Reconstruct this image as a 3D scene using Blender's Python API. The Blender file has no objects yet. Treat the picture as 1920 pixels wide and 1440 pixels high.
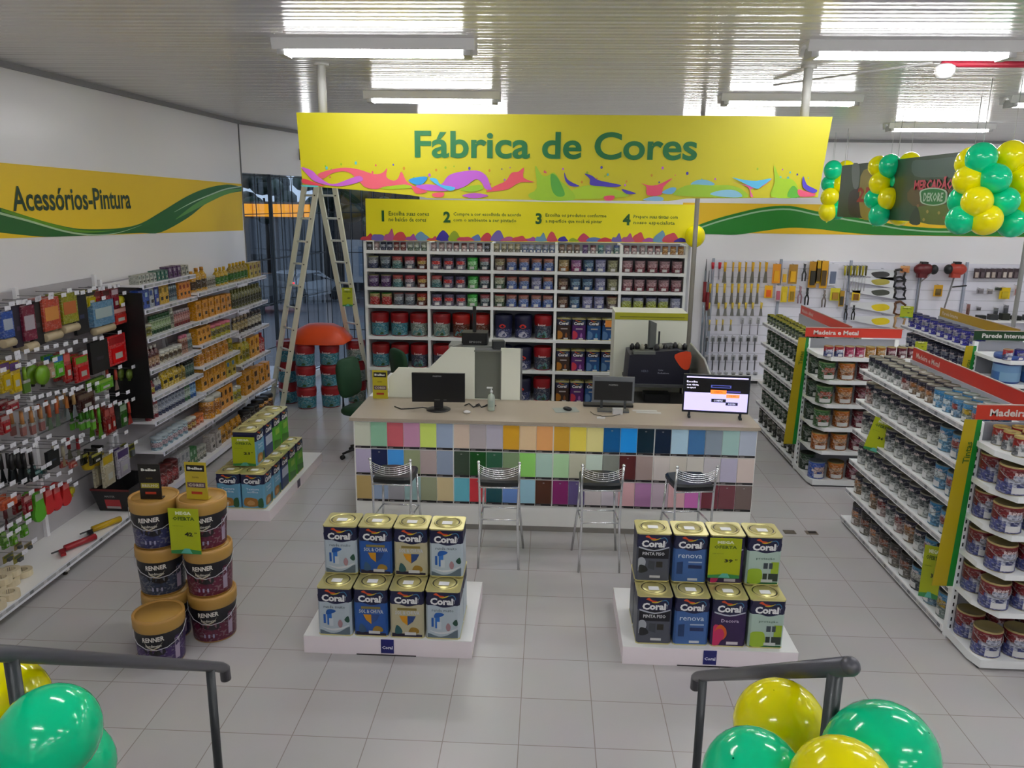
import bpy, math, random
from mathutils import Matrix, Vector
random.seed(7)
S = bpy.context.scene
C = S.collection
PI = math.pi
# ------------------------------------------------------------------ camera
F_PX, PITCH, YAW, ROLL = 1482.2209, 0.2303519, 0.0444289, -0.0125631
CAM = Vector((0.0, 0.0, 3.132))
ROT = Matrix.Rotation(YAW, 3, 'Z') @ Matrix.Rotation(-PITCH, 3, 'X') @ Matrix.Rotation(ROLL, 3, 'Y')
cd = bpy.data.cameras.new('camera'); cam = bpy.data.objects.new('camera', cd); C.objects.link(cam)
cd.sensor_width = 36.0; cd.lens = 36.0 * F_PX / 1920; cd.clip_end = 300; cd.clip_start = 0.05
r_, f_, u_ = ROT.col[0], ROT.col[1], ROT.col[2]
cam.matrix_world = Matrix(((r_[0], u_[0], -f_[0], CAM[0]), (r_[1], u_[1], -f_[1], CAM[1]), (r_[2], u_[2], -f_[2], CAM[2]), (0, 0, 0, 1)))
S.camera = cam
def at(px, py, axis, val):
    """Point of the place on the plane axis=val that is seen at a pixel of the photograph."""
    d = ROT @ Vector(((px - 960) / F_PX, 1, (720 - py) / F_PX))
    return CAM + d * ((val - CAM[axis]) / d[axis])
# ------------------------------------------------------------------ world, exposure
w = bpy.data.worlds.new('dusk_sky'); S.world = w; w.use_nodes = True
bg = w.node_tree.nodes['Background']; bg.inputs[0].default_value = (0.42, 0.50, 0.62, 1); bg.inputs[1].default_value = 1.3
S.view_settings.view_transform = 'Standard'; S.view_settings.look = 'None'
S.view_settings.exposure = 0.36; S.view_settings.gamma = 1.0
S.view_settings.use_curve_mapping = False
TUBE = 46.0          # strength of the fluorescent tubes
S.cycles.use_denoising = True
S.cycles.max_bounces = 8; S.cycles.diffuse_bounces = 6; S.cycles.glossy_bounces = 3; S.cycles.transmission_bounces = 4
S.cycles.caustics_reflective = False; S.cycles.caustics_refractive = False
S.cycles.sample_clamp_indirect = 6.0
# ------------------------------------------------------------------ materials
GAIN = 0.90
def lin(h, g=None):
    g = GAIN if g is None else g
    out = []
    for i in (0, 2, 4):
        c = int(h[i:i + 2], 16) / 255
        c = c / 12.92 if c <= 0.04045 else ((c + 0.055) / 1.055) ** 2.4
        out.append(min(c * g, 0.9))
    return (*out, 1)
_M = {}
def M(h, rough=0.45, metal=0.0, emis=0.0, gain=None):
    k = (h, rough, metal, emis, gain)
    if k in _M: return _M[k]
    m = bpy.data.materials.new('colour_' + h); m.use_nodes = True
    b = m.node_tree.nodes['Principled BSDF']
    c = lin(h, gain)
    b.inputs['Base Color'].default_value = c
    b.inputs['Roughness'].default_value = rough; b.inputs['Metallic'].default_value = metal
    if emis:
        b.inputs['Emission Color'].default_value = lin(h, 1.0); b.inputs['Emission Strength'].default_value = emis
    _M[k] = m
    return m
def PR(h, rough=0.4, amt=0.8):
    """Printed packaging: the colour broken up by small blocks of lighter and darker print."""
    k = ('print', h, rough, amt)
    if k in _M: return _M[k]
    m = bpy.data.materials.new('printed_' + h); m.use_nodes = True; N, L = m.node_tree.nodes, m.node_tree.links; b = N['Principled BSDF']
    b.inputs['Roughness'].default_value = rough
    tc = N.new('ShaderNodeTexCoord'); mp = N.new('ShaderNodeMapping'); mp.inputs['Scale'].default_value = (62, 62, 100); L.new(tc.outputs['Object'], mp.inputs[0])
    vo = N.new('ShaderNodeTexVoronoi'); vo.distance = 'CHEBYCHEV'; vo.inputs['Scale'].default_value = 1.0; L.new(mp.outputs[0], vo.inputs['Vector'])
    sp = N.new('ShaderNodeSeparateColor'); L.new(vo.outputs['Color'], sp.inputs[0])
    rp = N.new('ShaderNodeValToRGB'); L.new(sp.outputs[0], rp.inputs[0]); c = lin(h)
    e0, e1 = rp.color_ramp.elements; rp.color_ramp.interpolation = 'CONSTANT'
    e0.position = 0; e0.color = tuple(v * (1 - .62 * amt) for v in c[:3]) + (1,)
    e1.position = .34; e1.color = c
    e2 = rp.color_ramp.elements.new(.76); g = sum(c[:3]) / 3; e2.color = tuple(min(.8, v + (.16 + (g - v) * .5) * amt) for v in c[:3]) + (1,)
    L.new(rp.outputs[0], b.inputs['Base Color']); _M[k] = m
    return m
def nodes_mat(name):
    m = bpy.data.materials.new(name); m.use_nodes = True
    return m, m.node_tree.nodes, m.node_tree.links, m.node_tree.nodes['Principled BSDF']
def floor_mat():
    m, N, L, b = nodes_mat('floor_tiles')
    tc = N.new('ShaderNodeTexCoord'); mp = N.new('ShaderNodeMapping'); mp.inputs['Location'].default_value = (1.4654 + 0.0, -4.0469 + 0.0, 0)
    br = N.new('ShaderNodeTexBrick'); br.offset = 0; br.squash = 1
    br.inputs['Scale'].default_value = 1.0; br.inputs['Mortar Size'].default_value = 0.0032; br.inputs['Mortar Smooth'].default_value = 0.2
    br.inputs['Brick Width'].default_value = 0.45; br.inputs['Row Height'].default_value = 0.45; br.inputs['Bias'].default_value = 0
    br.inputs['Color1'].default_value = lin('9c9a9a', 1.45); br.inputs['Color2'].default_value = lin('a09e9e', 1.45); br.inputs['Mortar'].default_value = lin('6a6460', 2.1)
    L.new(tc.outputs['Object'], mp.inputs[0]); L.new(mp.outputs[0], br.inputs[0])
    no = N.new('ShaderNodeTexNoise'); no.inputs['Scale'].default_value = 2.5; no.inputs['Detail'].default_value = 5
    L.new(tc.outputs['Object'], no.inputs['Vector'])
    mx = N.new('ShaderNodeMix'); mx.data_type = 'RGBA'; mx.blend_type = 'MULTIPLY'; mx.inputs[0].default_value = 0.10
    L.new(br.outputs['Color'], mx.inputs[6]); L.new(no.outputs['Color'], mx.inputs[7]); L.new(mx.outputs[2], b.inputs['Base Color'])
    b.inputs['Roughness'].default_value = 0.27; b.inputs['Specular IOR Level'].default_value = 0.35
    return m
def ceiling_mat():
    m, N, L, b = nodes_mat('ribbed_ceiling')
    tc = N.new('ShaderNodeTexCoord')
    sp = N.new('ShaderNodeSeparateXYZ'); L.new(tc.outputs['Object'], sp.inputs[0])
    def wave(per, amp):
        m1 = N.new('ShaderNodeMath'); m1.operation = 'MULTIPLY'; m1.inputs[1].default_value = 2 * PI / per; L.new(sp.outputs['Y'], m1.inputs[0])
        m2 = N.new('ShaderNodeMath'); m2.operation = 'SINE'; L.new(m1.outputs[0], m2.inputs[0])
        m3 = N.new('ShaderNodeMath'); m3.operation = 'MULTIPLY'; m3.inputs[1].default_value = amp; L.new(m2.outputs[0], m3.inputs[0]); return m3
    ad = N.new('ShaderNodeMath'); ad.operation = 'ADD'; L.new(wave(.10, 1.0).outputs[0], ad.inputs[0]); L.new(wave(.23, 1.3).outputs[0], ad.inputs[1])
    bp = N.new('ShaderNodeBump'); bp.inputs['Strength'].default_value = 1.0; bp.inputs['Distance'].default_value = 0.0009
    L.new(ad.outputs[0], bp.inputs['Height']); L.new(bp.outputs[0], b.inputs['Normal'])
    b.inputs['Base Color'].default_value = (.72, .72, .75, 1); b.inputs['Roughness'].default_value = 0.20; b.inputs['Specular IOR Level'].default_value = 0.36
    return m
def wall_mat(h='aaa6a6', rough=0.27):
    m, N, L, b = nodes_mat('painted_wall')
    tc = N.new('ShaderNodeTexCoord'); no = N.new('ShaderNodeTexNoise'); no.inputs['Scale'].default_value = 1.3
    L.new(tc.outputs['Object'], no.inputs['Vector'])
    mx = N.new('ShaderNodeMix'); mx.data_type = 'RGBA'; mx.blend_type = 'MULTIPLY'; mx.inputs[0].default_value = 0.05
    mx.inputs[6].default_value = (.90, .89, .905, 1); L.new(no.outputs['Color'], mx.inputs[7]); L.new(mx.outputs[2], b.inputs['Base Color'])
    b.inputs['Roughness'].default_value = rough
    return m
def glass_mat():
    m, N, L, b = nodes_mat('window_glass')
    out = N['Material Output']; tr = N.new('ShaderNodeBsdfTransparent'); gl = N.new('ShaderNodeBsdfGlossy'); gl.inputs['Roughness'].default_value = 0.02
    tr.inputs[0].default_value = (0.80, 0.84, 0.88, 1)
    ms = N.new('ShaderNodeMixShader'); ms.inputs[0].default_value = 0.07
    L.new(tr.outputs[0], ms.inputs[1]); L.new(gl.outputs[0], ms.inputs[2]); L.new(ms.outputs[0], out.inputs[0])
    return m
def clear_mat():
    m, N, L, b = nodes_mat('clear_plastic')
    out = N['Material Output']; tr = N.new('ShaderNodeBsdfTransparent'); tr.inputs[0].default_value = (0.92, 0.93, 0.95, 1)
    gl = N.new('ShaderNodeBsdfGlossy'); gl.inputs['Roughness'].default_value = 0.12; ms = N.new('ShaderNodeMixShader'); ms.inputs[0].default_value = 0.16
    L.new(tr.outputs[0], ms.inputs[1]); L.new(gl.outputs[0], ms.inputs[2]); L.new(ms.outputs[0], out.inputs[0])
    return m
CLEAR = clear_mat()
# ------------------------------------------------------------------ mesh builder
_T = {}
def text_geo(body, bold, res=3):
    k = (body, bold, res)
    if k not in _T:
        cu = bpy.data.curves.new('lettering', 'FONT'); cu.body = body; cu.size = 1; cu.resolution_u = res; cu.offset = bold; cu.align_x = 'LEFT'
        o = bpy.data.objects.new('lettering', cu); C.objects.link(o)
        dg = bpy.context.evaluated_depsgraph_get(); dg.update()
        me = bpy.data.meshes.new_from_object(o.evaluated_get(dg))
        v = [(p.co.x, p.co.y) for p in me.vertices]; f = [tuple(p.vertices) for p in me.polygons]
        bpy.data.objects.remove(o); bpy.data.curves.remove(cu); bpy.data.meshes.remove(me)
        x0, x1 = min(a[0] for a in v), max(a[0] for a in v); y0, y1 = min(a[1] for a in v), max(a[1] for a in v)
        _T[k] = ([((a - x0) / (x1 - x0), (b - y0) / (y1 - y0)) for a, b in v], f, (x1 - x0) / (y1 - y0))
    return _T[k]
class MB:
    def __init__(s): s.v = []; s.f = []; s.m = []; s.mats = []; s.sm = []; s.X = None
    def mi(s, mat):
        if isinstance(mat, str): mat = M(mat)
        if mat not in s.mats: s.mats.append(mat)
        return s.mats.index(mat)
    def add(s, vs, fs, mat, smooth=False):
        n = len(s.v); s.v += [tuple(p) for p in vs]
        if isinstance(mat, list):
            for f, mm in zip(fs, mat): s.f.append([i + n for i in f]); s.m.append(s.mi(mm)); s.sm.append(smooth)
        else:
            k = s.mi(mat)
            for f in fs: s.f.append([i + n for i in f]); s.m.append(k); s.sm.append(smooth)
        return s
    def box(s, x0, x1, y0, y1, z0, z1, mat, ch=0.0):
        if ch <= 0:
            vs = [(x, y, z) for z in (z0, z1) for y in (y0, y1) for x in (x0, x1)]
            fs = [(0, 2, 3, 1), (4, 5, 7, 6), (0, 1, 5, 4), (2, 6, 7, 3), (0, 4, 6, 2), (1, 3, 7, 5)]
            return s.add(vs, fs, mat)
        c = ch; ring = [(x0 + c, y0), (x1 - c, y0), (x1, y0 + c), (x1, y1 - c), (x1 - c, y1), (x0 + c, y1), (x0, y1 - c), (x0, y0 + c)]
        return s.prism(ring, z0, z1, mat)
    def prism(s, ring, z0, z1, mat):
        n = len(ring)
        vs = [(x, y, z0) for x, y in ring] + [(x, y, z1) for x, y in ring]
        fs = [tuple(reversed(range(n))), tuple(range(n, 2 * n))] + [(i, (i + 1) % n, n + (i + 1) % n, n + i) for i in range(n)]
        return s.add(vs, fs, mat)
    def plate(s, pts, mat, d):
        """Extruded flat outline: pts 3D coplanar, thickness vector d."""
        n = len(pts); vs = [tuple(p) for p in pts] + [tuple(Vector(p) + Vector(d)) for p in pts]
        fs = [tuple(range(n)), tuple(reversed(range(n, 2 * n)))] + [((i + 1) % n, i, n + i, n + (i + 1) % n) for i in range(n)]
        return s.add(vs, fs, mat)
    def lathe(s, prof, mat, seg=20, cx=0, cy=0, cz=0, smooth=True, face=None, axis='z', caps=True):
        vs = []; fs = []; ms = []
        for (r, z) in prof:
            for i in range(seg):
                a = 2 * PI * i / seg; vs.append((r * math.sin(a), -r * math.cos(a), z))
        for j in range(len(prof) - 1):
            for i in range(seg):
                k = (i + 1) % seg; fs.append((j * seg + i, j * seg + k, (j + 1) * seg + k, (j + 1) * seg + i))
                if face:
                    a = (i + 0.5) / seg; a = a if a <= 0.5 else a - 1
                    ms.append(face(j, a))
                else: ms.append(mat)
        if caps:
            fs.append(tuple(reversed(range(seg)))); ms.append(face(0, 0.5) if face else mat)
            fs.append(tuple(range((len(prof) - 1) * seg, len(prof) * seg))); ms.append(mat if mat else face(len(prof) - 2, 0.5))
        if axis == 'x': vs = [(z, x, y) for x, y, z in vs]
        if axis == 'y': vs = [(x, z, -y) for x, y, z in vs]
        vs = [(x + cx, y + cy, z + cz) for x, y, z in vs]
        return s.add(vs, fs, ms, smooth)
    def tube(s, pts, r, mat, seg=8, r2=None):
        P_ = [Vector(p) for p in pts]; n = len(P_); vs = []; fs = []
        for i, p in enumerate(P_):
            t = (P_[min(i + 1, n - 1)] - P_[max(i - 1, 0)]).normalized()
            up = Vector((0, 0, 1)) if abs(t.z) < 0.9 else Vector((0, 1, 0))
            a = t.cross(up).normalized(); b = a.cross(t)
            rr = r if r2 is None else r + (r2 - r) * i / (n - 1)
            for k in range(seg):
                q = 2 * PI * k / seg; vs.append(p + (a * math.cos(q) + b * math.sin(q)) * rr)
        for i in range(n - 1):
            for k in range(seg):
                l = (k + 1) % seg; fs.append((i * seg + k, i * seg + l, (i + 1) * seg + l, (i + 1) * seg + k))
        fs.append(tuple(reversed(range(seg)))); fs.append(tuple(range((n - 1) * seg, n * seg)))
        return s.add(vs, fs, mat, True)
    def ball(s, c, rx, ry, rz, mat, seg=14, rings=8):
        prof = []
        for j in range(rings + 1):
            a = PI * j / rings; prof.append((max(math.sin(a), 1e-3), -math.cos(a)))
        n0 = len(s.v); s.lathe(prof, mat, seg, caps=False)
        for i in range(n0, len(s.v)):
            x, y, z = s.v[i]; s.v[i] = (c[0] + x * rx, c[1] + y * ry, c[2] + z * rz)
        return s
    def text(s, body, o, ux, uy, h, mat, width=None, bold=0.02, center=True, wrap=None, res=3):
        """Lettering: o origin, ux/uy unit directions, h height of the whole string, width overall; wrap=(radius) bends it round z."""
        v, f, asp = text_geo(body, bold, res); wd = width if width else asp * h
        o = Vector(o); ux = Vector(ux); uy = Vector(uy); vs = []
        for a, b in v:
            a = (a - (0.5 if center else 0)) * wd; b = (b - (0.5 if center else 0)) * h
            if wrap:
                R, th0, z0, slope = wrap
                th = th0 + a / R; vs.append((R * math.sin(th), -R * math.cos(th), z0 + b + a * slope))
            else: vs.append(o + ux * a + uy * b)
        return s.add(vs, f, mat)
    def blob(s, pts, mat, to3):
        """Smooth closed outline through 2D pts, mapped to 3D by to3."""
        n = len(pts); out = []
        for i in range(n):
            p0, p1, p2, p3 = pts[i - 1], pts[i], pts[(i + 1) % n], pts[(i + 2) % n]
            for t in (0, 0.34, 0.67):
                q = [0.5 * (2 * p1[k] + (p2[k] - p0[k]) * t + (2 * p0[k] - 5 * p1[k] + 4 * p2[k] - p3[k]) * t * t + (3 * p1[k] - p0[k] - 3 * p2[k] + p3[k]) * t ** 3) for k in (0, 1)]
                out.append(to3(*q))
        return s.add(out, [tuple(range(len(out)))], mat)
    def mesh(s, name):
        me = bpy.data.meshes.new(name); me.from_pydata(s.v, [], s.f)
        for m in s.mats: me.materials.append(m)
        me.polygons.foreach_set('material_index', s.m); me.polygons.foreach_set('use_smooth', s.sm); me.update()
        return me
    def build(s, name, parent=None, loc=(0, 0, 0), rz=0, **kw):
        o = bpy.data.objects.new(name, s.mesh(name)); C.objects.link(o); o.location = loc; o.rotation_euler = (0, 0, rz)
        if parent: o.parent = parent
        tag(o, **kw); return o
def tag(o, label=None, cat=None, group=None, kind=None):
    if label: o['label'] = label
    if cat: o['category'] = cat
    if group: o['group'] = group
    if kind: o['kind'] = kind
    return o
def empty(name, loc=(0, 0, 0), rz=0, **kw):
    o = bpy.data.objects.new(name, None); C.objects.link(o); o.location = loc; o.rotation_euler = (0, 0, rz); o.empty_display_size = 0.05
    return tag(o, **kw)
def curve(pts, k=4):
    """Points of a smooth open curve through pts."""
    out = []; n = len(pts)
    for i in range(n - 1):
        p0, p1, p2, p3 = pts[max(i - 1, 0)], pts[i], pts[i + 1], pts[min(i + 2, n - 1)]
        for j in range(k):
            t = j / k; out.append(tuple(0.5 * (2 * p1[q] + (p2[q] - p0[q]) * t + (2 * p0[q] - 5 * p1[q] + 4 * p2[q] - p3[q]) * t * t + (3 * p1[q] - p0[q] - 3 * p2[q] + p3[q]) * t ** 3) for q in range(len(p1))))
    return out + [tuple(pts[-1])]
def struct(b, name): return b.build(name, kind='structure')
class Proto:
    """A kind of thing: a body mesh (or none) and parts that every copy carries along."""
    def __init__(s, body=None): s.body = body; s.parts = []
    def part(s, name, mb, label=None, subs=()): s.parts.append((name, mb.mesh(name), label, [(n, b.mesh(n)) for n, b in subs])); return s
    def put(s, name, loc, rz=0, label=None, cat=None, group=None, rot=None, scale=None):
        if isinstance(s.body, MB): s.body = s.body.mesh(name)
        o = bpy.data.objects.new(name, s.body); C.objects.link(o); o.location = loc; o.rotation_euler = rot or (0, 0, rz)
        if scale: o.scale = scale
        tag(o, label, cat, group)
        for n, me, lb, subs in s.parts:
            c = bpy.data.objects.new(n, me); C.objects.link(c); c.parent = o
            if lb: c['label'] = lb
            for n2, me2 in subs:
                d = bpy.data.objects.new(n2, me2); C.objects.link(d); d.parent = c
        return o
ORD = 'first second third fourth fifth sixth seventh eighth ninth tenth eleventh twelfth thirteenth fourteenth fifteenth sixteenth seventeenth eighteenth nineteenth twentieth twenty-first twenty-second twenty-third twenty-fourth'.split()
NAMED = {'black': '181818', 'grey': '6a6a6a', 'pale grey': 'a6a6a6', 'white': 'd8d8d8', 'red': 'b82024', 'dark red': '5c1018', 'maroon': '6a1830', 'pink': 'c87080', 'magenta': 'a02468', 'orange': 'd06a10', 'amber': 'b88418', 'yellow': 'd0bc18', 'lime': '8cb818', 'green': '187828', 'dark green': '0c3418', 'teal': '1c7878', 'pale blue': '80a8c8', 'blue': '2060b0', 'navy': '101840', 'purple': '50246c', 'lilac': '9888b0', 'brown': '4a2414', 'tan': 'a08860', 'cream': 'c8bc98', 'olive': '5c5c20', 'mint': '98c0a8', 'peach': 'c8a080', 'royal blue': '2c2c9c'}
def cname(h):
    a = [int(h[i:i + 2], 16) for i in (0, 2, 4)]
    return min(NAMED, key=lambda n: sum((a[k] - int(NAMED[n][2 * k:2 * k + 2], 16)) ** 2 for k in range(3)))
# ================================================================== the room
XL, YB, ZC = -4.5, 14.2, 4.17        # side wall plane, back wall plane, ceiling height
XR, YF = 9.6, -9.5
WHITE = wall_mat()
b = MB(); b.box(-9, XR + .2, YF - .2, YB + .2, -.12, 0, floor_mat()); struct(b, 'floor')
b = MB(); b.box(-6, XR + .2, YF - .2, YB + .4, ZC, ZC + .12, ceiling_mat()); struct(b, 'ceiling')
b = MB(); b.box(XL - .15, XL, YF, 11.7, 0, ZC, WHITE); b.box(XL, XL + .012, 11.672, 11.692, 0, ZC, '707070'); struct(b, 'wall_side')
# the storefront wall swings inwards, glazed below a solid band
WA, WB_ = Vector((XL, 11.7, 0)), Vector((-3.98, YB, 0))
WD = (WB_ - WA).normalized(); WN = Vector((-WD.y, WD.x, 0))
def wallbox(b, t0, t1, d0, d1, z0, z1, mat):
    q = [WA + WD * t0 + WN * d0, WA + WD * t1 + WN * d0, WA + WD * t1 + WN * d1, WA + WD * t0 + WN * d1]
    return b.prism([(p.x, p.y) for p in q], z0, z1, mat)
WL = (WB_ - WA).length
b = MB(); wallbox(b, 0, WL, 0, .15, 3.45, ZC, WHITE); wallbox(b, 0, WL, 0, .15, 0, .10, WHITE); struct(b, 'wall_storefront')
b = MB(); b.box(-2.3, XR, YB, YB + .15, 0, ZC, WHITE); b.box(-4.1, -2.3, YB, YB + .15, 3.45, ZC, WHITE); b.box(-4.1, -2.3, YB, YB + .15, 0, .1, WHITE); struct(b, 'wall_back')
b = MB(); b.box(XR, XR + .15, YF, YB, 0, ZC, WHITE); struct(b, 'wall_far')
b = MB(); b.box(XL, XR, YF - .15, YF, 0, ZC, WHITE); struct(b, 'wall_entrance')
b = MB(); b.box(XL, XL + .05, YF, 11.68, ZC - .045, ZC, '8a8a8c'); b.box(-2.3, XR, YB - .05, YB, ZC - .045, ZC, '8a8a8c'); wallbox(b, 0, WL, -.05, 0, ZC - .045, ZC, '8a8a8c'); struct(b, 'trim_1')
GL = glass_mat()
b = MB(); wallbox(b, .03, WL - .03, .06, .066, .1, 3.45, GL); struct(b, 'window_1')
b = MB(); b.box(-3.95, -2.33, YB + .06, YB + .066, .1, 3.45, GL); struct(b, 'window_2')
b = MB()
for i in range(8): wallbox(b, .01 + i * (WL - .05) / 7, .020 + i * (WL - .05) / 7, .02, .03, .1, 3.45, '1c2226')
for z in (.12, .75, 1.45, 2.15, 2.85, 3.42): wallbox(b, 0, WL, .012, .03, z, z + .012, '1c2226')
wallbox(b, WL * .30, WL * .30 + .035, .0, .05, .1, 3.45, '2c363c'); tag(b.build('window_grille'), 'dark steel grille of thin bars in front of the storefront glass', 'window grille', 'steel grilles over the street windows')
b = MB()
for i in range(9): b.box(-3.95 + i * .20, -3.938 + i * .20, YB + .01, YB + .03, .1, 3.45, '1c2226')
for z in (.12, .75, 1.45, 2.15, 2.85, 3.42): b.box(-3.96, -2.32, YB + .012, YB + .03, z, z + .012, '1c2226')
tag(b.build('window_grille'), 'dark steel grille over the window behind the ladder', 'window grille', 'steel grilles over the street windows')
# ------------------------------------------------------------------ street seen through the glass (it falls away from the shop)
b = MB(); b.add([(-60, 14.6, -.1), (-4.0, 14.6, -.1), (8, 14.6, -.1), (8, 90, -5.88), (-60, 90, -5.88)], [(0, 1, 2, 3, 4)], '4c4e54'); b.add([(-60, 0, -.1), (-5.0, 0, -.1), (-5.0, 14.6, -.1), (-60, 14.6, -.1)], [(0, 1, 2, 3)], '4c4e54'); b.build('street', kind='structure')
def gz(y): return -.1 - (y - 14.6) * .0766
def building(x0, x1, y0, y1, h, col, rows, cols, label, sign=False):
    z = gz(y0) - .3; e = empty('street_building', ((x0 + x1) / 2, y0, z), label=label, cat='building')
    cx = (x0 + x1) / 2
    b = MB(); b.box(x0 - cx, x1 - cx, 0, y1 - y0, 0, h, col); b.box(x0 - cx - .3, x1 - cx + .3, -.4, y1 - y0, h, h + .35, '3c4044'); b.build('wall_block', e)
    for i in range(rows):
        for j in range(cols):
            wx = (x1 - x0) / cols; a = x0 - cx + wx * (j + .25); zz = 1.2 + i * 3
            if zz + 1.4 > h: continue
            w_ = MB(); w_.box(a, a + wx * .5, -.06, .02, zz, zz + 1.4, '14181c'); w_.box(a - .08, a, -.09, .02, zz, zz + 1.4, '585c60'); w_.build('window_pane', e)
    return e
building(-27, -15.2, 46, 55, 5.2, '585c62', 1, 4, 'low grey building across the street behind the parked car')
building(-14.6, -8.5, 52, 60, 9.5, '34383c', 2, 3, 'tall dark building across the street behind the ladder')
building(-7.2, 2, 44, 51, 6.4, '2a2e34', 2, 3, 'dark low shop across the street beside the paint shelves')
b = MB(); b.box(-1.9, 1.9, 0, .3, 0, .62, M('ff9c10', emis=.8)); b.box(-2.0, 2.0, .3, .5, -.1, .72, '3c3c3c'); 
for i in range(4): b.box(-1.9 + i * .95, -1.86 + i * .95, -.01, .01, 0, .62, M('c86c08', emis=.6))
e = b.build('lit_sign', None, (-14.0, 40, 2.1), label='glowing orange shop fascia on a steel frame, seen through the storefront grille', cat='sign')
b = MB(); b.box(-.12, .12, -.12, .12, 0, 4.6, '5c5c5c'); b.box(-1.6, 1.6, -.1, .1, 4.5, 4.75, '5c5c5c'); g = b.build('sign_post', e, (0, .6, gz(40.5) - 2.1))
def tree(x, y, h, r, label):
    e = empty('street_tree', (x, y, gz(y)), label=label, cat='tree')
    b = MB(); b.tube([(0, 0, 0), (.1, 0, h * .5), (0, 0, h * .8)], .16, '2c241c', 8, .06); b.build('trunk', e)
    b = MB(); rnd = random.Random(int(x * 7 + y))
    for i in range(16):
        a = rnd.random() * 6.28; q = rnd.random() * r; b.ball((math.cos(a) * q, math.sin(a) * q, h * (.62 + rnd.random() * .4)), r * .42, r * .42, r * .3, ['1c3020', '24402a', '142418'][i % 3], 8, 5)
    b.build('crown', e)
tree(-15.4, 43.0, 6.6, 1.6, 'dark leafy tree above the glowing orange fascia'); tree(-11.6, 43, 7.2, 1.7, 'dark leafy tree behind the top of the ladder'); tree(-8.9, 42.0, 5.0, .9, 'small dark tree behind the right leg of the ladder')
b = MB(); b.box(-.6, .6, -.1, .1, 1.0, 3.0, 'a0a4a8'); b.box(-.05, .05, -.05, .05, 0, 1, '505050'); b.box(.1, .5, -.12, -.1, 1.3, 2.7, '788898'); b.build('street_panel', None, (-9.1, 37.5, gz(37.5)), label='pale panel on a post across the street, beside the paint shelves', cat='panel')
def car(x, y, rz, col, label, k=1.0, lights=True):
    e = empty('parked_car', (x, y, gz(y)), rz, label=label, cat='car')
    prof = [(-1.95, .35), (-2.0, .75), (-1.9, .95), (-1.75, 1.15), (-1.45, 1.5), (-.9, 1.56), (.2, 1.52), (1.0, 1.05), (1.75, .9), (2.0, .7), (2.0, .35)]
    b = MB(); n = len(prof)
    vs = []
    for s_ in (-1, 1):
        for X, Z in prof: vs.append((s_ * (.84 if Z < 1.1 else .70), X, Z))
    fs = [tuple(range(n)), tuple(reversed(range(n, 2 * n)))] + [((i + 1) % n, i, n + i, n + (i + 1) % n) for i in range(n)]
    b.add(vs, fs, M(col, .25, .3)); b.build('car_body', e)
    g = MB(); g.plate([(-.66, -1.80, 1.12), (.66, -1.80, 1.12), (.6, -1.5, 1.47), (-.6, -1.5, 1.47)], M('14181e', .1), (0, -.03, .02)); g.build('rear_window', e)
    for s_ in (-1, 1):
        g = MB(); g.plate([(s_ * .775, -1.2, 1.1), (s_ * .775, .75, 1.1), (s_ * .70, .15, 1.46), (s_ * .70, -1.0, 1.46)], M('14181e', .1), (s_ * .03, 0, 0)); g.build('side_window', e)
        t = MB(); t.box(s_ * .74 - .1, s_ * .74 + .1, -2.03, -1.9, .85, 1.15, M('ff2828', .3, 0, 2.2 if lights else 0)); t.build('tail_light', e)
        for yy in (-1.25, 1.3):
            q = MB(); q.lathe([(.1, -.09), (.31, -.1), (.33, -.05), (.33, .05), (.31, .1), (.1, .09)], M('101010', .7), 18, s_ * .8, yy, .33, axis='x'); q.build('wheel', e)
    g = MB(); g.box(-.26, .26, -2.03, -1.97, .55, .68, 'b0b0b0'); g.build('number_plate', e)
p = at(574, 577, 1, 38); car(p.x, 38, -.34, 'a4aab0', 'silver hatchback with lit tail lights parked out in the street')
p = at(500, 566, 1, 30); car(p.x - .3, 30, -.25, '101418', 'black car half hidden behind the accessory shelves, out in the street', lights=False)
# ------------------------------------------------------------------ lamps on the ceiling
LBX = {-1.22: 'over the accessory side', 2.36: 'over the counter side', 5.15: 'over the aisle racks', 8.2: 'by the far wall'}
HOUS = MB(); HOUS.add([(x, y, z) for x in (-.69, .69) for y, z in ((-.12, .09), (.12, .09), (.10, .02), (.035, .075), (-.035, .075), (-.10, .02))], [(0, 1, 2, 3, 4, 5), (11, 10, 9, 8, 7, 6)] + [(i, i + 6, (i + 1) % 6 + 6, (i + 1) % 6) for i in range(6)], M('c8ccd0', .25, 0, 0, 2.0))
LAMP = Proto(HOUS)
for yy in (-.055, .055):
    t = MB(); t.lathe([(.017, -.60), (.017, .60)], M('f4f6ff', .3, 0, TUBE, 1.0), 10, 0, yy, .01, axis='x')
    LAMP.part('fluorescent_tube', t)
for sx in (-1, 1):
    t = MB(); t.box(sx * .635 - .025, sx * .635 + .025, -.085, .085, -.012, .06, 'c8c8c8'); LAMP.part('tube_socket', t)
LROW = {-8.4: 'at the entrance end, added', -5.7: 'far behind the landing, added', -3.0: 'behind the landing, added', -.3: 'above the landing', 3.0: 'above the handrails', 5.75: 'in front of the hanging sign', 8.45: 'above the booth', 11.3: 'near the back wall'}  # three rows farthest behind the camera are unseen, added for more frontal light
for lx in LBX:
    for ly in LROW:
        if lx == 8.2 and ly < 5: continue
        LAMP.put('ceiling_lamp', (lx, ly, ZC - .09), 0, 'twin-tube fluorescent ceiling lamp ' + LBX[lx] + ' ' + LROW[ly], 'ceiling lamp', 'fluorescent ceiling lamps')
e = empty('wall_floodlight', (-4.08, 13.45, 3.80), 1.3, label='small bright floodlight high on the storefront wall beside the hanging sign', cat='floodlight')
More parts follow.
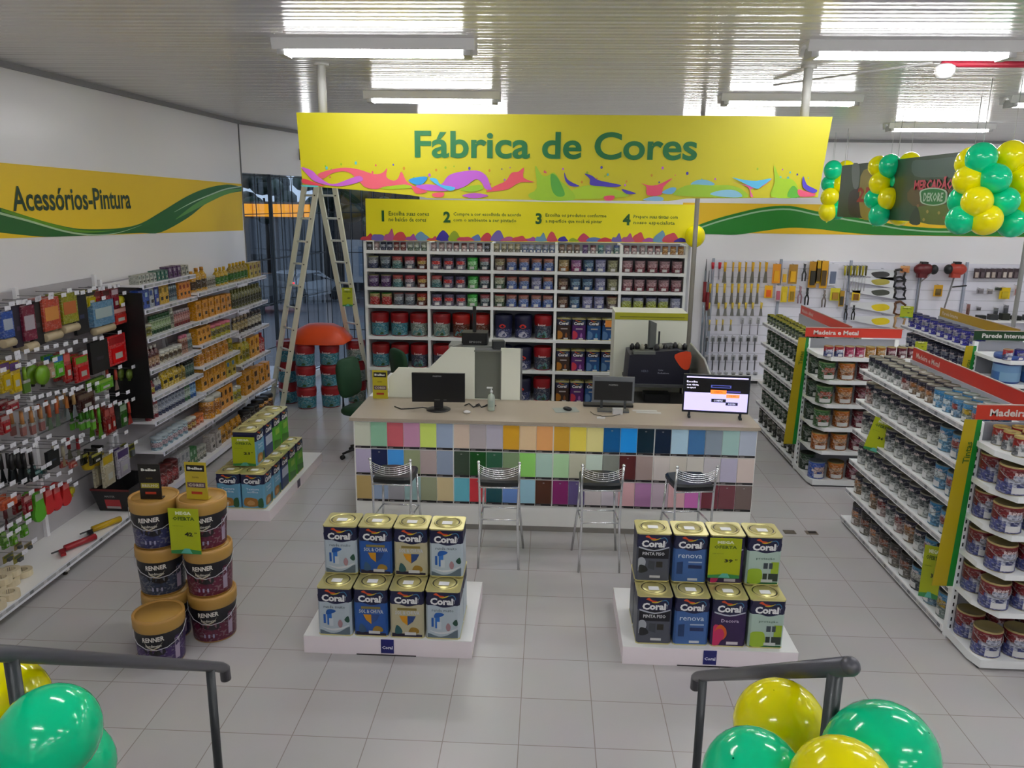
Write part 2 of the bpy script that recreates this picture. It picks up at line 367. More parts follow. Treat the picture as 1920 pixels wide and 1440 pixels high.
b = MB(); b.box(-.1, .1, -.05, .05, -.09, .09, '30343c'); b.build('lamp_body', e)
b = MB(); b.box(-.08, .08, -.056, -.05, -.07, .07, M('ffffff', .3, 0, 30, 1.0)); b.build('lamp_glass', e)
e = empty('fire_pipe', (3.9, 6.0, 4.08), label='red sprinkler pipe running along the ceiling to a white dome', cat='pipe')
b = MB(); b.tube([(-1.15, .12, .02), (0, 0, 0), (4.6, -.3, 0)], .022, 'b02038'); b.build('pipe', e)
b = MB(); b.lathe([(.01, -.085), (.045, -.075), (.065, -.04), (.07, 0), (.04, .02)], M('e0e0e0', .3), 16, -1.12, .12, 0); b.build('smoke_dome', e)
b = MB(); b.tube([(0, 0, 0), (-.75, 1.4, .03)], .008, 'c8c8c8', 6); b.build('ceiling_cable', None, (2.72, 6.2, 4.12), label='thin white cable running off from the dome under the ceiling', cat='cable')
# ------------------------------------------------------------------ painted banners on the walls
YEL, GRN = 'c89a10', '0a7a1c'
def banner_side():
    e = empty('wall_banner', (XL + .004, 8.8, 3.0), label='yellow wall banner with green wave reading Acessórios-Pintura above the accessories', cat='wall banner')
    X = XL
    def T(o):
        o.parent = e; o.matrix_parent_inverse = Matrix.Translation((-(XL + .004), -8.8, -3.0)); return o
    q = [at(0, 305, 0, X), at(452, 345, 0, X), at(455, 432, 0, X), at(0, 447, 0, X)]
    y0 = 4.4; d = q[1] - q[0]; q[0] = q[0] + d * ((y0 - q[0].y) / d.y); d = q[2] - q[3]; q[3] = q[3] + d * ((y0 - q[3].y) / d.y)
    b = MB(); b.plate([(p.x + .002, p.y, p.z) for p in q], M('b8920a', .5, 0, 0, 2.1), (.006, 0, 0)); T(b.build('banner_sheet'))
    def m3(off): return lambda cx, cy: Vector(at(cx / 4, 280 + cy / 4, 0, X)) + Vector((off, 0, 0))
    def poly(b, pts, mat, off):
        f = m3(off); b.add([f(*p) for p in pts], [tuple(range(len(pts)))], mat)
    b = MB()
    up = [(-160, 400), (0, 440), (160, 490), (340, 545), (540, 590), (700, 600), (900, 590), (1050, 555), (1200, 470), (1400, 350), (1550, 290), (1700, 264), (1806, 282)]
    lo = [(1806, 315), (1650, 350), (1500, 430), (1350, 560), (1272, 621), (1000, 628), (850, 637), (560, 650), (360, 660), (0, 625), (-160, 610)]
    tri = up[:11]; n = [(up[i], up[i + 1]) for i in range(12)]
    lx = [(-160, 610), (0, 625), (160, 642), (340, 656), (540, 650), (700, 643), (900, 633), (1050, 627), (1200, 622), (1400, 515), (1550, 400), (1700, 335), (1806, 315)]
    f = m3(.010)
    up, lx = curve(up), curve(lx); n = len(up); vs = [f(*p) for p in up] + [f(*p) for p in lx]
    b.add(vs, [(i, i + 1, n + 1 + i, n + i) for i in range(n - 1)], M('045c14', .5, 0, 0, 1.1))
    def strip(c, wd, mat, off):
        f = m3(off); cw = curve([(x, y, w_) for (x, y), w_ in zip(c, wd)]); vs = [f(x, y - w_ / 2) for x, y, w_ in cw] + [f(x, y + w_ / 2) for x, y, w_ in cw]; k = len(cw)
        b.add(vs, [(i, i + 1, k + i + 1, k + i) for i in range(k - 1)], mat)
    strip([(-160, 430), (0, 482), (200, 535), (450, 608), (620, 638), (760, 640), (900, 620), (1060, 566)], [16, 18, 16, 14, 12, 8, 5, 1], M('b8d8b0', .3), .012)
    strip([(0, 455), (180, 510), (380, 570), (560, 610), (700, 618), (850, 608)], [20, 26, 26, 20, 12, 2], M('5c9c10', .3), .011)
    strip([(1310, 525), (1440, 440), (1560, 375), (1680, 325), (1806, 300)], [4, 40, 46, 34, 14], M('5ca040', .5), .012)
    strip([(1300, 470), (1430, 400), (1560, 345), (1680, 300), (1806, 278)], [3, 8, 10, 10, 8], M('b8d8b0', .3), .013)
    T(b.build('green_wave', label='green and white wave swoosh'))
    b = MB(); a0 = at(22, 388, 0, X); a1 = at(244, 390, 0, X); z0 = (at(22, 391, 0, X).z + at(244, 394, 0, X).z) / 2; h = at(30, 352, 0, X).z - at(30, 391, 0, X).z
    b.text('Acessórios-Pintura', (X + .012, (a0.y + a1.y) / 2, z0 + h * .58), (0, 1, 0), (0, 0, 1), h * 1.22, M('08401c', .5, 0, 0, .7), width=(a1.y - a0.y), bold=.018)
    T(b.build('lettering', label='dark green words Acessórios-Pintura'))
banner_side()
def banner_back():
    Y = YB - .004
    e = empty('wall_banner', (5.0, Y, 2.8), label='yellow and green wave banner along the white back wall above the tools', cat='wall banner')
    def T(o): o.parent = e; o.matrix_parent_inverse = Matrix.Translation((-5.0, -Y, -2.8)); return o
    z0 = at(1600, 440, 1, Y).z; z1 = at(1600, 384, 1, Y).z
    b = MB(); b.box(2.3, 9.5, Y - .008, Y - .002, z0, z1, M('c8a008', .5, 0, 0, 1.6)); T(b.build('banner_sheet'))
    f = lambda x, y, o: Vector(at(x, y, 1, Y)) - Vector((0, o, 0))
    up = [(1300, 425), (1340, 411), (1380, 400), (1430, 389), (1480, 386), (1530, 396), (1580, 404), (1640, 414), (1700, 424), (1780, 428), (1860, 420), (1960, 400), (2100, 398)]
    lo = [(1300, 438), (1340, 439), (1380, 440), (1430, 433), (1480, 427), (1530, 429), (1580, 435), (1640, 440), (1700, 441), (1780, 442), (1860, 443), (1960, 445), (2100, 448)]
    up, lo = curve(up), curve(lo); n = len(up)
    b = MB(); b.add([f(x, y, .012) for x, y in up + lo], [(i, i + 1, n + 1 + i, n + i) for i in range(n - 1)], M('048010', .5, 0, 0, .9))
    b.add([f(x, y + d, .014) for d in (5, 8) for x, y in up], [(i, i + 1, n + 1 + i, n + i) for i in range(n - 1)], M('a8d4a8', .3))
    T(b.build('green_wave', label='green wave with a thin pale line'))
banner_back()
# ------------------------------------------------------------------ big hanging sign
SY = 6.6
def sg(px, py): return (-2.06 + (px - 557) * .004237, 3.785 - (py - 215) * .00392)
def hanging_sign():
    e = empty('hanging_sign', (0.06, SY, 3.12), label='big yellow hanging sign reading Fábrica de Cores with colourful paint splashes', cat='sign')
    def T(b, n, **k): o = b.build(n, **k); o.parent = e; o.matrix_parent_inverse = Matrix.Translation((-.06, -SY, -3.12)); return o
    out = [(-2.058, 3.785), (2.187, 3.785), (2.135, 3.170), (1.1, 3.150), (.95, 3.128), (.1, 3.122), (-1.0, 3.128), (-1.15, 3.150), (-1.55, 3.183), (-2.035, 3.214)]
    b = MB(); b.plate([(x, SY, z) for x, z in out], M('d6cc00', .45, 0, 0, .80), (0, .14, 0)); T(b, 'sign_board')
    b = MB(); x0, z0 = sg(783, 302); x1, _ = sg(1316, 300); _, z1 = sg(800, 250)
    b.text('Fábrica de Cores', ((x0 + x1) / 2, SY - .006, (z0 + z1) / 2 + .004), (1, 0, 0), (0, 0, 1), (z1 - z0) * 1.04, M('007034', .5, 0, 0, .8), width=x1 - x0, bold=.022, res=6)
    T(b, 'lettering', label='bold green words Fábrica de Cores')
    K1 = lambda off: (lambda cx, cy: Vector((sg(540 + cx * .2708, 0)[0], SY - off, sg(0, 200 + cy * .2708)[1])))
    K2 = lambda off: (lambda cx, cy: Vector((sg(1040 + cx * .2708, 0)[0], SY - off, sg(0, 200 + cy * .2708)[1])))
    A = [
     (1, 'd85868', [(200, 505), (300, 470), (400, 455), (500, 468), (600, 500), (665, 490), (700, 455), (692, 520), (740, 548), (775, 530), (800, 478), (835, 550), (885, 585), (880, 605), (700, 588), (620, 612), (540, 600), (500, 560), (440, 500), (380, 482), (300, 500), (235, 540)]),
     (2, 'c060c0', [(85, 455), (160, 480), (200, 520), (270, 570), (330, 575), (420, 540), (500, 515), (520, 550), (400, 588), (300, 592), (180, 562), (120, 505)]),
     (1, 'd84050', [(90, 540), (170, 565), (250, 595), (160, 588), (90, 575)]),
     (3, '58b8b8', [(88, 588), (200, 592), (180, 602), (88, 600)]),
     (3, '2890d0', [(850, 545), (900, 522), (985, 518), (950, 570), (900, 575)]), (4, '48b0e0', [(1000, 530), (1050, 530), (1080, 572), (1180, 592), (1150, 618), (1070, 585)]),
     (2, 'b858c8', [(900, 585), (980, 572), (1080, 572), (1130, 510), (1200, 480), (1330, 465), (1400, 500), (1430, 570), (1440, 605), (1395, 600), (1370, 555), (1325, 530), (1240, 590), (1110, 620), (970, 615)]),
     (1, 'd85060', [(880, 585), (960, 612), (980, 630), (900, 642)]),
     (1, 'd84858', [(1400, 620), (1470, 575), (1540, 540), (1580, 480), (1630, 470), (1668, 440), (1665, 515), (1745, 548), (1640, 550), (1560, 600), (1460, 618)]),
     (2, 'b050b8', [(1230, 652), (1320, 632), (1420, 650), (1320, 672)]), (1, 'd85060', [(1020, 640), (1100, 630), (1090, 665), (1030, 665)]),
     (2, '90b810', [(1745, 425), (1790, 490), (1830, 500), (1880, 475), (1930, 540), (1960, 560), (2030, 640), (2000, 680), (1760, 680), (1700, 640), (1760, 590)]),
     (1, '90b810', [(1210, 605), (1350, 570), (1380, 600), (1300, 625)]), (1, 'a0c010', [(660, 600), (820, 575), (870, 600), (700, 612)])]
    B2 = [
     (3, '489828', [(10, 490), (50, 500), (90, 570), (112, 640), (60, 650), (20, 600)]),
     (2, 'a0c010', [(100, 655), (170, 600), (270, 565), (400, 575), (500, 605), (560, 640), (400, 660), (200, 668)]),
     (4, '3c2ca0', [(105, 470), (125, 520), (170, 550), (215, 572), (150, 572), (112, 530)]), (4, '3c2ca0', [(245, 480), (300, 495), (340, 525), (430, 545), (505, 562), (470, 575), (380, 572), (290, 562), (285, 520)]),
     (4, '3c2ca0', [(508, 590), (560, 602), (612, 622), (545, 625)]),
     (3, 'd84060', [(640, 545), (700, 560), (760, 555), (860, 505), (800, 570), (785, 630), (690, 632), (680, 570)]),
     (1, '70b0c8', [(990, 555), (1020, 522), (1090, 515), (1155, 545), (1100, 562)]), (2, '90b810', [(870, 625), (920, 575), (1000, 550), (1130, 555), (1250, 552), (1340, 580), (1385, 640), (1130, 642), (980, 638)]),
     (3, '80b8d0', [(1125, 620), (1200, 590), (1300, 590), (1350, 635), (1240, 640)]), (3, '68a8d0', [(790, 612), (850, 575), (890, 580), (860, 622)]),
     (4, '50b0d8', [(1270, 495), (1340, 510), (1440, 518), (1540, 500), (1480, 555), (1440, 575), (1340, 530)]), (3, 'd85890', [(1262, 525), (1340, 545), (1440, 545), (1545, 500), (1480, 560), (1405, 580), (1425, 632), (1405, 632), (1385, 565)]),
     (2, '98c010', [(1548, 632), (1565, 530), (1550, 400), (1600, 495), (1670, 500), (1715, 540), (1735, 632)]), (3, '50a028', [(1660, 632), (1680, 560), (1712, 560), (1745, 632)]),
     (4, '4838b0', [(1755, 480), (1785, 540), (1830, 565), (1862, 585), (1830, 602), (1760, 560)]), (3, 'd85070', [(1728, 578), (1790, 592), (1850, 608), (1835, 626), (1745, 628)]),
     (3, 'd84060', [(390, 645), (460, 640), (450, 672), (400, 675)]), (3, '80b0d0', [(660, 668), (740, 640), (800, 650), (790, 675)])]
    b = MB()
    for k, L in ((K1, A), (K2, B2)):
        for j, (o, c, pts) in enumerate(L): b.blob(pts, M(c, .4, 0, 0, 1.0), k(.0030 + o * .002 + j * .00008))
    rnd = random.Random(12)
    for j in range(60):
        x = rnd.uniform(-1.95, 2.05); z = rnd.uniform(3.24, 3.40); q = rnd.uniform(.004, .011)
        b.add([(x + q * math.cos(a), SY - .0032, z + q * 1.3 * math.sin(a)) for a in [PI * t / 4 for t in range(8)]], [tuple(range(8))], M(('d85868', 'b858c8', '90b810', '58b8b8', '3c2ca0', 'c88810')[j % 6], .4))
    T(b, 'paint_splash_print', label='printed splashes in red, purple, blue and green')
    for x in (-1.86, 1.99):
        b = MB(); b.tube([(x, SY + .07, 3.75), (x, SY + .07, ZC)], .035, 'c8c8c4', 14); b.lathe([(.06, 4.15), (.06, ZC)], M('c8c8c4'), 14, x, SY + .07); T(b, 'hanging_tube', label='white tube up to the ceiling')
hanging_sign()
# ================================================================== products
def rcan(r, h, spec, seg=16):
    """Round tin: spec = (lid colour, top band, main, accent, tag?)."""
    lid, band, main, acc, tg = spec
    b = MB(); zs = [0, .03 * h, .07 * h, .30 * h, .44 * h, .58 * h, .72 * h, .90 * h, .97 * h, h]
    rs = [r * .97, r, r * .985, r * .985, r * .985, r * .985, r * .985, r * .985, r, r * .97]
    def face(j, a):
        a = abs(a)
        if j in (0, 8): return lid
        if j == 7: return band
        if j in (5, 6): return PR(acc) if (j == 5 and a < .11) else PR(band, .4, .6)
        if j == 4: return PR(acc) if a < .14 else (PR(band) if a > .2 else PR(main))
        if j == 3: return PR(acc) if .05 < a < .1 else PR(main)
        if j == 2: return 'd8d8d8' if tg and a < .1 else PR(main)
        return PR(main)
    b.lathe(list(zip(rs, zs)), lid, seg, face=face)
    return b
def rlid(r, h, col, gold=False):
    b = MB(); c = M(col, .3, .6 if gold else 0)
    b.lathe([(r * .97, h - .001), (r * .99, h + .004), (r * .90, h + .005), (r * .84, h - .004 + .0045), (.002, h + .001)], c, 16, caps=False)
    return b
def bail(r, h, z=.78, drop=.42, col='c0c0c0', front=True):
    b = MB(); n = 9; pts = []
    for i in range(n):
        a = (i / (n - 1) - .5) * PI * 1.0
        pts.append((r * 1.03 * math.sin(a), -r * 1.03 * math.cos(a), h * (z - drop * math.cos(a))))
    b.tube(pts, .0028, col, 5); return b
CANLBL = lambda s, noun: cname(s[1] if s[1] not in ('d0d0d0',) else s[2])
def describe(s, noun):
    a, c = cname(s[2]), cname(s[1])
    return (a + ' ' + noun if a == c else a + ' ' + noun + ' with ' + c + ' top')
# ------------------------------------------------------------------ tall rack behind the counter
RX0, BW, RY = -2.69, .932, 11.55
RZ = [2.375, 2.11, 1.84, 1.575, 1.105, .63, .15]
def back_rack():
    e = empty('display_rack', (-.36, 11.8, 0), label='tall white paint rack with five bays behind the service counter', cat='rack')
    P_ = Matrix.Translation((.36, -11.8, 0))
    def T(b, n, **k): o = b.build(n, **k); o.parent = e; o.matrix_parent_inverse = P_; return o
    Wt = M('b4b6c0', .4, 0, 0, 1.9)
    for i in range(6):
        b = MB(); x = RX0 + i * BW; b.box(x - .02, x + .02, RY + .02, 12.1, 0, 2.50, Wt); T(b, 'upright')
    for z in RZ:
        b = MB(); b.box(RX0, RX0 + 5 * BW, RY, 12.1, z - .045, z, Wt, 0); T(b, 'shelf')
    b = MB(); b.box(RX0 - .02, RX0 + 5 * BW + .02, 12.1, 12.13, 0, 2.5, M('80848e')); T(b, 'back_panel')
    b = MB(); b.box(RX0 + 5 * BW + .02, RX0 + 5 * BW + .05, RY, 12.13, 0, 2.52, M('b8bac2')); T(b, 'side_panel')
    b = MB(); b.box(RX0, RX0 + 5 * BW, RY + .01, 12.1, 0, .1, M('9a9ca4')); T(b, 'plinth')
back_rack()
def header_board():
    Y = 11.48
    e = empty('header_board', (-.36, Y, 2.5), label='yellow board of four numbered steps on top of the rack behind the counter', cat='sign')
    P_ = Matrix.Translation((.36, -Y, -2.5))
    def T(b, n, **k): o = b.build(n, **k); o.parent = e; o.matrix_parent_inverse = P_; return o
    b = MB(); q = [at(685, 372, 1, Y), at(1304, 384, 1, Y), at(1300, 456, 1, Y), at(687, 451, 1, Y)]
    b.plate([q[0], q[1], q[2], q[3]], M('cebc04', .5, 0, 0, 1.6), (0, .05, 0)); T(b, 'board')
    f = lambda x, y, o=.004: Vector(at(x, y, 1, Y)) - Vector((0, o, 0))
    b = MB(); g = M('0c5c1c')
    for n, x, y in (('1', 718, 405), ('2', 838, 407), ('3', 1010, 410), ('4', 1175, 412)):
        b.text(n, f(x, y), (1, 0, 0), (0, 0, 1), .155, g, bold=.04)
    T(b, 'step_numbers')
    b = MB()
    for x0, y, t1, t2 in ((729, 405, 'Escolha suas cores', 'no balcão de cores'), (850, 407, 'Compre a cor escolhida de acordo', 'com o ambiente a ser pintado'), (1023, 409, 'Escolha os produtos conforme', 'a superfície que você vá pintar'), (1188, 412, 'Prepare suas tintas com', 'nosso especialista')):
        wd = {729: .58, 850: .97, 1023: .86, 1188: .62}[x0]
        for t, dy, k in ((t1, -5, 1), (t2, 6, .93)):
            p = f(x0, y + dy); b.text(t, p + Vector((wd * k / 2, 0, 0)), (1, 0, 0), (0, 0, 1), .062, g, width=wd * k, bold=.01, res=1)
    T(b, 'step_texts')
    b = MB(); rnd = random.Random(3)
    cols = ['d03848', '7868b8', 'c05890', 'd84850', 'b050a8', '70a0c0', 'd84858', '3828a0', '98b010', 'd04060', '6080c0']
    zb = lambda x: 452 + (x - 690) * .0065
    for i in range(30):
        x = 690 + i * 20.3; c = cols[i % 11]; hh = rnd.choice((8, 12, 16, 20)); w_ = rnd.uniform(14, 26); y0 = zb(x) - 2
        b.blob([(x - w_ * .6, y0), (x - w_ * .5, y0 - hh * .5), (x - w_ * .1, y0 - hh * rnd.uniform(.5, 1)), (x + w_ * .25, y0 - hh * rnd.uniform(.5, 1.1)), (x + w_ * .5, y0 - hh * .35), (x + w_ * .65, y0)], M(c), lambda px, py: f(px, py, .003 + .0008 * (i % 5)))
    T(b, 'paint_splash_print')
header_board()
def cc(s): return tuple(s.split())
# each spec: lid, band, main, accent, tag
SP = {k: (v[0], v[1], v[2], v[3], v[4] == '1') for k, v in {
 'dk': cc('404048 202028 283038 8088a0 0'), 'nv': cc('303848 18204c 303c68 9aa0b8 0'), 'tl': cc('384850 24445c 3c6c78 8c98a0 0'), 'mr': cc('5c2028 701c28 801c24 a8908c 0'),
 'wg': cc('909490 98a098 58705c b8c0b8 0'), 'pw': cc('302c34 a89098 988088 c0a8ac 1'), 'rw': cc('342830 6c3440 b09098 d0b0b0 1'), 'bg': cc('b0a890 a09880 807c68 c0b898 0'), 'bl': cc('a08c94 8890b0 5870a4 a8b0c8 1'),
 'tn': cc('504030 846858 604840 a88c7c 1'), 'pp': cc('50306c 603c84 58387c 9078a8 0'), 'tq': cc('408088 4c8c98 3c7880 90b4b4 0'), 'lv': cc('8080a0 9090b4 6c70a0 a8a8c0 1'), 'gb': cc('5050a0 50689c 4c7c78 88a0a8 1'), 'yo': cc('4c3c60 a06c30 c08838 c8a468 0'),
 'gv': cc('a8a878 888c90 384068 a8acb8 0'), 'gt': cc('888c78 707c88 1c3c54 8898a8 0'), 'rt': cc('983438 a85450 40787c 88a09c 0'), 'rp': cc('a83444 a8404c 606c7c b8a8b8 1'), 'rg': cc('8c2018 a02c1c 602818 c0a050 1'),
 'ov': cc('282038 505070 787088 d03030 1'), 'gn': cc('1c8820 38a840 60b060 a0dca0 1'), 'nt': cc('902c34 985860 203c4c 90a0a8 1'), 'be': cc('6c2820 8c8064 685858 a8a078 1'), 'b1': cc('a85c54 a87868 4868b0 7890c8 1'),
 'or': cc('303438 a08c5c a06818 b8a47c 1'), 'mg': cc('303440 906094 983078 b890b4 1'), 'nb': cc('303450 486888 184c80 7898b0 1'), 'll': cc('606890 8c8cb0 7478ac b0b0cc 1'), 'cg': cc('404440 8c8c6c 80805c a8a884 1'), 'pm': cc('40343c a08088 843848 b89098 1'),
 'pu': cc('a09c70 6c4c7c 481c64 9488a8 0'), 'rb': cc('207020 b0a068 b01c20 c04848 0'), 'gg': cc('90504c 807c84 586470 a0a8b0 0'), 'gw': cc('a03434 a0a890 38583c b8bca0 1'), 'yg': cc('282c50 9498b0 a4b030 a8b468 0'), 'wb': cc('303450 9aa0c0 8c90b4 b0b4cc 1'), 'bw': cc('282420 5c4438 5c2c18 98806c 1')}.items()}
HUE = {'dk': 'black', 'nv': 'navy', 'tl': 'dark teal', 'mr': 'dark red', 'wg': 'grey-green', 'pw': 'pinkish grey', 'rw': 'rose', 'bg': 'beige', 'bl': 'pale blue', 'tn': 'brown', 'pp': 'purple', 'tq': 'turquoise', 'lv': 'lavender', 'gb': 'blue-green', 'yo': 'amber', 'gv': 'navy and grey', 'gt': 'dark blue', 'rt': 'teal with red rim', 'rp': 'grey with red rim', 'rg': 'red and gold', 'ov': 'grey with red oval', 'gn': 'bright green', 'nt': 'dark teal with pink rim', 'be': 'beige', 'b1': 'blue', 'or': 'orange', 'mg': 'magenta', 'nb': 'deep blue', 'll': 'lilac', 'cg': 'olive cream', 'pm': 'pinkish maroon', 'pu': 'purple', 'rb': 'red', 'gg': 'silver grey', 'gw': 'green and cream', 'yg': 'lime', 'wb': 'white and blue', 'bw': 'brown'}
_pc = {}
def small_can(k, r, h):
    if (k, r, h) not in _pc: _pc[(k, r, h)] = Proto(rcan(r, h, SP[k], 14)).part('lid', rlid(r, h, SP[k][0]))
    return _pc[(k, r, h)]
ROWS = [(0, .042, .115, ['dk pw nv nv mr mr wg wg wg', 'pw pw pw rw rw pw rw dk', 'bg bg bg bg bl bl bl bl bl', 'tn tn tn pp rw tq lv gb', 'rw rw pw rw rw yo yo yo']),
        (1, .078, .17, ['gv gt rt rp rg', 'ov ov ov gn nt', 'be b1 b1 b1 b1', 'or mg nb ll cg', 'pm pm pm pm pm']),
        (2, .078, .17, ['pu pu rt rp rg', 'rt ov ov gn nt', 'gw b1 b1 ll b1', 'bw nb nb ll cg', 'pm pm pm pm pm']),
        (3, .078, .17, ['rb rb gg gg rg', 'ov ov ov gn nt', 'gw b1 b1 b1 b1', 'bw nb ll ll be', 'yg yg yg yg wb'])]
BAY = ['bay nearest the windows', 'second bay', 'middle bay', 'fourth bay', 'bay nearest the tools']
SHF = ['top shelf', 'second shelf', 'third shelf', 'fourth shelf', 'fifth shelf', 'sixth shelf', 'bottom shelf']
for ri, r, h, bays in ROWS:
    for bi, s in enumerate(bays):
        ks = s.split(); n = len(ks)
        for i, k in enumerate(ks):
            x = RX0 + bi * BW + .02 + (BW - .04) * (i + .5) / n + random.uniform(-.006, .006)
            small_can(k, r, h).put('paint_tin', (x, RY + .02 + r, RZ[ri]), random.uniform(-.15, .15), '%s paint tin, %s from left, %s, %s' % (HUE[k], ORD[i], SHF[ri], BAY[bi]), 'paint tin', 'paint tins on the tall rack behind the counter')
def pail(r, h, lid, band, main, mode, word):
    def face(j, a):
        q = abs(a)
        if j >= 6: return lid
        if mode == 'red':
            if j == 5 or j == 4: return band
            if j == 3: return PR(main)
            return PR(main) if j > 0 else lid
        return {0: 'a0a0a8', 1: PR(main), 2: PR(main), 3: band, 4: band, 5: band}[j]
    b = MB(); z = [0, .04, .22, .42, .60, .70, .80, .90, .98, 1.0]; rr = [.88, .90, .92, .94, .955, .965, 1.0, 1.0, .99, .95]
    b.lathe([(r * q, h * t) for q, t in zip(rr, z)], lid, 24, face=face)
    R = r * .962
    if word: b.text(word, (0, 0, 0), (1, 0, 0), (0, 0, 1), .034, 'e0d8d8', width=r * .9, wrap=(R + .002, 0, h * .64, 0), bold=.03, res=1)
    if mode == 'red':
        b2 = [(-.6, .12), (-.3, .3), (0, .24), (.35, .38), (.6, .2), (.55, .08), (0, .06), (-.5, .06)]
        f = lambda x, y: Vector((math.sin(x) * r * .95, -math.cos(x) * r * .95, h * y))
        b.blob(b2, M('58888c'), f); b.blob([(.0, .1), (.2, .2), (.42, .16), (.4, .08), (.1, .07)], M('2c4c20'), lambda x, y: f(x, y) * Vector((1.01, 1.01, 1)) if False else Vector((math.sin(x) * r * .955, -math.cos(x) * r * .955, h * y)))
    else:
        f = lambda x, y: Vector((math.sin(x) * r * .972, -math.cos(x) * r * .972, h * y))
        b.blob([(-.42, .55), (0, .66), (.42, .55), (0, .46)], M('d82818'), f)
        f2 = lambda x, y: Vector((math.sin(x) * r * .95, -math.cos(x) * r * .95, h * y))
        b.blob([(-.55, .12), (-.2, .3), (.2, .32), (.55, .12), (0, .06)], M('b8b8c8'), f2)
    p = Proto(b)
    l = MB(); l.lathe([(r * .96, h), (r * .98, h + .012), (r * .90, h + .016), (r * .84, h + .006), (.003, h + .005)], M(lid, .35), 24, caps=False); p.part('lid', l)
    return p
PAILS = {'teal': (pail(.135, .33, '8c0c14', '940c14', '3c8ca0', 'red', 'Renner'), 'red paint pail with teal seaside picture'), 'white': (pail(.135, .33, '880c14', '980e14', '90a098', 'red', 'Renner'), 'red paint pail with pale lower label'), 'brown': (pail(.135, .33, 'a01008', 'a02018', '642810', 'red', 'Renner'), 'red paint pail with brown lower label'), 'navy': (pail(.135, .33, '14183c', '14183c', '343c74', 'navy', ''), 'navy paint pail with red oval badge'), 'grey': (pail(.135, .33, '980c18', '980c14', '404860', 'red', 'Renner'), 'red paint pail with dark grey label')}
for ri, bays in ((4, ['teal teal white', 'white brown brown', 'navy navy grey']), (5, ['teal teal grey', 'grey brown brown', 'navy navy grey']), (6, ['', '', 'navy navy grey'])):
    for bi, s in enumerate(bays):
        for i, k in enumerate(s.split()):
            PAILS[k][0].put('paint_pail', (RX0 + bi * BW + .17 + i * .295, RY + .16, RZ[ri]), random.uniform(-.2, .2), '%s, %s from left, %s, %s' % (PAILS[k][1], ORD[i], SHF[ri], BAY[bi]), 'paint pail', 'paint pails on the tall rack')
# ------------------------------------------------------------------ square 18-litre cans
def scan(main, art, w=.235, h=.365, deco=True, band='10143c'):
    """Square can: faces -y. art(b, f) draws on the front; f(u, v) -> point, u -1..1, v 0..1."""
    q = w / 2; b = MB(); gold = M('b8b078', .3, .55, 0, 1.4)
    b.box(-q, q, -q, q, .006, h * .70, main, .014); b.box(-q, q, -q, q, h * .70, h - .008, band, .014)
    b.box(-q - .002, q + .002, -q - .002, q + .002, 0, .008, gold, .015)
    b.box(-q - .003, q + .003, -q - .003, q + .003, h - .010, h - .0005, gold, .015)
    p = Proto(b)
    def side(rot):
        m = MB(); ca, sa = math.cos(rot), math.sin(rot)
        def f(u, v, o=.0015):
            x, y = u * (q - .012), -q - o
            return Vector((x * ca - y * sa, x * sa + y * ca, v * h))
        ux = Vector((ca, sa, 0))
        m.blob([(-1, .72), (-.5, .70), (0, .66), (.5, .68), (1, .74), (1, .90), (0, .93), (-1, .90)], M(band), lambda u, v: f(u, min(max(v, .64), .97), .0012))
        m.add([f(-1, .74, .0013), f(1, .74, .0013), f(1, .972, .0013), f(-1, .972, .0013)], [(0, 1, 2, 3)], M(band))
        if deco:
            m.blob([(-.6, .925), (-.35, .90), (-.1, .865), (.15, .86), (.1, .895), (-.2, .91), (-.4, .955)], M('d04818'), lambda u, v: f(u, v, .0022))
            m.blob([(-.25, .87), (0, .852), (.3, .88), (.45, .915), (.25, .895), (0, .875)], M('c8b020'), lambda u, v: f(u, v, .0025))
            m.blob([(.3, .885), (.5, .915), (.7, .925), (.85, .88), (.88, .82), (.78, .88), (.66, .91), (.5, .90)], M('3878a0'), lambda u, v: f(u, v, .0028))
        m.text('Coral', f(-.06, .785, .003), ux, (0, 0, 1), .052, 'f0f0f0', width=w * .68, bold=.045, res=2)
        m.text('Y', f(.76, .79, .003), ux, (0, 0, 1), .034, 'c0c4d0', width=.016, bold=.0, res=1)
        if art: art(m, f, ux)
        return m
    p.part('front_label', side(0)); 
    t = MB(); t.lathe([(q * .84, h - .0005), (q * .83, h + .006), (q * .77, h + .007), (q * .74, h + .001), (q * .66, h + .0012), (q * .64, h + .004), (.003, h + .0045)], gold, 22, caps=False, face=lambda j, a: M('4c462c', .4, .3) if j == 3 else gold); p.part('round_cap', t)  # groove floor gets a darker colour that stands for the recess shade
    t = MB(); t.box(-.038, .034, -.048, .004, h + .0075, h + .0087, M('d8d8dc', .5, 0, 0, 1.4)); p.part('price_sticker', t)
    return p, side
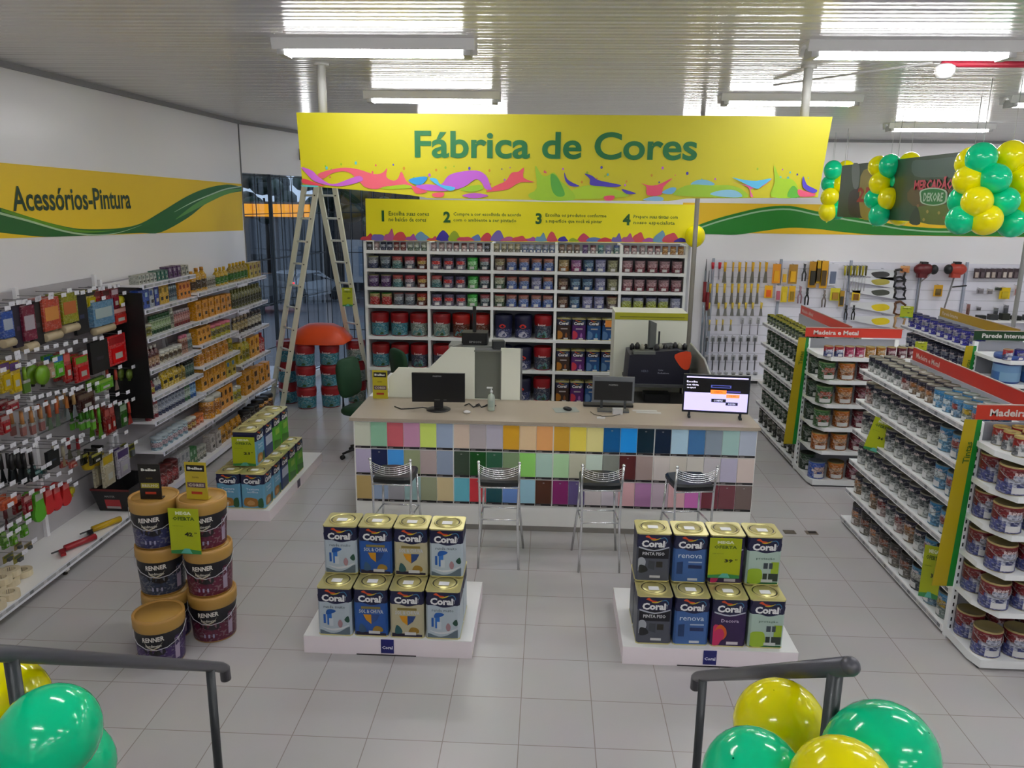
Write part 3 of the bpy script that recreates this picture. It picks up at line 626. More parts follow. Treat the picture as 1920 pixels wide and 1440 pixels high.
def art_rende(m, f, ux):
    m.text('rende muito', f(.0, .60), ux, (0, 0, 1), .022, '404858', width=.15, bold=.0, res=1)
    m.add([f(-.75, .25), f(-.6, .25), f(-.6, .44), f(-.75, .44)], [(0, 1, 2, 3)], '1c5cb0'); m.add([f(-.5, .22), f(-.2, .22), f(-.2, .46), f(-.5, .46)], [(0, 1, 2, 3)], '2870c8')
    m.blob([(-.55, .44), (-.1, .47), (.1, .52), (-.2, .55), (-.5, .53)], M('1858a8'), lambda u, v: f(u, v, .002)); m.add([f(-.38, .2, .002), f(-.1, .2, .002), f(-.1, .36, .002), f(-.38, .36, .002)], [(0, 1, 2, 3)], 'd0d8e0')
    m.lathe([(.018, 0), (.010, .001)], 'b88890', 12, caps=False, cx=0) if False else m.blob([(.2, .26), (.35, .34), (.52, .27), (.45, .18), (.28, .18)], M('b08890'), lambda u, v: f(u, v, .002))
    m.blob([(.65, .34), (.9, .42), (1, .32), (.85, .28)], M('1c4c3c'), lambda u, v: f(u, v, .002))
    m.blob([(-1, .12), (-.3, .05), (.3, .08), (1, .20), (1, .03), (-1, .03)], M('60707c'), lambda u, v: f(max(-1, min(1, u)), v, .0018))
    m.blob([(-.9, .18), (-.2, .10), (.5, .14), (1, .24), (.4, .17), (-.3, .14)], M('e0e4e8'), lambda u, v: f(max(-1, min(1, u)), v, .0022))
def art_shield(bg2):
    def art(m, f, ux):
        m.add([f(-.62, .575), f(.66, .575), f(.66, .625), f(-.62, .625)], [(0, 1, 2, 3)], '887838')
        m.text('SOL & CHUVA', f(.04, .525, .002), ux, (0, 0, 1), .03, 'c8ccd4', width=.17, bold=.03, res=1)
        m.add([f(-.5, .46, .002), f(.04, .46, .002), f(.04, .26, .002), f(-.3, .34, .002)], [(0, 1, 2, 3)], 'd09010'); m.add([f(.04, .46, .002), f(.6, .46, .002), f(.4, .34, .002), f(.04, .26, .002)], [(0, 1, 2, 3)], '20407c')
        m.blob([(-.8, .1), (-.7, .26), (-.45, .22), (-.3, .12), (-.5, .08)], M(bg2), lambda u, v: f(u, v, .0022)); m.blob([(.1, .12), (.3, .22), (.7, .2), (.8, .12), (.4, .08)], M('a07c28'), lambda u, v: f(u, v, .0022))
        m.add([f(-1, .02), f(1, .02), f(1, .07), f(-1, .10)], [(0, 1, 2, 3)], '1c1430'); m.add([f(-.15, .06, .003), f(.6, .06, .003), f(.6, .12, .003), f(-.15, .12, .003)], [(0, 1, 2, 3)], 'd8d8d8')
    return art
def art_piso(m, f, ux):
    m.add([f(-1, .48), f(1, .48), f(1, .70), f(-1, .70)], [(0, 1, 2, 3)], '080a18'); m.blob([(-1, .70), (0, .635), (1, .71), (1, .735), (0, .66), (-1, .73)], M('b8bcc8'), lambda u, v: f(max(-1, min(1, u)), v, .004))
    m.text('PINTA PISO', f(0, .58, .002), ux, (0, 0, 1), .026, 'c8c8cc', width=.155, bold=.03, res=1)
    m.blob([(-1, .46), (-.7, .5), (-.5, .42), (-.6, .3), (-1, .22)], M('a8acb4'), lambda u, v: f(max(-1, u), v, .002)); m.blob([(-.9, .34), (-.5, .32), (-.35, .22), (-.9, .18)], M('14181c'), lambda u, v: f(u, v, .0025))
    m.add([f(-.35, .28, .002), f(.1, .24, .002), f(.1, .42, .002), f(-.3, .44, .002)], [(0, 1, 2, 3)], '3c4048'); m.add([f(.2, .30, .002), f(.62, .30, .002), f(.62, .42, .002), f(.2, .42, .002)], [(0, 1, 2, 3)], '28241c')
    m.add([f(-.2, .08, .003), f(.5, .08, .003), f(.5, .13, .003), f(-.2, .13, .003)], [(0, 1, 2, 3)], 'd0d0d0')
def art_renova(m, f, ux):
    m.text('renova', f(.0, .55, .002), ux, (0, 0, 1), .026, 'd8e4f0', width=.165, bold=.005, res=2)
    m.add([f(-.85, .18, .002), f(-.45, .18, .002), f(-.45, .44, .002), f(-.85, .42, .002)], [(0, 1, 2, 3)], '143464')
    m.add([f(-.1, .42, .002), f(.8, .42, .002), f(.8, .445, .002), f(-.1, .445, .002)], [(0, 1, 2, 3)], 'b0c0d8'); m.add([f(-.1, .30, .002), f(.8, .30, .002), f(.8, .37, .002), f(-.1, .37, .002)], [(0, 1, 2, 3)], '1c2c5c')
    m.add([f(-.1, .05, .003), f(.55, .05, .003), f(.55, .10, .003), f(-.1, .10, .003)], [(0, 1, 2, 3)], 'd0d4d8')
def art_decora(m, f, ux):
    m.blob([(-1, .70), (0, .635), (1, .71), (1, .735), (0, .66), (-1, .73)], M('b8bcc8'), lambda u, v: f(max(-1, min(1, u)), v, .004))
    m.text('Decora', f(.05, .54, .002), ux, (0, 0, 1), .026, 'c8b8d0', width=.12, bold=.02, res=1)
    m.blob([(-1, .04), (-1, .42), (-.6, .44), (-.2, .34), (-.2, .22), (-.5, .1), (-.6, .04)], M('c82860'), lambda u, v: f(max(-1, u), v, .002))
    m.blob([(-.95, .3), (-.6, .46), (-.2, .38), (-.12, .24), (-.35, .14), (-.25, .26), (-.45, .37), (-.75, .36)], M('d86018'), lambda u, v: f(u, v, .0026))
    m.add([f(-.1, .05, .003), f(.65, .05, .003), f(.65, .11, .003), f(-.1, .11, .003)], [(0, 1, 2, 3)], 'd8d0d8')
def art_protec(m, f, ux):
    m.text('proteção', f(.1, .545, .002), ux, (0, 0, 1), .02, '50685c', width=.13, bold=.01, res=1)
    m.blob([(-1, .05), (-1, .30), (-.5, .34), (-.1, .30), (-.1, .05)], M('98b828'), lambda u, v: f(max(-1, u), v, .0018)); m.add([f(.5, .22, .0018), f(1, .22, .0018), f(1, .48, .0018), f(.5, .48, .0018)], [(0, 1, 2, 3)], '98b428')
    m.add([f(0, .34, .002), f(.6, .34, .002), f(.6, .46, .002), f(0, .46, .002)], [(0, 1, 2, 3)], '3c4850'); m.add([f(0, .08, .002), f(1, .08, .002), f(1, .24, .002), f(0, .24, .002)], [(0, 1, 2, 3)], '28342c')
    m.add([f(.28, .1, .003), f(.36, .1, .003), f(.36, .46, .003), f(.28, .46, .003)], [(0, 1, 2, 3)], 'b8c4c0'); m.add([f(-1, .02), f(1, .02), f(1, .06), f(-1, .06)], [(0, 1, 2, 3)], '1c6030')
    m.add([f(-.1, .06, .004), f(.65, .06, .004), f(.65, .12, .004), f(-.1, .12, .004)], [(0, 1, 2, 3)], 'd0d4d0')
def art_text(m, f, ux):
    m.text('Textura', f(0, .56, .002), ux, (0, 0, 1), .024, 'd0e0f0', width=.13, bold=.02, res=1); m.text('acrílica', f(0, .48, .002), ux, (0, 0, 1), .022, 'd8e4f0', width=.11, bold=.02, res=1)
    m.blob([(-.8, .08), (-.8, .28), (-.4, .32), (.1, .30), (.4, .26), (.4, .08)], M('a06c28'), lambda u, v: f(u, v, .002)); m.blob([(-.6, .16), (-.3, .24), (.1, .2), (.1, .12), (-.4, .1)], M('c89858'), lambda u, v: f(u, v, .0025)); m.blob([(.45, .06), (.5, .26), (.9, .3), (.95, .06)], M('2c5c34'), lambda u, v: f(u, v, .002))
def art_green(m, f, ux):
    m.add([f(-1, .03), f(1, .03), f(1, .2), f(-1, .3)], [(0, 1, 2, 3)], '286c14'); m.add([f(-.5, .42), f(.6, .42), f(.6, .6), f(-.5, .6)], [(0, 1, 2, 3)], '8cb83c')
def art_navy(m, f, ux):
    m.add([f(-.9, .35), f(.9, .35), f(.9, .62), f(-.9, .62)], [(0, 1, 2, 3)], 'b8c0d4'); m.add([f(-.9, .03), f(.9, .03), f(.9, .2), f(-.9, .2)], [(0, 1, 2, 3)], '283864')
def art_splat(c1, c2):
    def art(m, f, ux):
        m.blob([(-1, .06), (-1, .4), (-.6, .42), (-.2, .3), (-.3, .1)], M(c1), lambda u, v: f(max(-1, u), v, .002)); m.blob([(.2, .2), (.4, .35), (.6, .2), (.4, .1)], M(c2), lambda u, v: f(u, v, .002))
        m.add([f(0, .03, .003), f(.7, .03, .003), f(.7, .1, .003), f(0, .1, .003)], [(0, 1, 2, 3)], 'd8d8d8'); m.add([f(-.5, .5, .002), f(.6, .5, .002), f(.6, .56, .002), f(-.5, .56, .002)], [(0, 1, 2, 3)], 'b0a8a8')
    return art
SQ = {k: scan(m, a) for k, m, a in (('rende', 'bccad4', art_rende), ('shieldb', '1c509c', art_shield('385878')), ('shieldc', 'c0b898', art_shield('2c5c60')), ('piso', '4c505c', art_piso), ('renova', '38609c', art_renova), ('decora', '2c1448', art_decora), ('protec', 'b4ccc0', art_protec), ('textura', '68a4c4', art_text), ('green', '4c9c24', art_green), ('navy', '24386c', art_navy),
      ('amber', '341c10', art_splat('b07010', '905020')), ('purp', '4c1064', art_splat('c83048', 'a060b0')), ('blue', '184c88', art_splat('5880b0', '4090c0')))}
# rack bay with square cans
for ri in (4, 5, 6):
    for i, (k, d) in enumerate((('amber', 'dark square can with amber splash'), ('purp', 'purple square can with pink splash'), ('blue', 'blue square paint can'), ('blue', 'blue square paint can'))):
        SQ[k][0].put('paint_can', (RX0 + 3 * BW + .135 + i * .222, RY + .13, RZ[ri]), 0, '%s, %s from left, %s, fourth rack bay' % (d, ORD[i], SHF[ri]), 'paint can', 'square cans on the tall rack', scale=(.86, .86, .86))
o = MB(); o.box(-.06, .06, 0, .003, -.05, .05, M('f09840')); o.build('price_burst', None, (RX0 + 3 * BW + .135 + 3 * .222, RY + .004, RZ[4] + .255), label='orange starburst card on the last blue can of the fourth rack bay', cat='price card')
# ------------------------------------------------------------------ front displays of stacked cans
def plinth(name, x0, x1, y0, y1, h, label, logo='front'):
    e = empty('display_plinth', ((x0 + x1) / 2, (y0 + y1) / 2, 0), label=label, cat='plinth', group='low white display plinths')
    a, c = (x1 - x0) / 2, (y1 - y0) / 2
    b = MB(); b.box(-a, a, -c, c, 0, h, M('b0a4a8', .5, 0, 0, 2.2)); b.build('base', e); b = MB(); b.box(-a, a, -c, c, h, h + .004, M('c0bcbc', .4, 0, 0, 1.9)); b.build('top_sheet', e)
    b = MB()
    if logo == 'front':
        b.box(-.045, .045, -c - .004, -c, .02, h - .005, '181c6c'); b.text('Coral', (0, -c - .0055, h * .5), (1, 0, 0), (0, 0, 1), .026, 'e0e0f0', width=.075, bold=.04, res=1)
        k = MB(); k.box(-.22, .20, -c - .003, -c, 0, .008, '241c20'); k.build('kick_slot', e)
    else:
        b.box(a, a + .004, -.045, .045, .02, h - .005, '50405c')
    b.build('logo_badge', e)
    return e
plinth('a', -1.66, -.475, 4.92, 5.80, .13, 'low white plinth carrying the stack of pale and blue square cans')
plinth('b', .57, 1.765, 4.93, 5.78, .13, 'low white plinth carrying the stack with the navy, purple and lime cans')
def stack(x0, dx, kinds, y0, zb, where, desc, gname, back_all):
    for lay, (y, z) in enumerate(((y0 + .12, zb), (y0 + .12 + .197, zb + .372))):
        for i, k in enumerate(kinds):
            SQ[k][0].put('paint_can', (x0 + dx * i, y + random.uniform(-.004, .004), z), random.uniform(-.015, .015), '%s, %s layer, %s from left, %s' % (desc[i], ['bottom', 'top'][lay], ORD[i], where), 'paint can', gname)
    for i, k in enumerate(kinds):
        SQ[k][0].put('paint_can', (x0 + dx * i, y0 + .12 + .245, zb), 0, '%s, %s in hidden rear row, %s' % (desc[i], ORD[i], where), 'paint can', gname)
stack(-1.435, .252, ['rende', 'shieldb', 'shieldc', 'rende'], 4.935, .135, 'middle display', ['pale blue square can', 'blue square can with shield', 'cream square can with shield', 'pale blue square can'], 'square cans on the middle display plinth', True)
stack(.78, .255, ['piso', 'renova', 'decora', 'protec'], 4.97, .135, 'display by the aisle', ['dark grey square can', 'mid-blue square can', 'purple square can', 'lime square can'], 'square cans on the display plinth by the aisle', True)
# price cards
def offer(loc, rz, w_, h_, price, label, tilt=0):
    e = empty('price_card', loc, rz, label=label, cat='price card', group='lime price cards'); e.rotation_euler = (tilt, 0, rz)
    b = MB(); b.box(-w_ / 2, w_ / 2, -.003, 0, 0, h_, M('a8b404', .4)); b.build('card', e)
    b = MB(); b.text('MEGA', (-.0, -.004, h_ * .90), (1, 0, 0), (0, 0, 1), h_ * .075, 'e8ecc8', width=w_ * .52, bold=.05, res=1); b.text('OFERTA', (0, -.004, h_ * .78), (1, 0, 0), (0, 0, 1), h_ * .085, '4c6408', width=w_ * .72, bold=.04, res=1)
    b.text(price, (w_ * .13, -.004, h_ * .44), (1, 0, 0), (0, 0, 1), h_ * .09, '202408', width=w_ * .27, bold=.05, res=1); b.text('99', (w_ * .36, -.004, h_ * .47), (1, 0, 0), (0, 0, 1), h_ * .035, '202408', width=w_ * .09, bold=.05, res=1)
    b.text('cada item leva', (-w_ * .22, -.004, h_ * .62), (1, 0, 0), (0, 0, 1), h_ * .025, '5c6c10', width=w_ * .35, bold=.0, res=1); b.build('card_print', e)
    b = MB(); b.add([(-w_ / 2, -.0036, 0), (w_ / 2, -.0036, 0), (w_ / 2, -.0036, h_ * .08), (w_ * .1, -.0036, h_ * .11), (-w_ / 2, -.0036, h_ * .07)], [(0, 1, 2, 3, 4)], '2c8040'); b.add([(-w_ * .18, -.0039, .004), (w_ * .2, -.0039, .004), (w_ * .12, -.0039, h_ * .12), (-w_ * .05, -.0039, h_ * .12)], [(0, 1, 2, 3)], '58b0a0'); b.build('card_border', e)
    return e
offer((1.29 - .02, 5.13 - .012 + .035, .56), 0, .22, .30, '39', 'lime offer card reading 39 on the purple can, display by the aisle')
plinth('c', -3.24, -2.69, 7.17, 9.0, .11, 'low white plinth beside the accessory shelves with cans facing the aisle', 'side')
LP = [('textura', 'pale blue square can'), ('textura', 'pale blue square can'), ('navy', 'navy square can'), ('green', 'green square can'), ('green', 'green square can')]
for i, (k, d) in enumerate(LP):
    y = 7.32 + i * .252
    SQ[k][0].put('paint_can', (-2.86, y, .115), PI / 2 if i else 0, '%s, %s along aisle edge, bottom layer, side display' % (d, ORD[i]), 'paint can', 'square cans on the side display')
    SQ['textura' if i < 1 else k][0].put('paint_can', (-3.105, y, .115), 0 if i == 0 else PI / 2, '%s, %s along wall edge, bottom layer, side display' % (d, ORD[i]), 'paint can', 'square cans on the side display')
    if i < 4:
        SQ[('textura', 'navy', 'green', 'green')[i]][0].put('paint_can', (-2.99, y + .19, .487), PI / 2, '%s square can, %s from the lime card, top layer of side display' % (('pale blue', 'navy', 'green', 'green')[i], ORD[i]), 'paint can', 'square cans on the side display')
offer((-2.99, 7.37, .50), 0, .23, .30, '21', 'lime offer card fixed on the side display next to the accessory shelves')
for sx, y in ((-2.86, 7.32),):
    m = SQ['textura'][1](PI / 2).build('side_label', [o for o in bpy.data.objects if o.name.startswith('paint_can') and abs(o.location.x + 2.86) < .01 and abs(o.location.y - 7.32) < .01][0])
# ================================================================== service counter
CX0, CX1, CY, CD, CH = -1.85, 1.99, 7.13, .80, 1.10
R1 = 'b0b4a4 7aa58a a85058 ab7d98 b5c860 8795aa b8a696 9a9294 a09ca8 b88a20 c8ae88 c89058 b08828 c8b84a c8c080 0a4a7a 1a80c8 021c28 02142a 98b4c4 34608c 74808c 8aa8a4 98a0ae'.split()
R2 = 'a098b0 101a40 3a86c8 808868 988a88 7c889c 2c3a2c 003c08 1a4a32 6a805c 7cb85a 98b4a8 98bc90 a8a894 b0c0b4 6c7068 481818 8c7c78 b8b0ac b4aea4 b2aea6 a8a4a8 a09cb0 b8aaa4'.split()
R3 = 'a08a58 8090a8 8a8a90 88a4a4 848a70 b8a880 58a0b0 a82830 003840 5878b0 88b0c0 381400 680a50 483c68 b0a8a8 b0a8b0 c0989c 986c94 a898a4 c0989c b060a0 581c28 5a2c34 5a4c48'.split()
def counter():
    e = empty('service_counter', (.07, CY + CD / 2, 0), label='long white service counter faced with rows of coloured sample swatches', cat='counter')
    P_ = Matrix.Translation((-.07, -CY - CD / 2, 0))
    def T(b, n, **k): o = b.build(n, **k); o.parent = e; o.matrix_parent_inverse = P_; return o
    Wt = (M('b8b4ac', .4, 0, 0, 2.1))
    b = MB(); b.box(CX0 + .03, CX1 - .02, CY + .01, CY + .04, .0, CH - .03, Wt); b.box(CX0 + .03, CX0 + .06, CY + .04, CY + CD, 0, CH - .03, Wt); b.box(CX1 - .05, CX1 - .02, CY + .04, CY + CD, 0, CH - .03, Wt); T(b, 'counter_body')
    b = MB(); b.box(CX0, CX1, CY - .02, CY + CD, CH - .03, CH, M('8a8072', .4, 0, 0, 1.5), .0); T(b, 'worktop', label='grey-beige worktop')
    b = MB(); b.box(CX0 + .05, CX1 - .04, CY + .004, CY + .01, .0, .05, '8a8680'); T(b, 'kick_strip')
    w_ = (CX1 - CX0 - .06) / 24
    for ri, cols in enumerate((R1, R2, R3)):
        z1 = CH - .045 - ri * .268; z0 = z1 - .262
        for i, c in enumerate(cols):
            x = CX0 + .035 + i * w_
            if x + w_ > CX1 - .02: continue
            b = MB(); g = .003 if i % 6 else .010
            b.box(x + g, x + w_ - .002, CY + .002, CY + .010, z0 + .028, z1, M(c, .3, 0, 0, 1.55)); b.box(x + g, x + w_ - .004, CY + .001, CY + .010, z0 + .006, z0 + .024, '1c181c'); b.box(x + g + .01, x + g + .055, CY - .0005, CY + .001, z0 + .010, z0 + .019, '908888')
            if sum(int(c[k:k + 2], 16) for k in (0, 2, 4)) < 260: b.box(x + w_ * .5 - .008, x + w_ * .5 + .008, CY + .001, CY + .002, z1 - .03, z1 - .02, 'a0a0a0')
            T(b, 'colour_swatch', label=cname(c) + ' sample swatch')
counter()
# ------------------------------------------------------------------ bar stools
def stool():
    p = Proto(None); ch = M('d4d6d8', .2, .9, 0, 1.3); W2, H = .172, .97
    for sx in (-1, 1):
        b = MB(); b.tube([(sx * (W2 + .004), 0, 0), (sx * (W2 - .012), .02, .45), (sx * (W2 - .004), .03, .76), (sx * W2, -.01, H)], .0105, ch, 10); b.ball((sx * W2, -.01, H + .004), .015, .015, .015, ch, 8, 6); p.part('leg', b)
        b = MB(); b.tube([(sx * (W2 + .03), .44, 0), (sx * (W2 - .01), .37, .45), (sx * (W2 - .02), .34, .745)], .0105, ch, 10); p.part('leg', b)
    b = MB(); b.tube([(-W2 + .01, .02, .45), (W2 - .01, .02, .45)], .007, ch); b.tube([(-W2 + .01, .02, .45), (-W2 + .01, .37, .42)], .007, ch); b.tube([(W2 - .01, .02, .45), (W2 - .01, .37, .42)], .007, ch); b.tube([(-W2, .37, .42), (W2, .37, .42)], .007, ch); b.tube([(-W2 + .005, .025, .74), (W2 - .005, .025, .74)], .008, ch); p.part('footrest', b)
    b = MB(); v = []
    ring = lambda k, z: [(x * k, .19 + (y - .19) * k, z) for x, y in ((-.165, .03), (-.05, .015), (.05, .015), (.165, .03), (.175, .2), (.165, .35), (.05, .37), (-.05, .37), (-.165, .35), (-.175, .2))]
    v = ring(.93, .745) + ring(1, .757) + ring(1, .785) + ring(.92, .805); n = 10
    b.add(v, [tuple(reversed(range(n)))] + [(j * n + i, j * n + (i + 1) % n, (j + 1) * n + (i + 1) % n, (j + 1) * n + i) for j in range(3) for i in range(n)] + [tuple(range(3 * n, 4 * n))], M('14181a', .35)); p.part('seat', b)
    b = MB()
    for k, z in enumerate((.955, .935, .917, .899, .881)):
        pts = [(W2 * (t / 4 - 1), (-.008 + .028 * 0) - .045 * (1 - (t / 4 - 1) ** 2), z - .035 * (1 - (t / 4 - 1) ** 2) * (1 if k == 0 else .9)) for t in range(9)]
        b.tube(pts, .0032, ch, 6)
    for t in range(1, 8):
        u = t / 4 - 1; q = 1 - u * u; b.tube([(W2 * u, -.008 - .045 * q, .953 - .035 * q), (W2 * u, -.008 - .045 * q, .88 - .03 * q)], .0024, ch, 5)
    p.part('backrest', b); return p
ST = stool()
for x, y, rz, t in ((-1.30, 6.30, -.03, 'under the pale blue and olive swatches, farthest toward the accessories'), (-.38, 6.30, 0, 'in front of the red and teal swatches'), (.49, 6.30, .05, 'in front of the purple swatches'), (1.275, 6.33, .13, 'under the wine swatches, nearest the aisle racks')):
    ST.put('bar_stool', (x, y, 0), rz, 'chrome bar stool, black seat, ' + t, 'stool', 'chrome bar stools at the counter')
# ------------------------------------------------------------------ things on the counter
Z = CH
def screen(name, loc, rz, w_, h_, zb, label, cat, face=None, frame='0c0c10', foot=True):
    e = empty(name, loc, rz, label=label, cat=cat); b = MB(); b.box(-w_ / 2, w_ / 2, -.012, .018, zb, zb + h_, M(frame, .3), .0); b.build('screen_case', e)
    return e
e = screen('computer_monitor', (-1.055, 7.50, Z), .03, .52, .29, .075, 'black widescreen monitor, back to the room, beside the green chair', 'monitor')
b = MB(); b.box(-.045, .045, -.002, .012, -.0, .12, '101014'); b.build('stand_neck', e); b = MB(); b.lathe([(.12, 0), (.12, .008), (.05, .018), (.003, .02)], '101014', 20, 0, -.02, 0); b.build('stand_foot', e)
b = MB(); b.text('POSITIVO', (-.01, -.0135, .335), (1, 0, 0), (0, 0, 1), .014, 'b0b0b0', width=.085, bold=.02, res=1); b.build('brand_mark', e); b = MB(); b.box(-.04, .015, -.0135, -.012, .095, .1, '707070'); b.box(.05, .08, -.0135, -.012, .095, .1, '707070'); b.build('status_marks', e)
e = empty('point_of_sale_monitor', (.66, 7.60, Z), -.04, label='grey backed computer monitor on two feet in the middle of the counter', cat='monitor')
b = MB(); b.box(-.205, .205, -.01, .02, .085, .345, M('80848a', .3, .4)); b.build('screen_case', e); b = MB(); b.box(-.185, .185, -.018, -.01, .11, .30, '08090c'); b.build('back_panel', e)
b = MB(); b.text('POSITIVO', (0, -.0195, .265), (1, 0, 0), (0, 0, 1), .017, 'b0b0b0', width=.09, bold=.02, res=1); b.build('brand_mark', e)
for sx in (-.11, .12):
    b = MB(); b.box(sx - .012, sx + .012, -.02, .0, .03, .11, '303438'); b.build('support', e)
b = MB(); b.box(-.15, .16, -.07, .06, 0, .012, M('60646a', .3, .4)); b.build('foot_plate', e)
b = MB(); b.box(-.26, .24, -.06, .06, 0, .022, '101214', .01); b.build('keyboard', None, (.64, 7.70 + .09, Z), label='black keyboard lying behind the grey backed monitor', cat='keyboard')
b = MB(); b.box(-.05, .05, -.03, .03, 0, .055, 'c8c8c8', .008); b.build('card_reader', None, (.70, 7.49, Z), label='small white card box in front of the grey backed monitor', cat='card reader')
b = MB(); b.box(-.04, .04, -.015, .015, 0, .012, 'd8d8d8', .004); b.build('eraser', None, (.53, 7.31, Z), label='small white adapter on the counter in front of the middle monitor', cat='adapter')
b = MB(); b.tube([(-.11, .16, .006), (-.08, .06, .006), (.0, 0, .006), (.1, .02, .006), (.17, .09, .006), (.2, .17, .006)], .003, '202020', 6); b.build('cable', None, (.55, 7.36, Z), label='thin black cable looping in front of the middle monitor', cat='cable')
b = MB(); b.box(-.12, .12, -.09, .09, 0, .003, '9ca4a0', .01); b.build('mouse_mat', None, (.20, 7.58, Z), .2, label='pale mouse mat on the counter left of the middle monitor', cat='mouse mat')
b = MB(); b.ball((0, 0, .014), .032, .052, .020, '101418', 14, 8); b.build('computer_mouse', None, (.215, 7.57, Z + .004), .9, label='black computer mouse on the pale mat', cat='mouse')
for i, (x, y, r) in enumerate(((.98, 7.62, .1), (1.01, 7.55, .05))):
    b = MB(); b.box(-.12, .12, -.025, .025, 0, .004, 'c8c8c4'); b.build('paper_strip', None, (x, y, Z), r - .1, label='white paper strip on the counter beside the lit television, ' + ('rear one of two' if i == 0 else 'front one of two'), cat='paper', group='paper strips by the television')
e = empty('television', (1.62, 7.40, Z), -.09, label='television showing an orange and black offer page at the counter end', cat='television')
b = MB(); b.box(-.31, .31, 0, .035, .055, .425, M('101828', .3), .006); b.build('screen_case', e)
X = lambda u: -.295 + .59 * u
Zs = lambda v: .075 + .335 * v
def pic(b, u0, u1, v0, v1, c, k, em=1.0): b.add([(X(u0), -.0008 * k - .001, Zs(v0)), (X(u1), -.0008 * k - .001, Zs(v0)), (X(u1), -.0008 * k - .001, Zs(v1)), (X(u0), -.0008 * k - .001, Zs(v1))], [(0, 1, 2, 3)], M(c, .3, 0, em))
b = MB(); pic(b, 0, 1, 0, .53, 'b8b0e8', 1); pic(b, 0, 1, .53, 1, '06060a', 1, .3); pic(b, .02, .99, .95, .99, 'c8c0f0', 2); pic(b, .41, .73, .68, .76, '4850a0', 2, .7); pic(b, .43, .71, .70, .74, '080a18', 3, .3); pic(b, .41, .66, .50, .62, 'f07830', 3, 1.1); pic(b, .66, .87, .40, .50, 'f08048', 3, 1.1); pic(b, .43, .66, .26, .36, '181828', 3, .3); pic(b, .66, .85, .18, .27, '282848', 3, .3); pic(b, .66, .88, .56, .60, '5048a0', 3, .6)
b.build('screen_picture', e)
b = MB(); 
for t, u, v, wd, c in (('Escolha', .11, .84, .17, 'e0dcf8'), ('sua tinta', .12, .75, .19, 'e0dcf8'), ('aqui', .10, .66, .14, 'e0dcf8'), ('OFERTA', .53, .56, .14, 'b84008'), ('10,00', .76, .45, .1, 'b84008'), ('COMPRE', .54, .31, .14, 'c0c0e0'), ('AGORA', .755, .225, .12, 'c0c0e0')):
    b.text(t, (X(u), -.0052, Zs(v)), (1, 0, 0), (0, 0, 1), .018, M(c, .4, 0, 1.0), width=wd * .59, bold=.02, res=1)
b.build('screen_words', e)
for sx in (-.24, .24):
    b = MB(); b.box(sx - .012, sx + .012, -.03, .06, 0, .02, '182028'); b.box(sx - .01, sx + .01, .005, .03, .015, .07, '182028'); b.build('foot', e)
e = empty('sanitizer_bottle', (-.535, 7.50, Z), label='clear pump bottle of hand gel on the counter', cat='bottle')
b = MB(); b.lathe([(.034, 0), (.036, .01), (.036, .13), (.030, .155), (.012, .17), (.012, .18)], M('b8c4b8', .15), 18); b.build('bottle', e)
b = MB(); b.lathe([(.014, .178), (.014, .20), (.005, .202), (.005, .225)], 'd0d4d4', 12); b.box(-.045, .012, -.008, .008, .222, .236, 'd0d4d4', .003); b.build('pump', e)
b = MB(); b.add([(.0365 * math.sin(a), -.0365 * math.cos(a), z) for z in (.04, .11) for a in (-.7, -.35, 0, .35, .7)], [(i, i + 1, 6 + i, 5 + i) for i in range(4)], 'a0b0a8'); b.build('bottle_label', e)
b = MB()
rnd = random.Random(5)
for k in range(3): b.tube([(-.1 + .1 * k + rnd.uniform(-.03, .03), rnd.uniform(-.03, .03), .008), (-.05 + .1 * k, .05, .02), (.0 + .08 * k, -.04, .008), (.06 + .08 * k, .03, .012)], .007, '101010', 6)
b.build('cable', None, (-.72, 7.62, Z), label='tangle of black cables between the monitor and the pump bottle', cat='cable')
b = MB(); b.tube([(-.14, .04, .006), (-.06, -.05, .006), (.05, -.02, .006), (.14, .03, .006), (.2, 0, .006)], .006, '141414', 6); b.build('cable', None, (-1.36, 7.50, Z), label='black cable curled by the monitor edge next to the yellow stand card', cat='cable')
b = MB(); b.ball((0, 0, .016), .036, .026, .016, 'dcdcdc', 12, 6); b.build('adapter', None, (-.76, 7.36, Z), label='small white plug lying in front of the black monitor', cat='plug')
def stand_card(loc, rz, w_, h_, label, cols, words_, band=None):
    e = empty('stand_card', loc, rz, label=label, cat='display card'); b = MB(); b.box(-w_ / 2, w_ / 2, -.004, .004, 0, h_, M(cols[0], .35)); b.box(-w_ / 2, w_ / 2, .004, .05, 0, .004, cols[0]); b.build('card', e)
    b = MB(); b.box(-w_ * .42, w_ * .42, -.0055, -.004, h_ * .76, h_ * .93, '141008'); b.text(words_[0], (0, -.0066, h_ * .845), (1, 0, 0), (0, 0, 1), h_ * .075, 'e0e0d8', width=w_ * .7, bold=.05, res=1)
    b.box(-w_ * .42, w_ * .42, -.0055, -.004, h_ * .32, h_ * .46, cols[1]); b.text(words_[1], (0, -.0066, h_ * .39), (1, 0, 0), (0, 0, 1), h_ * .08, 'c8c0b0', width=w_ * .74, bold=.03, res=1)
    b.box(-w_ * .25, w_ * .25, -.0055, -.004, h_ * .14, h_ * .21, 'a83018'); b.text('novo', (0, -.0066, h_ * .6), (1, 0, 0), (0, 0, 1), h_ * .05, '706018', width=w_ * .3, bold=.02, res=1); b.build('card_print', e)
stand_card((-1.71, 7.86, Z), 0, .155, .30, 'yellow stand card with white foot on the counter corner by the chair', ('b8ac20', '5c4450'), ('Bellas', 'CORES'))
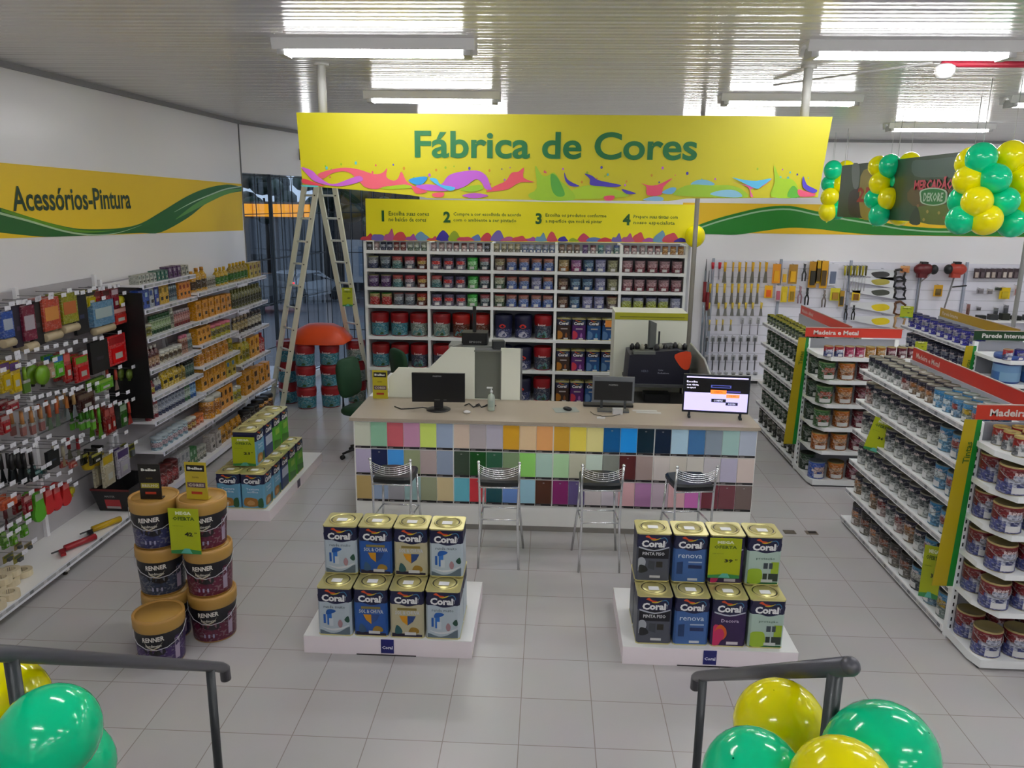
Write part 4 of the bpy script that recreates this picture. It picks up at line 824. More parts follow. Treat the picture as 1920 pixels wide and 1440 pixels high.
# ------------------------------------------------------------------ booth behind the counter
e = empty('booth_enclosure', (-.95, 7.94, 0), label='white stepped booth screen behind the counter around the green chair', cat='partition')
def T(b, n, par=None, off=None, **k): o = b.build(n, **k); o.parent = par or e; o.matrix_parent_inverse = Matrix.Translation(off or (.95, -7.94, 0)); return o
Wp = M('a8aaa0', .45, 0, 0, 2.0)
b = MB(); b.plate([(-1.64, 7.94, 0), (-.27, 7.94, 0), (-.27, 7.94, 1.64), (-.47, 7.94, 1.64), (-.47, 7.94, 1.10), (-.74, 7.94, 1.10), (-.74, 7.94, 1.64), (-.99, 7.94, 1.64), (-1.215, 7.94, 1.415), (-1.535, 7.94, 1.415), (-1.64, 7.94, 1.30)], Wp, (0, .025, 0)); T(b, 'front_panel')
b = MB(); b.plate([(-.99, 7.965, 0), (-.99, 9.6, 0), (-.99, 9.6, 1.40), (-.99, 7.965, 1.64)], M('94968e', .45), (-.02, 0, 0)); T(b, 'side_panel')
b = MB(); b.box(-.97, -.28, 8.9, 8.925, 0, 1.455, M('9a9ca0', .4)); T(b, 'rear_panel'); b = MB(); b.box(-.74, -.47, 7.98, 7.985, 1.10, 1.60, M('6c7068', .2)); T(b, 'frosted_pane')
b = MB(); b.box(-.745, -.465, 7.936, 7.94, 1.60, 1.615, '74766e'); b.box(-.475, -.465, 7.936, 7.98, 1.1, 1.6, '74766e'); T(b, 'pane_frame')
e2 = empty('side_desk', (-1.72, 8.6, 0), label='white side desk running back from the counter end by the office chair', cat='desk')
b = MB(); b.box(-1.85, -1.56, 7.96, 9.10, 1.07, 1.10, M('b4b2b4', .4, 0, 0, 2.1)); T(b, 'desk_top', e2, (1.72, -8.6, 0)); b = MB(); b.box(-1.62, -1.59, 7.98, 9.08, 0, 1.07, Wp); T(b, 'desk_panel', e2, (1.72, -8.6, 0))
b = MB(); b.box(-.1, .1, -.08, .08, 0, .004, 'c8c8d4'); b.build('paper_strip', None, (-1.72, 8.2, 1.10), .5, label='white paper sheets on the side desk behind the yellow stand card', cat='paper')
e3 = empty('printer', (-.80, 9.2, 1.30), label='black receipt printer on the booth panel behind the black monitor', cat='printer')
b = MB(); b.box(-.20, .10, -.12, .12, .16, .30, '0c0c0e', .015); b.build('printer_body', e3); b = MB(); b.text('EPSON', (-.04, -.1215, .195), (1, 0, 0), (0, 0, 1), .026, '888888', width=.14, bold=.04, res=1); b.build('brand_mark', e3); b = MB(); b.box(-.08, -.04, -.02, .0, .30, .60, '0c0c0e'); b.build('scanner_post', e3)
b = MB(); b.box(-.35, .3, -.15, .15, 0, .155, M('909490')); b.build('shelf_box', None, (-.80, 9.2, 1.30), label='grey box shelf under the black receipt printer', cat='shelf')
b = MB(); b.box(-.07, .07, -.06, .06, 0, .09, '34383c', .01); b.build('speaker_box', None, (-.56, 8.92, 1.457), .2, label='small dark grey box on top of the booth rear panel', cat='box')
e = empty('workstation_cabinet', (1.26, 9.62, 0), label='tall white cabinet with yellow top band behind the tinting machine', cat='cabinet')
T_ = lambda b, n, **k: T(b, n, e, (-1.26, -9.62, 0), **k)
b = MB(); b.box(.82, 1.70, 9.62, 10.1, 0, 1.80, Wp); T_(b, 'cabinet_body'); b = MB(); b.box(.82, 1.70, 9.615, 9.62, 1.715, 1.80, 'a8a80c'); T_(b, 'yellow_band', label='yellow band'); b = MB(); b.box(.88, 1.66, 9.612, 9.615, 1.745, 1.755, '74780c'); T_(b, 'band_line')
e = empty('side_screen', (1.73, 8.8, 0), label='white partition with sloping top beside the tinting machine, under the thin pole', cat='partition')
b = MB(); b.plate([(1.74, 7.96, 0), (1.74, 9.60, 0), (1.74, 9.60, 1.43), (1.74, 8.7, 1.41), (1.74, 7.96, 1.20)], M('9c9e98', .45), (.025, 0, 0)); T(b, 'panel', e, (-1.73, -8.8, 0)); b = MB(); b.tube([(1.752, 9.60, 1.435), (1.752, 8.7, 1.415), (1.752, 7.96, 1.205)], .012, 'c0c0bc', 6); T(b, 'top_edge', e, (-1.73, -8.8, 0))
e = empty('machine_table', (1.3, 9.2, 0), label='dark table with a lower shelf holding the tinting machine', cat='table')
b = MB(); b.box(-.37, .37, -.3, .36, 1.04, 1.07, '484a4c'); b.build('table_top', e); b = MB(); b.box(-.37, .37, -.3, .36, .80, .83, '505050'); b.build('lower_shelf', e); b = MB(); b.box(-.37, .37, -.29, .35, .0, .80, '08090e'); b.build('drawer_base', e)
for sx in (-.36, .34): b = MB(); b.box(sx, sx + .02, .3, .34, .83, 1.04, '303030'); b.build('support', e)
e = empty('tinting_machine', (1.29, 9.2, 1.07), label='navy paint tinting machine with orange panel and rows of colorant knobs', cat='tinting machine')
b = MB(); b.plate([(-.36, -.25, 0), (.35, -.25, 0), (.35, -.25, .36), (.2, -.25, .40), (-.1, -.25, .37), (-.34, -.25, .33)], '0a0c24', (0, .5, 0)); b.build('machine_body', e)
b = MB(); b.blob([(.17, .35), (.345, .385), (.345, .20), (.28, .18), (.21, .25)], M('d84010'), lambda x, z: Vector((x, -.254, z))); b.build('orange_panel', e, label='orange corner panel')
b = MB(); b.text('Color', (.02, -.2535, .165), (1, 0, 0), (0, 0, 1), .018, 'a0a0b0', width=.06, res=1); b.text('Solution', (.05, -.2535, .13), (1, 0, 0), (0, 0, 1), .02, 'a0a0b0', width=.13, bold=.02, res=1); b.text('HERO', (-.16, -.2535, .15), (1, 0, 0), (0, 0, 1), .03, '686c80', width=.08, res=1); b.build('machine_print', e)
rnd = random.Random(9)
for i in range(12):
    b = MB(); b.lathe([(.028, 0), (.03, .05), (.02, .06), (.012, .075)], ['101010', '202024', '989888', '101014'][i % 4], 10); b.build('colorant_knob', e, (-.3 + i * .055, -.08 + rnd.uniform(-.06, .06), .36 + rnd.uniform(-.01, .03)))
b = MB(); b.box(-.30, -.05, -.255, -.05, .345, .375, '686c68'); b.build('tray', e)
b = MB(); b.plate([(-.13, -.12, .40), (-.05, -.06, .40), (-.05, -.06, .68), (-.13, -.12, .72)], '5c605e', (.02, -.03, 0)); b.box(-.1, -.07, -.07, -.04, .33, .45, '202020'); b.build('touch_screen', e)
b = MB(); b.box(.0, .02, -.05, -.03, .36, .58, '282c30'); b.build('antenna', e)
b = MB(); b.box(-.15, .15, -.1, .1, 0, .09, '14161a', .01); b.build('label_printer', None, (1.30, 9.15, .832), label='black device on the shelf under the tinting machine', cat='printer')
# support pole
b = MB(); b.lathe([(.03, 0), (.03, ZC)], M('8c8880', .4), 14); b.lathe([(.055, 0), (.055, .02)], M('8c8880', .4), 14); b.build('support_pole', None, (1.90, 10.6, 0), label='thin grey pole standing beside the tall paint rack', cat='pole')
b = MB(); b.lathe([(.028, 0), (.028, ZC)], M('8c8c8c', .4), 14); b.build('support_pole', None, (6.0, 10.4, 0), label='thin grey pole rising through the farthest aisle rack', cat='pole')
# ------------------------------------------------------------------ office chairs
def office_chair(loc, rz, label):
    e = empty('office_chair', loc, rz, label=label, cat='chair', group='green office chairs'); gr = M('0c3c20', .8); bk = '0c0c0c'
    def pad(name, pts, th, m):
        b = MB(); n = len(pts); vs = []
        for k, off in ((.92, 0), (1, th * .3), (1, th * .7), (.92, th)):
            for u, v in pts: vs.append((u * k, v * k, off))
        b.add(vs, [tuple(reversed(range(n)))] + [(j * n + i, j * n + (i + 1) % n, (j + 1) * n + (i + 1) % n, (j + 1) * n + i) for j in range(3) for i in range(n)] + [tuple(range(3 * n, 4 * n))], m, True)
        o = b.build(name, e); return o
    sq = [(.24 * math.copysign(abs(math.cos(a)) ** .5, math.cos(a)), .23 * math.copysign(abs(math.sin(a)) ** .5, math.sin(a))) for a in [2 * PI * i / 20 for i in range(20)]]
    o = pad('seat', sq, .08, gr); o.location = (0, 0, .56)
    o = pad('backrest', [(x * .92, y * 1.05) for x, y in sq], .07, gr); o.location = (0, .24, .98); o.rotation_euler = (PI / 2 - .12, 0, 0)
    b = MB(); b.tube([(0, .1, .54), (0, .30, .55), (0, .31, .90)], .022, bk, 8); b.build('back_support', e)
    b = MB(); b.tube([(0, 0, .08), (0, 0, .56)], .028, bk, 10); b.box(-.1, .1, -.1, .1, .53, .56, bk); b.build('gas_column', e)
    for i in range(5):
        a = i * 2 * PI / 5 + .3; x, y = math.sin(a), -math.cos(a)
        b = MB(); b.tube([(0, 0, .12), (x * .15, y * .15, .11), (x * .29, y * .29, .07)], .022, bk, 8, .014); g = b.build('base_leg', e)
        b = MB(); b.lathe([(.012, -.02), (.028, -.018), (.028, .018), (.012, .02)], bk, 12, x * .29, y * .29, .028, axis='x'); b.build('caster', g)
office_chair((-2.22, 9.25, 0), 1.2, 'green office chair with black base between counter and stacked red pails')
office_chair((-.62, 8.40, 0), PI, 'green office chair behind the black monitor')
office_chair((-1.75, 10.1, 0), 2.2, 'dark green office chair at the far end of the side desk')
# ------------------------------------------------------------------ ladder, red pails and orange tub by the windows
def ladder():
    e = empty('step_ladder', (-3.35, 11.6, 0), label='tall aluminium double ladder standing open in front of the windows', cat='ladder')
    off = (3.35, -11.6, 0); al = M('b4b4a4', .4, .1, 0, 1.7)
    top = [Vector((-3.22, 10.95, 3.18)), Vector((-2.95, 10.95, 3.18))]
    A0, A1 = Vector((-4.02, 11.0, 0)), Vector((-3.70, 10.75, 0)); B0, B1 = Vector((-2.95, 11.25, 0)), Vector((-2.72, 11.05, 0))
    ta, tb = Vector((-3.40, 11.02, 3.33)), Vector((-3.10, 10.9, 3.33))
    def flight(b0, b1, t0, t1, nm, n=10):
        for p, q in ((b0, t0), (b1, t1)):
            b = MB(); d = Vector((.032, .0, 0)); 
            b.plate([p - d, p + d, q + d, q - d], al, (0, .06, 0)); T(b, 'ladder_rail', e, off)
        for i in range(1, n + 1):
            t = i / (n + .6); b = MB(); p = b0.lerp(t0, t) + Vector((0, .03, 0)); q = b1.lerp(t1, t) + Vector((0, .03, 0)); b.tube([p, q], .016, M('b8bcbc', .3, .3, 0, 1.6), 8); b.ball(q - Vector((0, .045, 0)), .010, .006, .010, '30302c', 8, 5); T(b, 'ladder_rung', e, off)
    flight(Vector((-4.20, 11.5, 0)), Vector((-3.92, 11.15, 0)), Vector((-3.36, 11.0, 3.33)), Vector((-3.16, 10.9, 3.33)), 'a')
    flight(Vector((-3.02, 12.3, 0)), Vector((-2.80, 12.1, 0)), Vector((-3.22, 11.12, 3.33)), Vector((-2.98, 11.05, 3.33)), 'b')
    for p in (Vector((-3.36, 11.0, 3.33)), Vector((-3.16, 10.9, 3.33))): b = MB(); b.box(p.x - .05, p.x + .2, p.y, p.y + .1, p.z - .06, p.z + .02, '989890'); T(b, 'hinge', e, off)
ladder()
_q = at(652, 556, 1, 11.35); offer((_q.x, 11.33, _q.z - .14), .1, .15, .27, '499', 'lime price card hanging on the far leg of the ladder')
for i, (x, y, n) in enumerate(((-4.0, 11.78, 3), (-3.63, 11.5, 3), (-3.29, 11.62, 3), (-2.97, 11.95, 3))):
    for j in range(n):
        PAILS[('teal', 'teal', 'teal', 'white')[i]][0].put('paint_pail', (x, y, j * .34 if False else j * .325 + .0), random.uniform(-.2, .3), 'large red paint pail, %s in the %s stack under the orange tub by the windows' % (('bottom', 'middle', 'top')[j], ('first', 'second', 'third', 'fourth')[i]), 'paint pail', 'stacked red pails by the windows', scale=(1.12, 1.12, .95))
b = MB(); N_ = 20
vs = []; 
for k, z in ((1, 0), (1.0, .03), (.93, .10), (.74, .20), (.45, .265), (.12, .285)):
    for i in range(N_): a = 2 * PI * i / N_; vs.append((.46 * k * math.copysign(abs(math.cos(a)) ** .7, math.cos(a)), .32 * k * math.copysign(abs(math.sin(a)) ** .7, math.sin(a)), z + (.03 if k == 1 and abs(math.sin(a)) < .5 else 0)))
b.add(vs, [(j * N_ + i, j * N_ + (i + 1) % N_, (j + 1) * N_ + (i + 1) % N_, (j + 1) * N_ + i) for j in range(5) for i in range(N_)] + [tuple(range(5 * N_, 6 * N_))], M('d84810', .45), True)
b.build('wheelbarrow_tub', None, (-3.42, 11.68, .985), label='orange wheelbarrow tub turned over on the red pails by the windows', cat='tub')
# ------------------------------------------------------------------ gold-lidded buckets on the floor
def gbucket(main, dark='0c0c10'):
    r, h = .168, .345
    def face(j, a):
        return 'b08840' if j >= 5 or j == 0 else ('14141c' if (j == 4 or (j == 3 and a < .12)) and abs(a) < .36 else (PR(main, .35, .5) if abs(a) < .4 else '8a8a90'))
    b = MB(); z = [0, .03, .30, .45, .62, .76, .80, .97, 1.0]; q = [.87, .885, .92, .94, .955, .965, 1.0, 1.01, .98]
    b.lathe([(r * k, h * t) for k, t in zip(q, z)], 'b08840', 32, face=face)
    f = lambda a, v, o=.0018: Vector(((r * (.885 + .10 * v) + o) * math.sin(a), -(r * (.885 + .10 * v) + o) * math.cos(a), h * v))
    for k in range(7): pass
    # black wave below the band, crest of lettering
    up = [(-1.25 + .25 * i, .62 if False else .60) for i in range(11)]; lo = [(-1.25 + .25 * i, .44 + .05 * math.sin(i * .9) - (.10 if 3 <= i <= 6 else 0)) for i in range(11)]
    b.add([f(a, v) for a, v in up + lo], [(i + 11, i + 12, i + 1, i) for i in range(10)], '101014')
    b.text('RENNER', (0, 0, 0), (1, 0, 0), (0, 0, 1), .034, 'e4e0d8', width=.145, wrap=(r * .955 + .0035, -.12, h * .655, .06), bold=.03, res=2)
    b.text('Rendimento', (0, 0, 0), (1, 0, 0), (0, 0, 1), .02, 'd0ccc0', width=.105, wrap=(r * .945 + .0035, -.12, h * .52, .0), bold=.02, res=1)
    b.add([f(a, v, .003) for a, v in ((-.5, .60), (-.35, .50), (-.15, .455), (.1, .50), (.25, .59), (.1, .475), (-.15, .43), (-.38, .475))], [(0, 1, 6, 7), (1, 2, 6), (2, 3, 5, 6), (3, 4, 5)], 'c8c0a8')
    b.text('EXTRA', (0, 0, 0), (1, 0, 0), (0, 0, 1), .012, 'a88840', width=.045, wrap=(r * .935 + .0035, -.12, h * .43, .0), bold=.02, res=1)
    for k in range(3): b.add([f(-.35 + k * .2 + dx, v, .0022) for dx, v in ((-.04, .12), (.04, .12), (.04, .2), (-.04, .2))], [(0, 1, 2, 3)], '9898b4')
    b.add([f(a, v, .002) for a, v in ((.75, .12), (1.0, .12), (1.0, .58), (.75, .58))], [(0, 1, 2, 3)], 'a89ab0')
    p = Proto(b); l = MB(); l.lathe([(r * 1.0, h * .97), (r * 1.0, h + .008), (r * .93, h + .010), (r * .88, h - .004), (.4 * r, h - .002), (.003, h)], M('b88c48', .4), 32, caps=False); p.part('lid', l, label='gold lid')
    p.part('handle', bail(r, h, .80, .36, 'b8b8c0')); return p
GB = {k: gbucket(c) for k, c in (('blue', '282c5c'), ('slate', '2c3850'), ('violet', '38205c'), ('wine', '5c1030'))}
BH = .352
for k, x, y, z, rz, t in (('violet', -2.72, 5.12, 0, .3, 'bottom of the stack by the accessories, behind the single bucket'), ('slate', -2.745, 5.14, BH, .35, 'middle of the stack by the accessories'), ('blue', -2.76, 5.15, 2 * BH, .3, 'top of the stack by the accessories'), ('violet', -2.62, 4.80, 0, .3, 'standing alone in front of both stacks'),
                          ('wine', -2.39, 5.14, 0, .3, 'bottom of the stack nearest the plinth display'), ('wine', -2.40, 5.15, BH, .25, 'middle of the stack nearest the plinth display'), ('wine', -2.42, 5.16, 2 * BH, .5, 'top of the stack nearest the plinth display')):
    GB[k].put('paint_bucket', (x, y, z), rz, '%s paint bucket, gold lid, %s' % (k, t), 'paint bucket', 'gold-lidded paint buckets on the floor')
stand_card((-2.74, 5.08, 3 * BH), .05, .15, .255, 'black and yellow stand card on top of the blue bucket', ('14100c', 'a09828'), ('Bellas', 'BRILHO'))
stand_card((-2.42, 5.10, 3 * BH), -.05, .155, .27, 'yellow stand card on top of the wine bucket', ('b8a428', '5c4450'), ('Bellas', 'CORES'))
offer((-2.47, 4.972, .70), -.02, .215, .335, '42', 'lime offer card reading 42 on the wine bucket', tilt=-.0)
# ------------------------------------------------------------------ floor boxes
for x, t in ((2.40, 'metal floor outlet cover nearer the counter'), (2.61, 'open dark floor outlet beside the metal cover')):
    b = MB(); b.box(-.055, .055, -.04, .04, 0, .006, '5c5448' if x < 2.5 else '74685c'); 
    if x > 2.5: b.box(-.03, .045, -.022, .028, .006, .008, '100c0c')
    b.build('floor_outlet', None, (x, 7.29, 0), label=t, cat='floor outlet')
# ------------------------------------------------------------------ stairs up to the camera's landing, handrails, balloons
b = MB(); 
for i in range(9): b.box(-1.55, .82, 3.35 - (i + 1) * .30, 3.35 - i * .30, 0, .172 * (i + 1), '8c8884')
b.box(XL, XR, YF, 3.35 - 9 * .30, 0, 1.55, '8c8884'); b.build('floor_stairs', kind='structure')
def rail(name, x, ends, label, posts, r=.024):
    e = empty('handrail', (x, ends[0][0], 0), label=label, cat='handrail', group='dark grey stair handrails'); m = M('3c4044', .35, .2); m2 = M('54545c', .35, .2)
    (y1, z1), (y0, z0) = ends; off = (-x, -ends[0][0], 0)
    b = MB(); d = Vector((0, y1 - y0, z1 - z0)).normalized(); A = Vector((x, y1, z1)); B_ = Vector((x, y0, z0))
    b.tube([B_ - d * 0, B_ + (A - B_) * .5, A, A + d * .03 + Vector((0, .012, -.01)), A + Vector((.0, .065, -.05)), A + Vector((.0, .07, -.11))], r, m2, 14); b.ball(B_, r, r, r, m2, 12, 8); T(b, 'top_rail', e, off)
    for y in posts:
        t = (y - y0) / (y1 - y0); z = z0 + (z1 - z0) * t; b = MB(); zf = max(0, .172 * math.ceil((3.35 - y) / .30)); b.tube([(x, y, min(zf, 1.55)), (x, y, z)], r * .82, m, 12); T(b, 'post', e, off)
rail('l', -1.47, ((3.16, 1.03), (.9, 2.56)), 'dark grey stair handrail on the accessory side with hooked lower end', (3.08, 1.9, 1.0))
rail('r', .74, ((3.30, .985), (1.72, 2.055)), 'short dark grey stair handrail beside the big balloons, hooked lower end', (3.22, 1.80))
def balloon(loc, r, col, tilt, label, group=None, rz=0.0):
    m = M(col, .12, 0, 0, 1.7); m.node_tree.nodes['Principled BSDF'].inputs['Subsurface Weight'].default_value = .0
    prof = [(r * .02, -1.28 * r), (r * .09, -1.26 * r), (r * .05, -1.20 * r)] + [(r * math.sin(a) * (1 - .10 * max(0, -math.cos(a)) ** 0 * 0), r * (-math.cos(a) * (1.16 if math.cos(a) > 0 else 1.04))) for a in [PI * (.05 + .95 * i / 14) for i in range(14)]] + [(.002, 1.04 * r)]
    b = MB(); b.lathe([(max(q, .001), z) for q, z in prof[2:]], m, 24, caps=False); o = b.build('balloon', None, loc, label=label, cat='balloon', group=group); o.rotation_euler = (tilt[0], tilt[1], rz)
    k = MB(); k.lathe([(r * .10, -1.27 * r), (r * .05, -1.21 * r), (r * .035, -1.17 * r)], m, 10); k.build('knot', o)
    return o
GBL, YBL = '009c6c', 'c8b800'
g1 = 'balloons tied at the foot of the handrails'
for px, py, yy, r, c, t, l in ((92, 1378, 1.78, .128, GBL, (-.5, .7), 'big green balloon at the lower corner under the long handrail'), (10, 1318, 1.98, .125, YBL, (-.3, -.5), 'yellow balloon behind the big green one under the long handrail'), (128, 1440, 2.08, .14, GBL, (.5, .4), 'green balloon mostly hidden beneath the big green one'), (-40, 1445, 1.75, .13, YBL, (.2, -.6), 'yellow balloon at the very edge below the big green one'),
                              (1462, 1362, 1.98, .128, YBL, (.15, -.25), 'upright yellow balloon between the two posts of the short handrail'), (1652, 1418, 1.68, .128, GBL, (.3, .7), 'big green balloon on the aisle side of the short handrail'), (1412, 1462, 1.62, .118, GBL, (.4, -.6), 'green balloon in front of the upright yellow one'), (1578, 1482, 1.50, .112, YBL, (.6, .1), 'yellow balloon low between the two green ones')):
    balloon(at(px, py, 1, yy), r, c, t, l, g1)
# balloon columns and printed banner hung above the aisles
import colorsys
def col_(pts, R, yy, nm):
    for i, (px, py, c, dy) in enumerate(pts):
        p = at(px, py, 1, yy + dy); o = balloon(p, R, GBL if c == 'g' else YBL, (random.uniform(-.9, .9) + 1.2, random.uniform(-.9, .9)), '%s balloon, %s from the top of the %s balloon column' % ('green' if c == 'g' else 'yellow', ORD[i], nm), 'balloon columns over the aisles')
        if i < 2 or (yy > 12 and i == 7): q = MB(); q.tube([(0, 0, 0), (0, 0, ZC - p.z)], .003, 'c8c8c8', 5); o.rotation_euler = (0, 0, 0); q.build('string', o)
col_([(1840, 296, 'g', -.05), (1896, 292, 'y', .05), (1822, 302, 'y', .22), (1866, 335, 'g', -.12), (1918, 335, 'y', .05), (1818, 337, 'y', 0), (1930, 300, 'g', .2), (1882, 378, 'g', -.1), (1832, 378, 'y', -.15), (1807, 374, 'g', .15), (1928, 385, 'y', 0), (1802, 412, 'g', -.05), (1850, 412, 'y', -.15), (1898, 418, 'g', 0)], .127, 7.3, 'nearest')
col_([(1669, 310, 'g', -.1), (1706, 306, 'y', 0), (1648, 312, 'y', .15), (1690, 340, 'g', -.12), (1650, 343, 'y', 0), (1706, 338, 'y', .2), (1667, 372, 'y', -.15), (1702, 370, 'g', .05), (1641, 373, 'g', .1), (1650, 402, 'g', -.05), (1687, 403, 'y', -.12)], .132, 10.5, 'middle')
col_([(1562, 318, 'g', -.1), (1586, 318, 'y', 0), (1557, 345, 'g', 0), (1578, 345, 'y', -.1), (1556, 369, 'y', -.15), (1583, 368, 'g', .05), (1572, 393, 'g', -.1), (1552, 396, 'y', -.1)], .135, 12.9, 'farthest')
b = MB(); b.tube([at(1303, 378, 1, 11.2), at(1303, 400, 1, 11.2)], .004, 'c8c8c8', 5)
p = at(1303, 442, 1, 11.3); o = balloon(p, .14, YBL, (0, 0), 'single yellow balloon at the corner of the yellow step board'); b = MB(); b.tube([(0, 0, 0), (0, .1, .2)], .003, 'c8c8c8', 5); b.build('string', o)
def photo_banner():
    e = empty('photo_banner', (4.25, 10.4, 3.3), label='printed photo banner with red words and green oval badge hung among the balloons', cat='banner'); off = (-4.25, -10.4, -3.3)
    q = [at(1590, 308, 0, 4.25), at(1800, 290, 0, 4.25)]; 
    zt, zb = 3.66, 2.93; y0, y1 = 12.2, 8.4
    b = MB(); b.box(4.25, 4.256, y1, y0, zb, zt, M('30482c', .35)); T(b, 'banner_sheet', e, off)
    f = lambda px, py, o=.003: Vector(at(px, py, 0, 4.25)) - Vector((o, 0, 0))
    b = MB(); rnd = random.Random(4)
    for i, (c, pts) in enumerate([('4c6458', [(1712, 302), (1740, 300), (1800, 296), (1802, 330), (1760, 332), (1715, 330)]), ('241c0c', [(1594, 360), (1618, 358), (1622, 402), (1593, 402)]), ('748078', [(1598, 310), (1612, 310), (1610, 350), (1600, 350)]), ('a09030', [(1614, 330), (1634, 322), (1636, 404), (1614, 404)]), ('5c4c28', [(1710, 352), (1792, 356), (1794, 384), (1712, 386)]), ('5c7020', [(1722, 388), (1790, 386), (1790, 420), (1722, 416)]), ('203420', [(1712, 396), (1722, 390), (1726, 420), (1706, 418)])]):
        b.blob(pts, M(c, .35), lambda x, y: f(x, y, .002 + .0006 * i))
    for i in range(14): x = rnd.uniform(1715, 1788); y = rnd.uniform(365, 415); b.blob([(x, y), (x + 3, y - 3), (x + 5, y + 1), (x + 2, y + 4)], M(['a0a890', 'a89850', '88603c'][i % 3], .35), lambda u, v: f(u, v, .008))
    T(b, 'banner_image', e, off)
    b = MB(); a0, a1 = f(1716, 346), f(1790, 342); b.text('MERCADÃO', ((4.25 - .010), (a0.y + a1.y) / 2, (a0.z + a1.z) / 2), (0, -1, 0), (0, 0, 1), .14, 'd04858', width=abs(a1.y - a0.y), bold=.04, res=1)
    a0 = f(1622, 365); b.text('25', (4.24, a0.y, a0.z), (0, -1, 0), (0, 0, 1), .2, 'a83018', width=.5, bold=.03, res=1); T(b, 'banner_words', e, off)
    b = MB(); R = [(1728, 357), (1752, 352), (1776, 357), (1778, 371), (1774, 381), (1752, 386), (1730, 381), (1727, 370)]; b.blob(R, M('c0d8c0'), lambda x, y: f(x, y, .012)); cx, cy = 1752, 369; b.blob([(cx + (x - cx) * .88, cy + (y - cy) * .88) for x, y in R], M('1c7c34'), lambda x, y: f(x, y, .014))
    a0, a1 = f(1734, 370), f(1771, 369); b.text('DEKORE', (4.25 - .016, (a0.y + a1.y) / 2, (a0.z + a1.z) / 2), (0, -1, 0), (0, 0, 1), .10, 'c0d8c0', width=abs(a1.y - a0.y), bold=.03, res=1); T(b, 'oval_badge', e, off)
    for y in (8.5, 10.3, 12.1): b = MB(); b.tube([(4.253, y, zt), (4.253, y, ZC)], .004, 'c0c0c0', 5); T(b, 'hanging_wire', e, off)
photo_banner()
